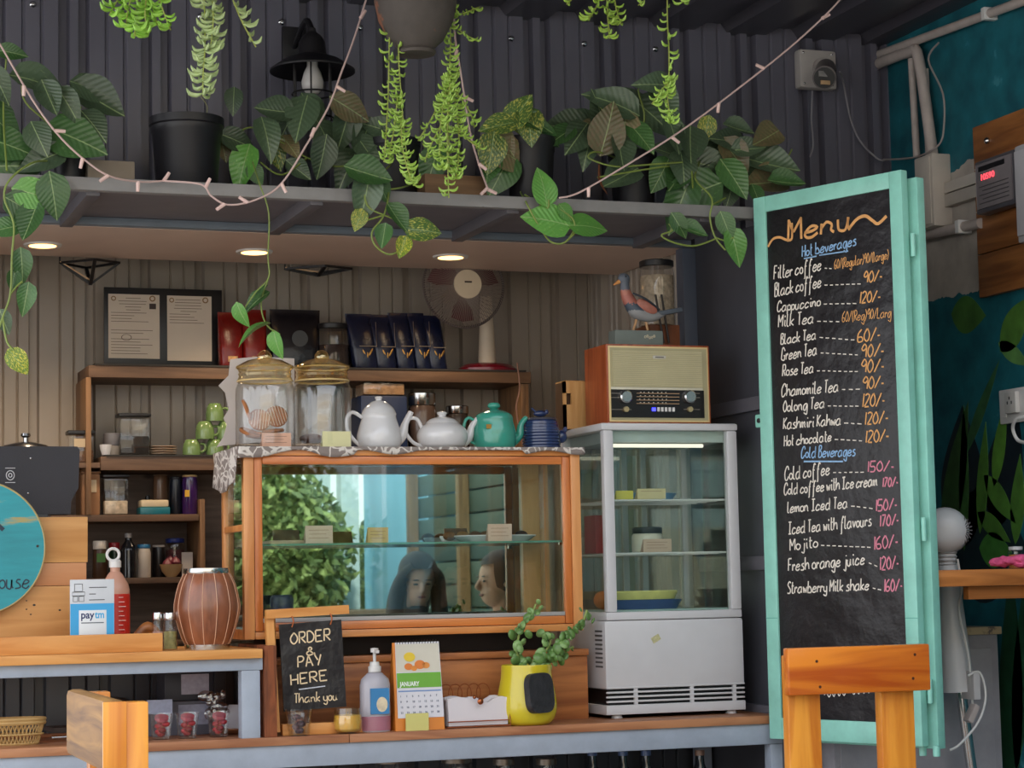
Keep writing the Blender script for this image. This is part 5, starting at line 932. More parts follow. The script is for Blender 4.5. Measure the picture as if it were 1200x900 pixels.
for x in (FX0+.02, FX1-.05):
    for y in (FY0+.03, FY1-.06): part('foot', MB().lathe([(0, 0), (.018, 0), (.016, .012), (0, .012)], (x+.015, y, FZ0), 14), Wm, t)
part('top_cap', MB().box(FX0-.008, FX1+.004, FY0-.002, FY1, FZ1-.024, FZ1, .008), Wm, t); part('top_inner', MB().box(FX0+.03, FX1-.03, FY0+.03, FY1-.03, FZ1-.06, FZ1-.0245), P('#bfc5c2', .4), t)
pw = .034
for x in (FX0, FX1-pw):
    for y in (FY0, FY1-.03): part('post', MB().box(x, x+pw, y, y+.03, wz, FZ1-.024, .005), Wm, t)
part('front_pane', MB().box(FX0+pw, FX1-pw, FY0+.012, FY0+.016, wz, FZ1-.024), M['glass'], t)
part('gasket', MB().box(FX1-pw-.006, FX1-pw, FY0+.008, FY0+.02, wz, FZ1-.024), P('#a5a8a8', .4), t)
for x in (FX0+.012, FX1-.016): part('side_pane', MB().box(x, x+.004, FY0+.03, FY1-.03, wz, FZ1-.024), M['glass'], t)
part('rear_pane', MB().box(FX0+pw, FX1-pw, FY1-.02, FY1-.016, wz, FZ1-.024), glass('tinted_glass', (.8, .88, .84), 1., .1), t)
for x in (2.79, 2.86): part('rear_stile', MB().box(x, x+.02, FY1-.03, FY1-.021, wz, FZ1-.024, .002), P('#a9aeac', .35), t)
for i, py in enumerate((586, 648)):
    zz = A(780, py, FY0+.03).z; pts = [(FX0+.036, FY0+.035, zz), (FX1-.036, FY0+.035, zz), (FX1-.036, FY1-.04, zz), (FX0+.036, FY1-.04, zz)]
    sh_ = part('wire_shelf', MB().tube(pts, .0035, 6, closed=True), M['whitep'], t); b = MB()
    for k in range(34): x = FX0+.045+k*(FX1-FX0-.09)/33; b.bar((x, FY0+.035, zz), (x, FY1-.04, zz), .0025, .0025)
    for k in range(4): y = FY0+.09+k*.08; b.bar((FX0+.036, y, zz-.003), (FX1-.036, y, zz-.003), .003, .003)
    o = part('wires', b, M['whitep'], sh_); o['kind'] = 'stuff'
part('inner_floor', MB().box(FX0+.036, FX1-.036, FY0+.02, FY1-.04, wz+.0005, wz+.006), P('#9fb0ac', .3), t)
part('lamp_tube', MB().tube([(FX0+.05, FY0+.05, FZ1-.07), (FX1-.1, FY0+.05, FZ1-.07)], .006, 8), emit('fridge_tube', '#fff6e0', .9), t)
q = A(768, 748, FY0-.0005); part('sticker', MB().box(q.x-.014, q.x+.016, FY0-.0008, FY0-.0002, q.z-.012, q.z+.008, 0, Matrix.Translation(q) @ Matrix.Rotation(-.5, 4, 'Y') @ Matrix.Translation(-q)), P('#b9b58a', .5, var=.3, vs=150), t)
for k in range(9): part('side_vent', MB().box(FX0-.0135, FX0-.0125, FY0+.02, FY0+.08, FZ0+.16+k*.014, FZ0+.166+k*.014), P('#5a5a5c', .5), t)
za = A(780, 586, FY0+.03).z+.0045; zb2 = A(780, 648, FY0+.03).z+.0045; zc_ = wz+.0065
def tray(x0, x1, Y, z, h, c, label, d=.16):
    X0, X1, _, _ = RC(x0, 600, x1, 620, Y); b = MB(); cx = (X0+X1)/2; r = (X1-X0)/2
    return single('cake_dish', MB().lathe([(0, 0), (r*.86, 0), (r, h), (r*.97, h), (r*.83, .005), (0, .005)], (cx, Y+.05, z), 40, sy=.55), P(c, .3), label, 'dish')
tray(722, 800, 6.4, za, .022, '#6f9bc4', 'pale blue dish on the upper fridge shelf')
card(747, 567, 780, 579, 6.345, za, 'cream card in front of the pale blue dish', '#d8c79a', lines=1); card(722, 570, 742, 580, 6.36, za, 'bright yellow card at the left of the upper fridge shelf', '#dccf5a', lines=0)
jar('cream_jar', 'squat white jar with a black lid on the middle fridge shelf', 741, 618, 776, 647, 6.45, zb2, bodymat=P('#d9d2c0', .3), lidc='#2b2a2a', lidh=.25); card(754, 633, 787, 648, 6.36, zb2, 'pinkish card in front of the white jar in the fridge', '#cdb09a')
tray(714, 803, 6.4, zc_, .03, '#3c4f80', 'navy blue dish on the fridge floor')
X0, X1, _, _ = RC(717, 600, 798, 620, 6.4); cx, r = (X0+X1)/2, (X1-X0)/2; pf = MB()
pf.lathe([(0, .0), (r*.9, .0), (r, .024), (r*.97, .028), (r*.8, .02), (0, .018)], (cx, 6.45, zc_+.031), 48, sy=.55); single('yellow_cake', pf, P('#d6cf7a', .6, var=.15, vs=30), 'yellow cake in a fluted paper case on the navy dish', 'cake')
for k, (py0, py1) in enumerate([(600, 648), (660, 700)]):
    X0, X1, Z0, Z1 = RC(683, py0, 700, py1, 6.55); zz = zb2 if k == 0 else zc_
    single('red_carton' if k == 0 else 'orange_fruit', (MB().box(2.62, 2.66, 6.5, 6.6, zz, zz+.125, .003) if k == 0 else MB().ball((2.66, 6.55, zz+.0305), .03, n=16)), P('#8e1f2c' if k == 0 else '#c46a1e', .4), 'red carton seen through the left fridge pane' if k == 0 else 'orange at the lower left inside the fridge', 'carton' if k == 0 else 'fruit')
# radio
RX0 = A(711, 450, 6.35).x; RX1 = A(832, 450, 6.35).x; RZ0 = FZ1+.001; RZ1 = A(770, 404, 6.35).z; RY = 6.35
t = thing('retro_radio', 'retro wooden radio with cream grille and dial on top of the fridge', 'radio', ((RX0+RX1)/2, 6.45, RZ0)); rw = wood('radio_wood', '#a8542c', '#853a1c', 'Z', .35, 1.5, False)
part('cabinet', MB().box(RX0, RX1, RY, RY+.19, RZ0, RZ1, .003), rw, t); part('bezel', MB().box(RX0+.006, RX1-.006, RY-.003, RY-.0002, RZ0+.006, RZ1-.006, .001), P('#d9c08a', .35), t); part('grille_panel', MB().box(RX0+.012, RX1-.012, RY-.004, RY-.0031, RZ0+.012, RZ1-.012), P('#a79f7c', .45), t)
gz0 = A(770, 455, RY).z; gz1 = RZ1-.022
for k in range(24): zz = gz0+.006+(gz1-gz0-.008)*k/23; part('grille_slat', MB().box(RX0+.02, RX1-.03, RY-.008, RY-.0042, zz-.0017, zz+.0017), P('#c9c09a', .4), t)
part('trim_strip', MB().box(RX0+.012, RX1-.03, RY-.008, RY-.0042, gz0-.006, gz0+.002, .001), P('#cfcab6', .2), t); part('dial_panel', MB().box(RX0+.012, RX1-.026, RY-.007, RY-.0042, RZ0+.02, gz0-.0065), P('#1f1b1b', .2), t)
for x in (733, 808):
    q = A(x, 465, RY-.01); part('knob', MB().lathe([(0, 0), (.021, 0), (.021, .012), (.017, .016), (0, .016)], n=28, mat=Matrix.Translation((q.x, RY-.0075, q.z)) @ Matrix.Rotation(PI/2, 4, 'X')), M['chrome'], t); part('lower_knob', MB().lathe([(0, 0), (.009, 0), (.009, .01), (0, .01)], n=16, mat=Matrix.Translation((q.x, RY-.0075, A(x, 480, RY).z)) @ Matrix.Rotation(PI/2, 4, 'X')), P('#c9b48a', .3, metal=.8), t)
for k, py in enumerate((461, 465, 469, 473)):
    q0, q1 = A(745, py, RY), A(795, py, RY); part('dial_line', MB().box(q0.x, q1.x, RY-.0078, RY-.0071, q0.z-.001, q0.z+.001), P('#b08d6a', .4), t)
    for j in range(7): x = q0.x+.012+j*.015+random.uniform(-.003, .003); part('dial_mark', MB().box(x, x+.004, RY-.0079, RY-.0071, q0.z+.0022, q0.z+.0042), P('#d8d0c0', .4, var=0), t)
for x0_, x1_ in ((712, 742), (797, 822)):
    for py in (461, 466, 480): q0, q1 = A(x0_+3, py, RY), A(x1_-3, py, RY); part('dial_line', MB().box(q0.x, q1.x, RY-.0076, RY-.0071, q0.z-.0006, q0.z+.0006), P('#9a9388', .4), t)
part('button', MB().box(A(763, 480, RY).x, A(767, 480, RY).x, RY-.011, RY-.0071, A(765, 482, RY).z, A(765, 478, RY).z), emit('blue_led', '#3a3cff', 3), t)
for k in range(5): x = A(769+k*4.4, 480, RY).x; part('button', MB().box(x, x+.0085, RY-.011, RY-.0071, A(770, 482.5, RY).z, A(770, 477.5, RY).z, .001), M['whitep'], t)
q = A(771, 419, RY); part('badge', MB().box(q.x-.022, q.x+.024, RY-.0105, RY-.0082, q.z-.005, q.z+.005, .001), P('#c9c4b8', .2), t); part('badge_text', MB().box(q.x-.014, q.x+.016, RY-.0108, RY-.0105, q.z-.0015, q.z+.0015), P('#55504a', .4), t)
# bird
X0, X1, Z0, Z1 = RC(721, 387, 777, 403, 6.42); t = thing('bird_figurine', 'painted wooden bird figurine with orange beak on a grey block atop the radio', 'figurine', ((X0+X1)/2, 6.44, RZ1))
part('block', MB().box(X0, X1, 6.42, 6.48, RZ1+.0005, Z1, .003), P('#6d7671', .6, var=.15), t); q = A(762, 395, 6.42)
for k in range(5): part('painted_scroll', MB().tube([(q.x-.018+k*.008+.003*math.cos(a*PI/3), 6.4195, q.z+.003*math.sin(k*2)+.004*math.sin(a*PI/3)) for a in range(6)], .0012, 4, closed=True), P('#cfc3a8', .6), t)
B3 = lambda x, y: A(x, y, 6.45)
b = MB().tube([B3(733, 327), B3(732, 336), B3(736, 350), B3(746, 364), B3(762, 370), B3(778, 367)], [.017, .018, .024, .031, .024, .01], 18, 6, flat=.85); b.ball(B3(731, 327), .0195, 1.1, .9, 1, 16); 
def birdmat():
    m, t_, bs = newmat('bird_paint'); N = t_.nodes; K = t_.links; tc = N.new('ShaderNodeTexCoord'); sp = N.new('ShaderNodeSeparateXYZ'); K.new(tc.outputs['Object'], sp.inputs[0]); nz = N.new('ShaderNodeTexNoise'); nz.inputs['Scale'].default_value = 70; K.new(tc.outputs['Object'], nz.inputs[0])
    ma = N.new('ShaderNodeMath'); ma.operation = 'MULTIPLY_ADD'; K.new(nz.outputs[0], ma.inputs[0]); ma.inputs[1].default_value = .03; K.new(sp.outputs[2], ma.inputs[2])
    r = N.new('ShaderNodeValToRGB'); K.new(ma.outputs[0], r.inputs[0]); e = r.color_ramp.elements; r.color_ramp.interpolation = 'CONSTANT'
    e[0].position = 0; e[0].color = L('#b9a48c'); e[1].position = .09; e[1].color = L('#8e8f90')
    for p_, c_ in ((.135, '#3f4a58'), (.16, '#a8665a'), (.19, '#b0705f'), (.205, '#5d6470')): x = e.new(p_); x.color = L(c_)
    K.new(r.outputs[0], bs.inputs['Base Color']); bs.inputs['Roughness'].default_value = .5; return m
part('body', b, birdmat(), t); part('beak', MB().tube([B3(727, 329), B3(719, 334)], [.009, .002], 10), P('#cf8f4e', .5), t)
part('tail', MB().bar(B3(770, 368)+Vector((0, -.0, 0)), B3(798, 363), .03, .016, bev=.004), P('#4a525c', .5), t); part('wing', MB().ball(B3(755, 360)+Vector((0, -.022, 0)), .03, 1.35, .3, .62, 14, Matrix.Rotation(math.radians(28), 4, 'Y')), P('#a26556', .5, var=.15, vs=90), t)
part('wing', MB().tube([B3(738, 345)+Vector((0, -.026, 0)), B3(752, 352)+Vector((0, -.034, 0)), B3(770, 364)+Vector((0, -.022, 0))], [.003, .004, .003], 8, 4), P('#2a3038', .5), t)
part('eye', MB().ball(B3(731, 325)+Vector((0, -.0175, 0)), .003, n=8), M['black'], t)
for x0_, x1_ in ((745, 742), (757, 759)): part('leg', MB().tube([B3(x0_+2, 368), B3(x0_, 378), B3(x1_, 387)], .0042, 8), P('#b58a60', .5), t)
# crate + jar behind radio
X0, X1, Z0, Z1 = RC(750, 382, 791, 402, 6.6); t = thing('brown_crate', 'brown wooden crate behind the radio', 'box', ((X0+X1)/2, 6.6, FZ1+.001)); part('crate_body', MB().box(X0+.02, X1, 6.56, 6.69, FZ1+.001, Z1, .002), wood('crate_wood', '#7a4526', '#56301a', 'Z', .5), t)
jar('cutlery_jar', 'tall clear container with a black lid behind the bird figurine', 750, 306, 790, 382, 6.62, Z1, square=False, lidh=.1, fill='#a5947e', fillh=.85)
for k, (a, c) in enumerate(((772, 778), (779, 784))): single('dark_stick', MB().tube([A(a-4, 345, 6.54), A(c, 402, 6.548)], .004, 8), P('#2b211c', .5), 'thin dark stick beside the bird tail, %s' % ('left' if k == 0 else 'right'), 'stick')
X0, X1, Z0, Z1 = RC(654, 447, 687, 500, 6.58)
t = thing('tissue_box', 'small pale wooden box with a square hole beside the radio', 'box', ((X0+X1)/2, 6.6, FZ1+.001)); bxm = wood('pale_box', '#cda066', '#b58349', 'Z', .5)
X0 = max(X0, 2.56); q = A(665, 467, 6.58)
hx0, hx1, hz0, hz1 = q.x-.014, q.x+.014, q.z-.02, q.z+.018
part('box_front', MB().box(X0, hx0, 6.58, 6.59, FZ1+.001, Z1), bxm, t); part('box_front', MB().box(hx1, X1, 6.58, 6.59, FZ1+.001, Z1), bxm, t); part('box_front', MB().box(hx0, hx1, 6.58, 6.59, FZ1+.001, hz0), bxm, t); part('box_front', MB().box(hx0, hx1, 6.58, 6.59, hz1, Z1), bxm, t)
part('box_body', MB().box(X0, X1, 6.6, 6.68, FZ1+.001, Z1), P('#4a3018', .7), t); part('box_top', MB().box(X0, X1, 6.59, 6.68, Z1-.0, Z1+.004), bxm, t)
# ================================================================ LOWER COUNTER ITEMS
# easel sign
t = thing('order_sign', 'small pine easel with hanging black chalkboard reading order and pay here', 'sign', (A(365, 860, 6.2).x, 6.2, ZW))
Ya = 6.2; q = lambda x, y, Y=Ya: A(x, y, Y); ez = lambda p: Vector((p.x, p.y, max(p.z, ZW+.01)))
part('upright', MB().bar(ez(q(323, 862)), q(315, 722), .024, .02, (0, 1, 0)), M['pinez'], t); part('top_bar', MB().bar(q(311, 720, 6.185), q(408, 714, 6.185), .02, .026), M['pine'], t)
part('bottom_bar', MB().box(q(322, 0).x, q(432, 0).x, 6.19, 6.215, ZW, ZW+.033, .002), M['pine'], t); part('back_leg', MB().bar((q(320, 0).x+.01, 6.32, ZW+.005), q(316, 722)+Vector((0.01, .02, 0)), .02, .016, (0, 1, 0)), M['pinez'], t)
pts = [(327, 732), (400, 726), (406, 828), (333, 834)]; Yh = 6.175
b = MB(); b.prism([(q(x, y, Yh).x, q(x, y, Yh).z) for x, y in pts], Yh, Yh+.006); bo = part('slate', b, M['board'], t)
for x, y in ((342, 730), (387, 727)): part('hook', MB().tube([q(x, y-8, Yh-.002), q(x+2, y-2, Yh-.005), q(x, y+5, Yh-.003)], .0022, 6, 4), M['copper'], t)
fE = lambda x, y, h: Vector((x, Yh-.0004-.0008*h, y))
def eline(s, x0, y0, x1, y1, hp, m, wd=.004): b = MB(); a, c = q(x0, y0, Yh), q(x1, y1, Yh); write(b, s, (a.x, a.z), (c.x, c.z), hp*sc(x0, Yh), fE, wd, .05); part('lettering', b, m, t)
cr = P('#e8cfa8', .8, var=.1)
eline('ORDER', 341, 755, 387, 750, 13, cr); eline('&', 360, 768, 369, 767, 9, cr); eline('PAY', 349, 782, 376, 779, 12, cr); eline('HERE', 341, 803, 383, 797, 12, cr); eline('Thank you', 345, 824, 395, 820, 11, cr, .003)
b = MB(); ribbon(b, [(q(350, 808, Yh).x, q(350, 808, Yh).z), (q(381, 804, Yh).x, q(381, 804, Yh).z)], .003, fE); part('underline', b, P('#c9cdd8', .8), t)
cx = A(350, 850, 6.17).x; glass_cup(cx, 6.165, ZW, .042, .078, 'clear plastic cup of dark dates before the order sign', ['#4a2430', '#5a2e38', '#3e1e28', '#7a4a3a', '#4a2430'])
cx = A(406, 850, 6.185).x; t = thing('yellow_candle', 'yellow candle in a round glass beside the order sign', 'candle', (cx, 6.17, ZW)); part('glass_bowl', MB().lathe([(0, 0), (.032, 0), (.042, .012), (.045, .035), (.041, .06), (.039, .075), (.037, .075), (.039, .06), (.043, .035), (.04, .012), (0, .006)], (cx, 6.17, ZW), 32, cap=False), M['gclear'], t); part('wax', MB().lathe([(0, .007), (.03, .007), (.039, .014), (.042, .034), (.039, .054), (0, .057)], (cx, 6.17, ZW), 32), P('#e0ae45', .5, sub=.2), t); part('wick', MB().tube([(cx, 6.17, ZW+.056), (cx+.002, 6.17, ZW+.064)], .0012, 6), M['black'], t)
# sanitiser
X0, X1, Z0, Z1 = RC(422, 787, 457, 857, 6.2); cx, r, h = (X0+X1)/2, (X1-X0)/2, Z1-Z0; t = thing('pump_bottle', 'clear pump bottle with blue label and a little pink liquid', 'bottle', (cx, 6.2, ZW))
bd_ = pm('bottle_plastic', '#c9c6d0', .3, trans=.3, var=.02)
part('bottle', MB().lathe([(0, 0), (r*.95, 0), (r, .005), (r, h*.78), (r*.9, h*.88), (r*.5, h*.98), (r*.35, h)], (cx, 6.2, ZW), 36, sy=.7), bd_, t); part('liquid', MB().lathe([(r*1.004, .004), (r*1.006, h*.26)], (cx, 6.2, ZW), 36, sy=.7, cap=False), P('#a8707f', .3), t)
part('collar', MB().lathe([(0, 0), (r*.42, 0), (r*.42, .016), (r*.32, .018), (r*.3, .03), (0, .03)], (cx, 6.2, ZW+h)), M['whitep'], t); zz = ZW+h+.03; part('pump_stem', MB().tube([(cx, 6.2, zz), (cx, 6.2, zz+.03)], .005, 10), M['whitep'], t); part('pump_head', MB().lathe([(0, 0), (.012, 0), (.012, .012), (0, .014)], (cx, 6.2, zz+.028)).bar((cx, 6.2, zz+.036), (cx+.0, 6.165, zz+.03), .01, .008), M['whitep'], t)
X0, X1, Z0, Z1 = RC(434, 808, 457, 842, 6.17); part('label', MB().box(X0, X1-.004, 6.2-r*.7-.004, 6.2-r*.7-.0005+.006, ZW+h*.3, ZW+h*.73), P('#3b83b9', .4), t); part('label_picture', MB().lathe([(0, 0), (.017, 0), (.017, .0006), (0, .0006)], n=24, sy=1.3, mat=Matrix.Translation(((X0+X1)/2+.004, 6.2-r*.7-.0042, ZW+h*.46)) @ Matrix.Rotation(PI/2, 4, 'X')), P('#d9c9ac', .5, var=.2, vs=70), t)
# calendar
t = thing('desk_calendar', 'orange desk calendar open at January with fruit picture', 'calendar', (A(490, 855, 6.2).x, 6.2, ZW))
Yc1 = 6.17; c = [A(457, 755, 6.24), A(512, 750, 6.24), A(523, 853, Yc1), A(468, 855, Yc1)]
zt2 = (c[0].z+c[1].z)/2; tl = Vector((c[0].x+.006, 6.225, zt2)); tr_ = Vector((c[1].x-.0, 6.225, zt2)); br = Vector((c[2].x-.005, Yc1, ZW)); bl = Vector((c[3].x-.008, Yc1, ZW))
def quadp(name, f0, f1, g0, g1, m, lift, par=t, th=.001):   # patch on the sloped page: f across, g down
    P4 = lambda f, g_: (tl.lerp(tr_, f)).lerp(bl.lerp(br, f), g_)
    nrm = (tr_-tl).cross(bl-tl).normalized(); nrm = nrm if nrm.y < 0 else -nrm; b = MB(); vs = [b.b.verts.new(P4(f, g_)+nrm*lift) for f, g_ in ((f0, g0), (f1, g0), (f1, g1), (f0, g1))]; v2 = [b.b.verts.new(v.co-nrm*th) for v in vs]
    b.b.faces.new(vs); b.b.faces.new(v2[::-1])
    for i in range(4): b.b.faces.new((vs[i], v2[i], v2[(i+1) % 4], vs[(i+1) % 4]))
    return part(name, b, m, par), P4, nrm
org = P('#d9822a', .5)
quadp('stand_front', -.02, 1.0, 0, 1, org, .001, th=.002); b = MB(); v = [tl+Vector((-.003, .002, 0)), tr_+Vector((0, .002, 0)), Vector((tr_.x+.01, 6.3, ZW)), Vector((tl.x-.0, 6.3, ZW))]
vs = [b.b.verts.new(p) for p in v]; v2 = [b.b.verts.new(p+Vector((0, .002, 0))) for p in v]; b.b.faces.new(vs); b.b.faces.new(v2[::-1]); [b.b.faces.new((vs[i], v2[i], v2[(i+1) % 4], vs[(i+1) % 4])) for i in range(4)]; part('stand_back', b, org, t)
b = MB(); v = [tl, Vector((tl.x-.001, 6.3, ZW)), bl]; vs = [b.b.verts.new(p+Vector((-.0035, 0, 0))) for p in v]; v2 = [b.b.verts.new(p+Vector((-.002, 0, 0))) for p in v]; b.b.faces.new(vs); b.b.faces.new(v2[::-1]); [b.b.faces.new((vs[i], v2[i], v2[(i+1) % 3], vs[(i+1) % 3])) for i in range(3)]; part('side_flap', b, org, t)
quadp('page', .03, 1.0, .0, .86, P('#d6d4da', .5, var=0), .003); quadp('picture_field', .04, .99, .02, .34, P('#cfc9b9', .5, var=.05), .0035, th=.0004); quadp('green_band', .04, .99, .35, .52, P('#6aa832', .5, var=.08), .0036, th=.0004)
_, P4, nr = quadp('blue_rule', .06, .97, .55, .565, P('#6f8fc0', .5), .0037, th=.0004)
for fx_, gy, rr, c_ in ((.33, .17, .018, '#e3c22e'), (.3, .28, .013, '#d9792a'), (.55, .26, .017, '#db7a2c'), (.68, .27, .012, '#d98a3a'), (.42, .3, .01, '#e08a30')):
    p = P4(fx_, gy)+nr*.0042; part('printed_fruit', MB().lathe([(0, 0), (rr, 0), (rr, .0003), (0, .0003)], n=18, mat=Matrix.Translation(p) @ nr.to_track_quat('Z', 'Y').to_matrix().to_4x4(), sy=.8), P(c_, .5), t)
mx_ = Matrix((( tr_-tl).normalized(), (tl-bl).normalized(), nr)).transposed().to_4x4(); mx_.translation = P4(.1, .5)+nr*.004; printed('month_name', 'JANUARY', P('#f0f0ee', .5, var=0), t, .019, mx_, .062)
for r_ in range(4):
    for c_ in range(7):
        n_ = r_*7+c_+1; mx_ = mx_.copy(); mx_.translation = P4(.09+c_*.127, .625+r_*.062)+nr*.004; printed('date', str(n_), P('#3f4f70' if c_ else '#3f4f70', .5, var=0), t, .0085, mx_)
for c_ in range(15): p = P4(.07+c_*.062, .0); part('ring', MB().tube([p+Vector((0, .006*math.cos(a), .006*math.sin(a))) for a in [k*PI/4 for k in range(8)]], .0009, 4, closed=True), M['black'], t)
X0, X1, Z0, Z1 = RC(476, 836, 503, 855, 6.15); b = MB().box(X0, X1, 6.155, 6.1565, ZW, Z1+.0); single('sticky_note', b, P('#cfc87a', .6), 'pale yellow note standing at the foot of the calendar', 'note')
# napkin holder
X0, X1, Z0, Z1 = RC(521, 805, 594, 853, 6.2)
t = thing('napkin_holder', 'copper wire napkin holder filled with white napkins', 'napkin holder', ((X0+X1)/2, 6.22, ZW))
for y in (6.17, 6.27):
    part('wire_frame', MB().tube([(X0, y, ZW+.004), (X1, y, ZW+.004), (X1, y, ZW+.05), (X1-.004, y, ZW+.02), (X0, y, ZW+.02)], .002, 6), M['copper'], t)
for k in range(5): cxk = X0+.03+k*.03; part('wire_loop', MB().tube([(cxk+.022*math.cos(a), 6.275, ZW+.1+.028*math.sin(a)) for a in [j*PI/8 for j in range(16)]], .0016, 6, closed=True), M['copper'], t)
for x in (X0, X1): part('wire_frame', MB().tube([(x, 6.17, ZW+.004), (x, 6.27, ZW+.004), (x, 6.275, ZW+.07)], .002, 6), M['copper'], t)
part('ornament', MB().ball(A(563, 822, 6.16), .01, 1, .6, 1, 10).ball(A(556, 817, 6.165), .006, n=8), M['copper'], t)
for k in range(7):
    y = 6.178+k*.012; b = MB(); poly = []; 
    for i in range(13): x = X0+.004+(X1-X0-.008)*i/12; poly.append((x, ZW+.088-.004*(k % 3)+.006*math.sin(i*.8+k)-.014*math.exp(-((i-8)/1.6)**2)))
    poly += [(X1-.006, ZW+.007), (X0+.006, ZW+.007)]; b.prism(poly, y, y+.009); single('napkin', b, P('#d8d2d6', .9, var=.02), 'folded white paper napkin in the wire holder, '+['foremost, facing the street', 'second from the front', 'third from the front', 'in the very middle', 'third from the back', 'second from the back', 'rearmost, against the wire loops'][k], 'napkin', 'napkins in the copper holder')
# planter
cx = A(620, 820, 6.2).x; k = sc(620, 6.2); Yp = 6.22
t = thing('yellow_planter', 'glossy yellow planter with black oval patch and trailing succulent', 'plant', (cx, Yp, ZW)); pf = [(24*k, 0), (30*k, 4*k), (34.5*k, 14*k), (35*k, 26*k), (33*k, 40*k), (30*k, 56*k), (29.3*k, 68*k), (28.7*k, 69*k), (27.5*k, 68*k), (27*k, 60*k)]
V, _ = spline([Vector((a, c, 0)) for a, c in pf], [1]*len(pf), 4); pot_o = part('pot', MB().lathe([(0, 0)]+[(v.x, v.y) for v in V]+[(0, 60*k)], (cx, Yp, ZW), 48), pm('yellow_glaze', '#cfbd2a', .22, var=.04, coat=.5), t)
pc0 = A(633, 812, Yp-.08); b = MB(); b.prism([(.04*math.copysign(abs(math.cos(a))**.55, math.cos(a)), .046*math.copysign(abs(math.sin(a))**.55, math.sin(a))) for a in [i*PI/20 for i in range(40)]], -.012, .012); 
bmesh.ops.transform(b.b, matrix=Matrix.Translation((pc0.x-.006, Yp-33.6*k, pc0.z)) @ Matrix.Rotation(.38, 4, 'Z') @ Matrix.Rotation(-.1, 4, 'X') @ Matrix.Diagonal((1.25, 1, 1.32, 1)), verts=b.b.verts); part('slate_patch', b, pm('slate_patch', '#2e2d30', .5, var=.3, vs=40, bump=1, bs=60), pot_o)
part('soil', MB().lathe([(0, 61*k), (27*k, 61*k), (0, 64*k)], (cx, Yp, ZW), 24), M['soil'], t)
sg = P('#5f8244', .35, var=.25, vs=60, sub=.1); sg2 = P('#7a9c5c', .35, var=.2, vs=60)
def succ(pts, n_, rr):
    pts = [A(x, y, Yp-.02) for x, y in pts]; part('stem', MB().tube(pts, .004, 6, 5), M['stem'], t); V, _ = spline(pts, [1]*len(pts), 12)
    for i in range(n_):
        p = V[int(i*(len(V)-1)/n_)]+Vector((random.uniform(-.022, .022), random.uniform(-.03, .02), random.uniform(-.008, .012))); s = rr*random.uniform(.7, 1.2)*(1-.35*i/n_)
        part('leaf', MB().ball(p, s, 1, .45, 1.25, 8, Euler((random.uniform(-.8, .8), random.uniform(-1.2, 1.2), random.uniform(-1, 1))).to_matrix().to_4x4()), random.choice((sg, sg, sg2)), t)
succ([(612, 782), (606, 765), (608, 745), (612, 735), (622, 722), (628, 708)], 30, .015); succ([(632, 782), (640, 770), (655, 755), (665, 742), (680, 735), (688, 715)], 36, .015); succ([(625, 785), (636, 768), (645, 752), (640, 742)], 14, .017); succ([(620, 784), (625, 775), (630, 770)], 8, .011); succ([(650, 776), (660, 765), (672, 758)], 10, .014)
# under counter jars and bottles
zU = .575
for i, (x, r_) in enumerate(((458, .055), (535, .05), (590, .035), (640, .035))):
    X = A(x, 885, 6.35).x; h = A(x, 886+ (3 if i > 1 else 0), 6.35).z-zU; t = thing('storage_jar', 'glass jar with steel lid under the counter, %s' % ['leftmost, below the calendar', 'second, below the napkins', 'slim one, below the yellow planter', 'slim one nearest the bottles'][i], 'jar', (X, 6.35, zU), 'jars under the counter')
    part('glass_body', MB().lathe([(0, 0), (r_, 0), (r_, h*.85), (r_*.9, h*.93)], (X, 6.35, zU), 28), M['gclear'], t); part('lid', MB().lathe([(0, h*.93), (r_*.95, h*.93), (r_*.95, h), (0, h)], (X, 6.35, zU), 28), P('#6f655c', .3, metal=.6), t); part('contents', MB().lathe([(0, .004), (r_*.93, .004), (r_*.93, h*.6), (0, h*.6)], (X, 6.35, zU), 24), P('#57402c', .9, var=.3), t)
for i, x in enumerate((694, 730, 757, 820)):
    X = A(x, 885, 6.3).x; h = A(x, 879, 6.3).z-zU; t = thing('soda_bottle', 'dark glass bottle under the counter, %s' % ['below the planter edge, leftmost bottle', 'left of the close pair with blue caps', 'right of the close pair with blue caps', 'rightmost, with a foil neck'][i], 'bottle', (X, 6.3, zU), 'bottles under the counter')
    part('body', MB().lathe([(0, 0), (.034, 0), (.036, .01), (.036, h*.6), (.03, h*.7), (.015, h*.84), (.013, h*.95), (0, h*.95)], (X, 6.3, zU), 24), P('#1c2126', .12, coat=.6), t); part('cap', MB().lathe([(0, h*.94), (.016, h*.94), (.016, h), (0, h)], (X, 6.3, zU), 18), P('#4a5f8a' if i < 3 else '#8a6a5a', .35), t)
    part('neck_label', MB().lathe([(.0225, h*.775), (.0265, h*.74)], (X, 6.3, zU), 18, cap=False), P('#b9bcc4', .5), t)
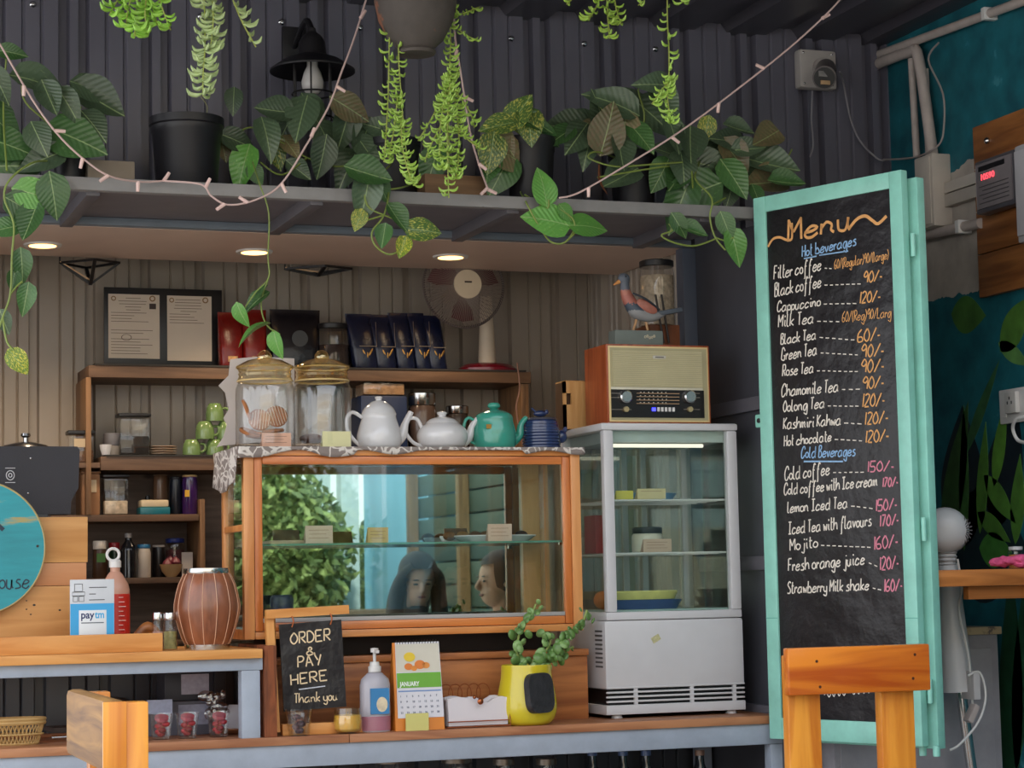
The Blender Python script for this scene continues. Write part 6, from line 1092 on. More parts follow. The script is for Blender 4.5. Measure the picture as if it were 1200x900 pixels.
# ================================================================ CHAIRS
def chair_right():
    Y = 5.0; X0, X1, Z0, Z1 = RC(922, 757, 1088, 812, Y); t = thing('bar_chair', 'orange varnished wooden bar chair in front of the menu board', 'chair', ((X0+X1)/2, Y+.2, 0))
    part('back_rail', MB().box(X0, X1, Y-.01, Y+.02, Z0, Z1, .005), M['chair'], t); xa0, xa1 = A(925, 860, Y+.02).x, A(963, 860, Y+.02).x; xb0, xb1 = A(1034, 860, Y+.02).x, A(1073, 860, Y+.02).x
    for a, c in ((xa0, xa1), (xb0, xb1)): part('back_post', MB().box(a, c, Y+.021, Y+.055, 0, Z1-.02, .004), M['chairz'], t)
    for a, c in ((xa0, xa1), (xb0, xb1)): part('front_leg', MB().box(a, c, Y+.4, Y+.44, 0, .72, .004), M['chairz'], t)
    part('seat', MB().box(X0+.0, X1-.0, Y+.056, Y+.46, .72, .75, .006), M['chair'], t)
    for z in (.25, .5): part('stretcher', MB().box(xa1, xb0, Y+.024, Y+.05, z, z+.05, .003), M['chair'], t); part('stretcher', MB().box(xa1, xb0, Y+.405, Y+.43, z, z+.05, .003), M['chair'], t)
    for x, y in ((957, 775), (1072, 767), (961, 805), (1070, 795)): q = A(x, y, Y-.01); part('screw', MB().lathe([(0, 0), (.004, 0), (.004, .001), (0, .001)], n=8, mat=Matrix.Translation((q.x, Y-.01, q.z)) @ Matrix.Rotation(PI/2, 4, 'X')), P('#4a2410', .5), t)
chair_right()
pn = AD(146, 832, 4.45); pf_ = AD(100, 812, 5.0); zt3 = 1.16
d2 = Vector((pf_.x-pn.x, pf_.y-pn.y, 0)); ln = d2.length; d2.normalize(); n2 = Vector((d2.y, -d2.x, 0))     # n2: to the right of the rail
t = thing('bar_chair', 'orange wooden bar chair seen end-on with a worn back rail at lower left', 'chair', (pn.x+.2, pn.y+.2, 0))
mC = Matrix((d2, -n2, Vector((0, 0, 1)))).transposed().to_4x4(); mC.translation = Vector((pn.x, pn.y, 0))
part('back_rail', MB().box(0, ln, -.0, .045, zt3-.15, zt3, .014, mC), M['worn'], t, 'worn brown back rail'); part('rail_cap', MB().box(-.006, .004, -.004, .046, zt3-.15, zt3-.004, .003, mC), M['chairz'], t)
for u in (0.0, ln-.06): part('back_post', MB().box(u, u+.05, -.05, -.001, 0, zt3-.006, .004, mC), M['chairz'], t); part('front_leg', MB().box(u, u+.05, -.45, -.41, 0, .72, .004, mC), M['chairz'], t)
part('seat', MB().box(0, ln, -.47, -.052, .72, .75, .006, mC), M['chair'], t)
for z in (.25, .5): part('stretcher', MB().box(.05, ln-.06, -.04, -.01, z, z+.05, .003, mC), M['chair'], t)
# ================================================================ POTHOS PLANTS
def leafmat(name, c1, c2, vary):
    m, t, b = newmat(name); N = t.nodes; K = t.links
    tc = N.new('ShaderNodeTexCoord'); nz = N.new('ShaderNodeTexNoise'); nz.inputs['Scale'].default_value = 28; nz.inputs['Detail'].default_value = 4; mp = N.new('ShaderNodeMapping'); mp.inputs['Scale'].default_value = (1, .35, 1)
    oi = N.new('ShaderNodeObjectInfo'); ad = N.new('ShaderNodeVectorMath'); K.new(tc.outputs['Object'], ad.inputs[0]); K.new(oi.outputs['Random'], ad.inputs[1]); K.new(ad.outputs[0], mp.inputs[0]); K.new(mp.outputs[0], nz.inputs[0])
    r = N.new('ShaderNodeValToRGB'); e = r.color_ramp.elements; e[0].position = vary; e[0].color = L(c1); e[1].position = vary+.1; e[1].color = L(c2); K.new(nz.outputs[0], r.inputs[0])
    hs = N.new('ShaderNodeHueSaturation'); ml = N.new('ShaderNodeMath'); ml.operation = 'MULTIPLY_ADD'; ml.inputs[1].default_value = .5; ml.inputs[2].default_value = .75; K.new(oi.outputs['Random'], ml.inputs[0]); K.new(ml.outputs[0], hs.inputs['Value']); K.new(r.outputs[0], hs.inputs['Color'])
    sp = N.new('ShaderNodeSeparateXYZ'); K.new(tc.outputs['Object'], sp.inputs[0]); ab = N.new('ShaderNodeMath'); ab.operation = 'ABSOLUTE'; K.new(sp.outputs[0], ab.inputs[0])
    vn = N.new('ShaderNodeMath'); vn.operation = 'MULTIPLY_ADD'; K.new(ab.outputs[0], vn.inputs[0]); vn.inputs[1].default_value = -.9; K.new(sp.outputs[1], vn.inputs[2]); sn = N.new('ShaderNodeMath'); sn.operation = 'MULTIPLY'; sn.inputs[1].default_value = 52; K.new(vn.outputs[0], sn.inputs[0]); s2 = N.new('ShaderNodeMath'); s2.operation = 'SINE'; K.new(sn.outputs[0], s2.inputs[0])
    bp = N.new('ShaderNodeBump'); bp.inputs['Strength'].default_value = .13; bp.inputs['Distance'].default_value = .004; K.new(s2.outputs[0], bp.inputs['Height']); K.new(bp.outputs[0], b.inputs['Normal'])
    mr = N.new('ShaderNodeMath'); mr.operation = 'LESS_THAN'; K.new(ab.outputs[0], mr.inputs[0]); mr.inputs[1].default_value = .012; mr2 = N.new('ShaderNodeMath'); mr2.operation = 'MULTIPLY'; mr2.inputs[1].default_value = .55; K.new(mr.outputs[0], mr2.inputs[0]); mxx = N.new('ShaderNodeMix'); mxx.data_type = 'RGBA'; K.new(mr2.outputs[0], mxx.inputs[0]); K.new(hs.outputs[0], mxx.inputs[6]); mxx.inputs[7].default_value = L('#a9bf86')
    K.new(mxx.outputs[2], b.inputs['Base Color']); b.inputs['Roughness'].default_value = .33; b.inputs['Subsurface Weight'].default_value = .08; b.inputs['Subsurface Radius'].default_value = (.005, .01, .003); return m
LM_ = {'g': leafmat('leaf_green', '#44683a', '#5f8449', .6), 'd': leafmat('leaf_dark', '#4c5f48', '#617355', .6), 'b': leafmat('leaf_bright', '#5d9444', '#7fae58', .6),
       'v': leafmat('leaf_variegated', '#4d6b35', '#b3b257', .52), 'w': leafmat('leaf_brown', '#6d6a4a', '#7d6a50', .5), 'y': leafmat('leaf_yellow', '#6f8a35', '#cfc550', .5)}
def leafmesh(fold, bend, wid, curl=0):
    me = bpy.data.meshes.new('leaf'); b = bmesh.new(); n_ = 9; rows = []
    for i in range(n_+1):
        f = i/n_; w_ = wid*(math.sin(PI*min(1, f**.62))**.85)*.5 if 0 < i < n_ else 0
        y = f; zc = -bend*f*f; row = []
        for s in (-1, -.5, 0, .5, 1):
            yy = y-(.16*(abs(s)**1.5))*max(0, 1-f*3.2) ; row.append(b.verts.new((s*w_, yy, zc+abs(s)*w_*fold+curl*abs(s)**2*w_*w_*3)))
        rows.append(row)
    for r0, r1 in zip(rows, rows[1:]):
        for k in range(4): b.faces.new((r0[k], r0[k+1], r1[k+1], r1[k]))
    bmesh.ops.remove_doubles(b, verts=b.verts, dist=1e-5); bmesh.ops.recalc_face_normals(b, faces=b.faces); b.to_mesh(me); b.free(); me.polygons.foreach_set('use_smooth', [True]*len(me.polygons)); return me
LMESH = [leafmesh(.25, .15, .72), leafmesh(.45, .35, .66), leafmesh(.1, .25, .82), leafmesh(.3, -.1, .74, .3)]
_lm = {}
def leaf(parent, cx, cy, ln, ang, tone, Y, k=None, tilt=None, spin=None):     # centre px, length px, tip direction (degrees, image, 0 right / 90 down)
    a = math.radians(ang); ux, uy = math.cos(a), math.sin(a); bx, by = cx-ux*ln/2, cy-uy*ln/2
    p = A(bx, by, Y); q = A(cx+ux*ln/2, cy+uy*ln/2, Y); d = q-p; l = d.length; d.normalize()
    d = (d+Vector((0, -1, 0))*(random.uniform(-.1, .55) if tilt is None else tilt)).normalized()
    nrm = Vector((random.uniform(-.35, .15), -1, random.uniform(-.1, .7))); nrm = (nrm-d*nrm.dot(d)).normalized()
    if spin: nrm = Matrix.Rotation(spin, 3, d) @ nrm
    xx = d.cross(nrm).normalized(); key = (random.randrange(4) if k is None else k, tone)
    if key not in _lm: me = LMESH[key[0]].copy(); me.materials.append(LM_[tone]); _lm[key] = me
    o = bpy.data.objects.new('leaf', _lm[key]); C.objects.link(o); o.parent = parent
    m = Matrix((xx, d, nrm)).transposed().to_4x4() @ Matrix.Scale(l*1.1, 4); m.translation = p-parent.location; o.matrix_local = m; return p
def pot(x0, y0, x1, y1, Y, label, zb_=2.584, parent=None, name='potted_pothos', rim=1.0):
    X0, X1, Z0, Z1 = RC(x0, y0, x1, y1, Y); cx, r = (X0+X1)/2, (X1-X0)/2; h = Z1-zb_
    t = thing(name, label, 'plant' if 'pothos' in name else 'pot', (cx, Y, zb_)); part('pot', MB().lathe([(0, 0), (r*.78, 0), (r*.8, .004), (r*.92, h*.78), (r*.95, h*.8), (r*.96, h*.88), (r*1.0, h*.9), (r*1.0, h), (r*.93, h), (r*.9, h*.86), (0, h*.85)], (cx, Y, zb_), 36), M['pot'], t); part('soil', MB().lathe([(0, h*.86), (r*.88, h*.86), (0, h*.9)], (cx, Y, zb_), 20), M['soil'], t); return t, Vector((cx, Y, zb_+h))
def stems(t, paths, Y, r=.003, m=None):
    for p in paths: part('stem', MB().tube([A(x, y, Y if len(q) < 1 else q[0]) for x, y, *q in p], r, 6, 5), m or M['stem'], t)
t, c = pot(60, 150, 103, 205, 6.36, 'black-potted pothos at the shelf left end with a long trailing vine')
for a in [(50, 95, 60, 10, 'd'), (80, 125, 42, 60, 'd'), (115, 120, 60, 35, 'd'), (110, 105, 45, 20, 'd'), (110, 150, 40, 55, 'd'), (90, 165, 64, 25, 'g'), (45, 165, 38, 70, 'd'), (48, 187, 48, 160, 'd'), (8, 150, 45, 40, 'g'), (12, 172, 52, 20, 'g'), (15, 195, 62, 0, 'g'), (5, 140, 40, 60, 'g'), (58, 118, 40, 70, 'd'), (15, 62, 30, 10, 'g'), (66, 182, 30, 120, 'd'), (0, 100, 40, 60, 'd'), (92, 158, 40, 20, 'v')]: leaf(t, *a, 6.26+random.uniform(-.05, .05))
for a in [(42, 228, 44, 15, 'b'), (63, 230, 45, 80, 'g'), (27, 243, 40, 30, 'g'), (35, 262, 40, 110, 'g'), (3, 268, 36, 170, 'g'), (26, 312, 34, 85, 'g'), (30, 351, 32, 100, 'g'), (22, 424, 30, 50, 'y'), (5, 378, 26, 70, 'd'), (15, 330, 22, 100, 'g')]: leaf(t, *a, 6.12, tilt=.1)
stems(t, [[(70, 190, 6.3), (40, 190, 6.15), (12, 210, 6.1), (5, 232, 6.1), (16, 262, 6.1), (14, 300, 6.1), (12, 345, 6.1), (3, 372, 6.1), (-6, 400, 6.1)], [(12, 345, 6.1), (20, 335, 6.1), (26, 330, 6.1)], [(70, 190, 6.3), (60, 150, 6.28), (30, 120, 6.26), (25, 95, 6.26)], [(75, 190, 6.3), (85, 150, 6.26), (95, 125, 6.26)], [(3, 372, 6.1), (8, 400, 6.1), (18, 412, 6.1)], [(8, 60, 6.25), (4, 130, 6.25), (8, 200, 6.15)]], 6.2)
X0, X1, Z0, Z1 = RC(103, 188, 158, 209, 6.3); single('small_carton', MB().box(X0, X1, 6.3, 6.4, 2.584, Z1, .003), P('#8f8274', .8, var=.1), 'small dusty grey-brown carton between the pots on the left of the shelf', 'box')
t, c = pot(175, 140, 262, 212, 6.35, 'large empty black plastic pot on the left half of the plant shelf', name='flower_pot')
b = MB(); b.tube([A(240, 141, 6.35), A(243, 125, 6.35), A(234, 112, 6.36)], .0015, 5, 3); part('dry_stalk', b, P('#8a8a60', .7), t)
t, c = pot(430, 165, 492, 222, 6.45, 'half-dried pothos sprawling behind the lantern and the left hanging strands')
for a in [(273, 120, 28, 95, 'd'), (320, 130, 40, 185, 'd'), (350, 142, 50, 110, 'd'), (368, 135, 45, 60, 'd'), (280, 165, 38, 20, 'd'), (283, 197, 46, 110, 'b'), (312, 165, 45, 80, 'd'), (322, 178, 40, 70, 'v'), (340, 175, 30, 60, 'w'), (350, 200, 30, 40, 'd'), (385, 165, 42, 60, 'd'), (378, 185, 42, 100, 'd'), (405, 200, 45, 120, 'd'), (412, 128, 45, 30, 'w'), (405, 150, 48, 100, 'd'), (425, 165, 45, 110, 'd'), (335, 148, 40, 120, 'd'), (395, 178, 46, 30, 'd'), (430, 180, 40, 60, 'd'), (262, 178, 24, 80, 'w'), (300, 205, 24, 60, 'g'), (445, 150, 40, 200, 'd'), (505, 198, 46, 110, 'g'), (455, 175, 40, 90, 'd')]: leaf(t, *a, 6.4+random.uniform(-.04, .06))
for a in [(432, 205, 46, 20, 'g'), (428, 232, 50, 100, 'd'), (448, 222, 28, 60, 'g'), (465, 257, 34, 60, 'g'), (497, 270, 38, 5, 'v'), (420, 258, 22, 110, 'y'), (449, 278, 26, 100, 'g'), (471, 291, 24, 110, 'y')]: leaf(t, *a, 6.12, tilt=.1)
stems(t, [[(460, 190, 6.4), (440, 215, 6.2), (455, 222, 6.13), (450, 252, 6.12), (436, 272, 6.12), (440, 288, 6.12), (455, 298, 6.12), (470, 294, 6.12)], [(450, 252, 6.12), (470, 260, 6.12), (485, 268, 6.12)], [(425, 205, 6.13), (430, 240, 6.12), (450, 252, 6.12)], [(455, 222, 6.13), (470, 220, 6.13), (485, 215, 6.2)], [(455, 180, 6.42), (400, 195, 6.4), (360, 185, 6.4), (300, 150, 6.4), (275, 160, 6.4)], [(360, 185, 6.4), (330, 205, 6.38), (305, 190, 6.38)], [(450, 252, 6.12), (428, 258, 6.12), (420, 252, 6.12)]], 6.2)
t2 = thing('hanging_vine', 'thin single pothos vine dangling in front of the red pouches', 'plant', A(303, 217, 6.13)); stems(t2, [[(296, 190, 6.3), (304, 215, 6.13), (315, 250, 6.12), (314, 300, 6.12), (315, 325, 6.12), (300, 342, 6.12), (286, 362, 6.12)], [(315, 325, 6.12), (306, 355, 6.12), (312, 380, 6.12), (328, 392, 6.12)]], 6.12, .0022)
for a in [(299, 352, 30, 150, 'g'), (283, 370, 26, 70, 'b'), (295, 387, 36, 160, 'b'), (324, 405, 28, 80, 'b'), (305, 345, 22, 130, 'g')]: leaf(t2, *a, 6.12, k=1, tilt=.0, spin=.9)
X0, X1, Z0, Z1 = RC(498, 205, 572, 229, 6.33); single('wood_block', MB().box(X0, X1, 6.33, 6.42, 2.584, Z1, .002), wood('dull_wood', '#8a6a4c', '#6d5038', 'X', .7), 'brown wooden block lying on the shelf behind the right hanging strands', 'block')
t, c = pot(593, 163, 650, 231, 6.34, 'variegated pothos in a black pot at the centre of the shelf')
for a in [(582, 147, 36, 170, 'v'), (608, 130, 40, 300, 'v'), (618, 150, 40, 90, 'v'), (590, 168, 35, 60, 'w'), (575, 180, 40, 100, 'v'), (585, 205, 46, 120, 'g'), (600, 182, 50, 30, 'w'), (628, 145, 34, 20, 'g'), (641, 160, 36, 30, 'g'), (572, 196, 34, 100, 'g')]: leaf(t, *a, 6.27+random.uniform(-.03, .03))
for a in [(637, 218, 38, 260, 'b'), (640, 257, 46, 195, 'b'), (690, 264, 38, 0, 'b'), (664, 250, 22, 50, 'b')]: leaf(t, *a, 6.12, tilt=.1)
stems(t, [[(610, 225, 6.25), (618, 240, 6.13), (630, 262, 6.12), (645, 283, 6.12), (662, 284, 6.12), (673, 268, 6.12), (670, 255, 6.12), (655, 245, 6.12)], [(662, 284, 6.12), (672, 275, 6.12), (676, 268, 6.12)], [(620, 165, 6.3), (600, 150, 6.28), (585, 140, 6.28)], [(615, 228, 6.2), (640, 244, 6.13), (643, 234, 6.12)]], 6.2)
t, c = pot(715, 180, 768, 237, 6.38, 'bushy dull green pothos in a black pot right of the centre pot')
for a in [(665, 150, 46, 180, 'd'), (690, 158, 42, 160, 'w'), (710, 150, 50, 280, 'w'), (718, 118, 54, 210, 'd'), (742, 130, 58, 25, 'd'), (765, 142, 56, 50, 'd'), (725, 182, 40, 90, 'd'), (722, 212, 46, 150, 'd'), (750, 165, 40, 60, 'g'), (672, 165, 42, 130, 'd'), (700, 130, 44, 250, 'd'), (655, 160, 34, 150, 'g'), (730, 155, 42, 100, 'w'), (680, 140, 36, 200, 'd'), (762, 100, 38, 180, 'd'), (776, 122, 44, 60, 'd'), (742, 190, 36, 60, 'g'), (685, 180, 34, 110, 'd')]: leaf(t, *a, 6.32+random.uniform(-.05, .05))
part('dry_leaf', MB().tube([A(702, 192, 6.25), A(703, 212, 6.24), A(712, 228, 6.24)], [.004, .012, .002], 6, 4, flat=.3), P('#7d4a30', .7, var=.2), t)
stems(t, [[(735, 190, 6.35), (700, 178, 6.26), (690, 185, 6.25), (720, 195, 6.24), (760, 193, 6.24), (800, 190, 6.24)], [(740, 185, 6.36), (720, 150, 6.3), (700, 120, 6.3)], [(738, 185, 6.36), (755, 140, 6.3), (748, 105, 6.3), (760, 95, 6.3)], [(733, 188, 6.35), (700, 165, 6.3), (665, 158, 6.3)]], 6.2)
t, c = pot(778, 185, 835, 239, 6.4, 'big glossy pothos spilling over the right end of the shelf')
for a in [(790, 158, 40, 70, 'd'), (775, 205, 36, 115, 'g'), (797, 240, 54, 110, 'g'), (812, 226, 56, 160, 'g'), (828, 153, 28, 100, 'y'), (850, 165, 38, 190, 'd'), (892, 165, 38, 150, 'w'), (866, 152, 30, 20, 'd'), (832, 196, 44, 15, 'd'), (860, 185, 42, 60, 'w'), (858, 213, 46, 65, 'g'), (903, 198, 50, 25, 'd'), (893, 216, 46, 170, 'w'), (885, 232, 26, 80, 'g'), (836, 213, 40, 150, 'd'), (853, 232, 26, 110, 'd'), (922, 215, 34, 10, 'g'), (780, 180, 44, 200, 'd'), (805, 175, 44, 100, 'd'), (788, 215, 38, 130, 'g'), (815, 190, 36, 150, 'd'), (875, 205, 36, 200, 'd'), (798, 200, 40, 90, 'd'), (843, 180, 32, 30, 'd'), (876, 176, 30, 0, 'd')]: leaf(t, *a, 6.3+random.uniform(-.09, .05))
for a in [(812, 272, 28, 25, 'g'), (851, 266, 30, 70, 'g'), (862, 290, 38, 75, 'b'), (796, 265, 28, 60, 'g')]: leaf(t, *a, 6.12, tilt=.1)
stems(t, [[(820, 190, 6.3), (815, 210, 6.2), (834, 232, 6.13), (832, 255, 6.12), (838, 278, 6.12), (850, 293, 6.12)], [(838, 280, 6.12), (815, 288, 6.12), (792, 285, 6.12), (775, 276, 6.12), (788, 270, 6.12), (784, 262, 6.12)], [(812, 220, 6.2), (810, 180, 6.28), (815, 165, 6.28), (826, 158, 6.28)], [(850, 232, 6.2), (835, 240, 6.14)], [(838, 278, 6.12), (850, 282, 6.12), (860, 278, 6.12)], [(918, 195, 6.35), (928, 175, 6.35)], [(805, 192, 6.28), (760, 198, 6.24), (700, 208, 6.24)]], 6.2)
# ================================================================ STRING-OF-BANANAS HANGING PLANTS
def banana(name, label, strands, Y, c, potspec=None):
    t = thing(name, label, 'plant', A(strands[0][0][0][0], strands[0][0][0][1], Y)); m = P(c, .35, var=.25, vs=30, sub=.1)
    rnd = random.Random(len(strands)*7+int(Y*100)+len(label))
    for path, dens, ln in strands:
        pts = [A(x, y, Y+rnd.uniform(-.03, .03)) for x, y in path]; part('strand', MB().tube(pts, .0022, 5, 4), P('#9aa650', .5), t)
        V, _ = spline(pts, [1]*len(pts), 10); tot = sum((a-b_).length for a, b_ in zip(V, V[1:])); n_ = max(4, int(tot*dens)); b = MB()
        for i in range(n_):
            f = rnd.random() if dens > 220 else i/n_; p = V[min(len(V)-1, int(f*(len(V)-1)))]; an = rnd.uniform(0, 2*PI); s = ln*rnd.uniform(.75, 1.2)
            out = Vector((math.cos(an), math.sin(an)*.8, 0)); up = Vector((0, 0, 1)); q = [p, p+out*s*.35-up*s*.12, p+out*s*.7-up*s*.05, p+out*s*.9+up*s*.25]
            b.tube(q, [.0016, s*.13, s*.13, .0012], 5, 2)
        o = part('foliage', b, m, t); o['kind'] = 'stuff'
    if potspec:
        cx, cy, r, h, cl = potspec; p = A(cx, cy, Y)
        part('pot', MB().lathe([(0, 0), (r*.44, 0), (r*.47, .008), (r*.42, .016), (r*.66, h*.22), (r*.9, h*.5), (r*1.0, h*.78), (r*.98, h*.9), (r*1.03, h*.92), (r*1.03, h), (r*.93, h), (r*.9, h*.8), (0, h*.78)], p, 36), cl, t)
        zr_ = 3.33
        for k in range(3): an = k*2*PI/3+.5; part('hanger_wire', MB().tube([(p.x+r*math.cos(an), Y+r*math.sin(an), p.z+h*.95), (p.x, Y, min(zr_, p.z+h+.35))], .002, 5), P('#3a3a3a', .5), t)
    return t
clay = chips('clay', '#57504c', '#8a5b45', .58, .62, 9, .7); Yb2 = 5.85
banana('hanging_succulent', 'hanging clay pot with two dangling curtains of string-like succulent', [([(458, -10), (456, 60), (455, 110), (452, 165), (450, 190)], 90, .03), ([(468, -10), (467, 60), (470, 110), (474, 160), (480, 200), (488, 219)], 110, .028), ([(466, 110), (462, 150), (455, 185)], 260, .028), ([(470, 140), (472, 175), (482, 212)], 200, .03),
 ([(526, -5), (528, 50), (526, 100), (524, 160), (526, 232)], 150, .03), ([(527, 90), (518, 130), (515, 175), (520, 200)], 260, .03), ([(528, 90), (535, 130), (538, 170), (535, 210)], 330, .03), ([(528, 80), (526, 130), (526, 200)], 330, .028), ([(528, 20), (545, 15), (562, 8)], 130, .028), ([(530, 30), (548, 42), (560, 48)], 120, .026), ([(520, 110), (505, 140), (490, 165)], 140, .026), ([(532, 105), (550, 130), (556, 150)], 130, .026), ([(536, 150), (550, 165), (565, 175)], 150, .028), ([(520, 140), (505, 170), (498, 188)], 150, .026)],
 Yb2, '#9fc257', (488, 64, .122, .2, clay))
banana('hanging_succulent', 'bright green hanging succulent tuft at the top left', [([(155, -25), (138, 0), (128, 18)], 150, .042), ([(165, -25), (160, 10), (158, 42)], 170, .045), ([(172, -25), (178, 5), (185, 30)], 160, .042), ([(180, -20), (192, 15), (200, 35)], 120, .04), ([(160, -20), (150, 10), (148, 30)], 160, .04), ([(175, -20), (170, 10), (172, 38)], 140, .04)], 5.7, '#8fc24a', (165, -60, .1, .12, M['pot']))
banana('hanging_succulent', 'pale bushy hanging strand left of the string light, ending above the empty pot', [([(238, -30), (240, 20), (240, 60), (238, 85), (238, 113)], 210, .042), ([(246, -30), (250, 20), (246, 60)], 190, .04), ([(262, -30), (275, 5), (285, 28), (300, 55)], 60, .045)], 5.65, '#a9bd83', (255, -60, .1, .12, M['pot']))
banana('hanging_succulent', 'short yellow-green hanging tuft at the top right of centre', [([(705, -25), (700, 5), (690, 22)], 170, .032), ([(710, -25), (712, 15), (714, 45)], 170, .032), ([(718, -25), (722, 10), (728, 28)], 150, .03), ([(690, -20), (675, -5), (664, 5)], 90, .03)], 5.75, '#9fc251', (706, -55, .09, .12, M['pot']))
banana('hanging_succulent', 'single long hanging strand with a dense tip over the right plants', [([(782, -25), (782, 20), (784, 60), (784, 90)], 55, .034), ([(784, 88), (782, 110), (786, 145)], 330, .032), ([(784, 95), (772, 110), (764, 122)], 200, .03), ([(770, -25), (755, 0), (748, 6)], 60, .03), ([(790, -25), (798, 0), (802, 2)], 60, .03)], 5.7, '#a6cc5c', (778, -55, .09, .12, M['pot']))
# ================================================================ STRING LIGHT
def strlight(pts, label, bulbs, drop=12):
    P3 = [A(x, y, Y) for x, y, Y in pts]; t = thing('string_light', label, 'string light', P3[0]); V, _ = spline(P3, [1]*len(P3), 10)
    part('wire', MB().tube(V, .003, 6), P('#c9aeaa', .5, var=.05), t)
    for (x, y, ang) in bulbs:
        p = min(V, key=lambda v: (v-A(x, y, v.y)).length); q = p+Vector((math.cos(ang)*.03, 0, math.sin(ang)*.03)); part('bulb', MB().tube([p, q], [.006, .005], 8), P('#e6c6c0', .25), t)
Yl_ = 6.06
strlight([(-20, 20, Yl_), (0, 52, Yl_), (40, 120, Yl_), (70, 160, Yl_), (100, 188, Yl_), (130, 207, Yl_), (165, 213, Yl_+.05), (192, 212, Yl_+.07)], 'pinkish white fairy light cable falling from the upper left corner to the shelf', [(27, 98, -1.6), (68, 149, 0), (97, 186, -1.8), (125, 208, -2.5), (162, 214, -1.6)])
strlight([(192, 212, Yl_+.07), (235, 216, Yl_), (248, 230, Yl_), (268, 240, Yl_), (300, 234, Yl_), (330, 215, Yl_), (362, 165, Yl_), (385, 125, Yl_), (400, 85, Yl_), (415, 45, Yl_), (432, -10, Yl_)], 'fairy light cable sagging across the shelf and rising past the wall lantern', [(188, 214, 1), (243, 216, 1.1), (262, 240, -2.5), (290, 235, 2.6), (330, 218, -1.1), (366, 160, 1.2), (394, 102, -.5), (421, 20, 1)])
strlight([(531, -10, 5.98), (533, 40, 5.98), (540, 85, 5.98), (546, 125, 5.98), (552, 160, 6.0), (562, 195, 6.05), (572, 222, 6.1)], 'fairy light cable dropping beside the right hanging strands', [(536, 60, -1.8), (549, 115, -.4), (562, 192, -.6), (570, 220, -2.4), (572, 225, -.4)])
strlight([(655, 232, 6.08), (680, 225, 6.05), (740, 190, 6.), (800, 152, 5.95), (870, 100, 5.9), (930, 52, 5.85), (975, 10, 5.8), (1000, -20, 5.8)], 'fairy light cable rising from the shelf to the upper right', [(690, 222, -1.6), (788, 160, -.6), (843, 122, -1.7), (896, 75, 2.8), (962, 24, .5)])
# ================================================================ STREET SIDE (behind the camera, seen reflected in the case mirror)
YM = CY1-.034
def mirp(px, py, d):                                         # where a mirrored ray ends after distance d from the mirror
    q = A(px, py, YM); r_ = ray(px, py); r_ = Vector((r_.x, -r_.y, r_.z)).normalized(); return q+r_*d
# street building with arches
def wl(name, x0, x1, y0, y1, z0, z1, m): return struct(MB().box(x0, x1, y0, y1, z0, z1).build(name, m))
t = thing('street_building', 'cream building with arched openings across the street', 'building', (6.5, -9, 0))
cr_ = P('#d9cbb4', .8)
part('wall', MB().box(-9, 14, -9.3, -9, 4.2, 7.5), cr_, t); part('wall', MB().box(-9, 14, -9.3, -9, 0, 2.0), cr_, t)
for k in range(12): x = -8.5+k*1.9; part('pillar', MB().box(x, x+.5, -9.25, -9.02, 2, 4.2), P('#cfe0e6', .7), t); part('arch_band', MB().tube([(x+1.2+.75*math.cos(a), -9.05, 3.3+.75*math.sin(a)) for a in [j*PI/10 for j in range(11)]], .1, 8), P('#7a5a48', .7), t)
pa = mirp(432, 640, 7.6); pb_ = mirp(497, 640, 6.4)
bw = thing('blue_shutter', 'sky blue painted screen wall across the lane', 'wall panel', ((pa.x+pb_.x)/2, (pa.y+pb_.y)/2, 0)); part('panel', MB().bar((pa.x, pa.y, 1.6), (pb_.x, pb_.y, 1.6), 3.2, .05, (0, 0, 1)) if False else MB().bar((pa.x-.0, pa.y, 1.6), (pb_.x, pb_.y, 1.6), .06, 3.2), P('#8cc4dc', .6, var=.06, vs=2), bw)
for px in (408, 375):
    p = mirp(px, 640, 7.4); part('white_post', MB().box(p.x-.06, p.x+.06, p.y-.06, p.y+.06, 0, 3.3), P('#d9e4e6', .5), bw)
def bush(cx, cy, cz, R_, n_, label, seed):
    rnd = random.Random(seed); t = thing('street_bush', label, 'bush', (cx, cy, 0)); b = MB(); b2 = MB()
    for i in range(n_):
        v = Vector((rnd.gauss(0, 1), rnd.gauss(0, 1), rnd.gauss(0, 1))).normalized()*R_*rnd.uniform(.5, 1); p = Vector((cx+v.x, cy+v.y*.6, cz+v.z*1.1)); a = Vector((rnd.uniform(-1, 1), rnd.uniform(-1, 1), rnd.uniform(-1, 1)))*.05; c_ = a.cross(Vector((rnd.uniform(-1, 1), 1, rnd.uniform(-1, 1)))).normalized()*.022
        bb = b if i % 2 else b2; vs = [bb.b.verts.new(q) for q in (p-a, p+c_, p+a, p-c_)]; bb.b.faces.new(vs)
    o = part('foliage', b, P('#93a05c', .6, var=.3), t); o['kind'] = 'stuff'; o = part('foliage', b2, P('#5d6e3a', .6, var=.3), t); o['kind'] = 'stuff'; part('trunk', MB().tube([(cx, cy, 0), (cx, cy, cz)], .08, 8), P('#5a4232', .8), t)
p = mirp(322, 600, 7.0); bush(p.x-.1, p.y, 1.55, .62, 6000, 'leafy green bush in a street planter, left one', 3); p = mirp(352, 620, 8.2); bush(p.x+.1, p.y, 1.45, .5, 3500, 'leafy green bush further along the street', 5)
p = mirp(340, 700, 6.6); sd_ = thing('stone_planter', 'rough brown stone planter under the street bush', 'planter', (p.x, p.y, 0)); part('trough', MB().box(p.x-.9, p.x+.8, p.y-.3, p.y+.1, 0, 1.25, .02), P('#6b5a4a', .9, var=.3, vs=6, bump=1, bs=12), sd_)
rk = thing('added_dark_rack', 'dark green slatted rack added to darken the teal wall in the mirror', 'rack', (3.8, 1.9, 0))  # added dark backing that tones down the lit teal wall in the mirror
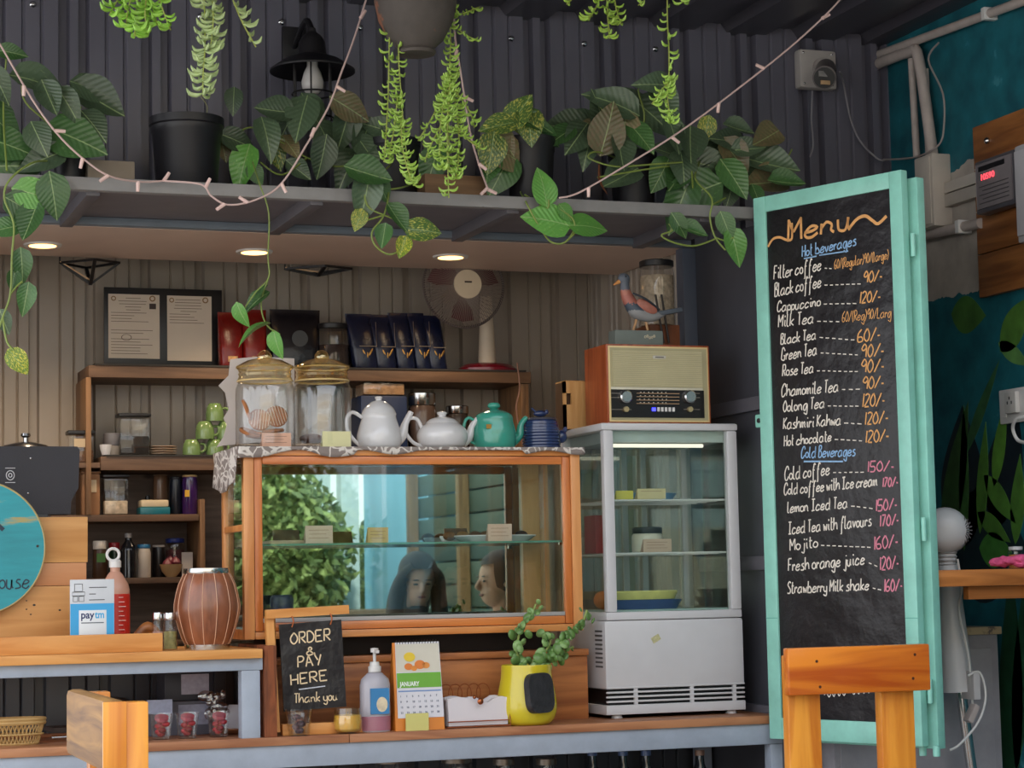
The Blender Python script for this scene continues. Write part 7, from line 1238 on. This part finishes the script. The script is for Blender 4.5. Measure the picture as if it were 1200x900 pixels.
for y in (.95, 1.9, 2.9): part('post', MB().box(3.72, 3.78, y-.03, y+.03, 0, 2.7, .003), wood('rack_wood', '#8a6a48', '#64482e', 'Z', .5), rk)
for k in range(20): part('slat', MB().box(3.785, 3.8, .9, 3.0, .1+k*.13, .1+k*.13+.118, .002), P(['#3a4f45', '#34483c', '#46564a', '#2f4743'][k % 4], .6), rk)
# seated guests
skin = pm('skin', '#d9a385', .5, var=.04, sub=.1); hair = pm('hair', '#3a281f', .6, var=.3, vs=60)
def guest(px, d, hz, face, label, topc, longhair, look):
    p = mirp(px, 690, d); t = thing('person', label, 'person', (p.x, p.y, 0)); H = Vector((p.x, p.y, hz))
    fw = Vector((math.cos(face), math.sin(face), 0)); rt = Vector((fw.y, -fw.x, 0)); up = Vector((0, 0, 1))
    me = bpy.data.meshes.new('body'); V, E_, Rr = [], [], []
    def v(a, r, par=None):
        V.append(a); Rr.append(r); i = len(V)-1
        if par is not None: E_.append((par, i))
        return i
    hip = v(H-up*.62-fw*.06, .14); wa = v(H-up*.45-fw*.05, .125, hip); ch = v(H-up*.28-fw*.04, .135, wa); nb = v(H-up*.17-fw*.03, .07, ch); nk = v(H-up*.09-fw*.01, .05, nb)
    for s in (-1, 1):
        sh = v(H-up*.2+rt*s*.17-fw*.03, .055, ch); el = v(H-up*.47+rt*s*.22+fw*.04, .042, sh); wr = v(H-up*.46+rt*s*.12+fw*.27, .03, el); hd = v(H-up*.45+rt*s*.08+fw*.34, .03, wr)
        kn = v(H-up*.62+rt*s*.11+fw*.38, .075, hip); an = v(H-up*1.05+rt*s*.1+fw*.33, .045, kn); v(H-up*1.1+rt*s*.1+fw*.46, .035, an)
    me.from_pydata([tuple(q-t.location) for q in V], E_, []); o = bpy.data.objects.new('body', me); C.objects.link(o); o.parent = t
    sk = o.modifiers.new('s', 'SKIN'); 
    for i, r in enumerate(Rr): me.skin_vertices[0].data[i].radius = (r, r)
    me.skin_vertices[0].data[0].use_root = True; ss = o.modifiers.new('u', 'SUBSURF'); ss.levels = ss.render_levels = 2; me.materials.append(topc)
    mh = Matrix((rt, fw, up)).transposed().to_4x4(); mh.translation = H; mh = mh @ Matrix.Rotation(look, 4, 'X')
    b = MB(); b.ball((0, 0, .03), .085, .9, 1.08, 1.12, 24); b.ball((0, .035, -.035), .062, .9, .95, 1.05, 20); b.tube([(0, -.01, -.12), (0, -.005, -.04)], [.05, .05], 14); b.tube([(0, .088, .03), (0, .11, -.002), (0, .092, -.01)], [.009, .015, .009], 8, 3)
    for s in (-1, 1): b.ball((s*.08, 0, .005), .02, .4, .8, 1.3, 10)
    bmesh.ops.transform(b.b, matrix=mh, verts=b.b.verts); hd_ = part('head', b, skin, t)
    md = hd_.modifiers.new('r', 'REMESH'); md.mode = 'VOXEL'; md.voxel_size = .006; md.use_smooth_shade = True; s2 = hd_.modifiers.new('s', 'SMOOTH'); s2.iterations = 4
    for s in (-1, 1):
        for nm, c_, sz, y_, z_ in (('eye', '#1a1412', (.014, .006, .005), .087, .022), ('eyebrow', '#2a1d18', (.018, .006, .0035), .088, .043)):
            b = MB().ball((s*.031, y_, z_), 1, *sz, 10); bmesh.ops.transform(b.b, matrix=mh, verts=b.b.verts); part(nm, b, P(c_, .4), hd_)
    b = MB().ball((0, .094, -.04), 1, .022, .008, .006, 12); bmesh.ops.transform(b.b, matrix=mh, verts=b.b.verts); part('mouth', b, P('#8a4640', .5), hd_)
    b = MB(); b.ball((0, -.018, .05), .1, .98, 1.08, 1.05, 22)
    if longhair:
        for s in (-1, 1): b.tube([(s*.035, .055, .105), (s*.085, .04, .04), (s*.105, .0, -.06), (s*.115, .02, -.2), (s*.11, .04, -.32)], [.025, .035, .04, .045, .03], 10, 4)
        b.tube([(0, -.08, .05), (0, -.1, -.1), (0, -.09, -.28)], [.07, .09, .06], 12, 3)
    bmesh.ops.transform(b.b, matrix=mh, verts=b.b.verts); hr_ = part('hair', b, hair, t); bm2 = bmesh.new(); bm2.from_mesh(hr_.data)
    inv = (Matrix.Translation(-t.location) @ mh).inverted()
    bmesh.ops.delete(bm2, geom=[q for q in bm2.verts if (inv @ q.co).y > .045 and abs((inv @ q.co).x) < .062 and (inv @ q.co).z < .085], context='VERTS'); bm2.to_mesh(hr_.data); bm2.free()
    st = thing('bar_stool', 'simple dark wooden stool under '+('the long-haired guest' if longhair else 'the short-haired guest'), 'stool', (p.x, p.y, 0)); sz = hz-.745
    s0 = H-fw*.05; part('seat', MB().lathe([(0, sz-.04), (.17, sz-.04), (.18, sz-.02), (.17, sz), (0, sz)], (s0.x, s0.y, 0), 24), M['shelf'], st)
    for k in range(4): a = k*PI/2+.7; part('leg', MB().tube([(s0.x+.12*math.cos(a), s0.y+.12*math.sin(a), sz-.041), (s0.x+.2*math.cos(a), s0.y+.2*math.sin(a), 0)], .015, 8), M['shelf'], st)
    return H, fw
H1, f1 = guest(490, 3.5, 1.40, math.radians(95), 'seated person with long dark hair and dark top looking down', pm('dark_top', '#23242c', .8), True, -.3)
H2, f2 = guest(585, 2.75, 1.39, math.radians(175), 'seated person with short dark hair in a grey shirt turned aside', pm('grey_top', '#8f8f96', .8), False, -.1)
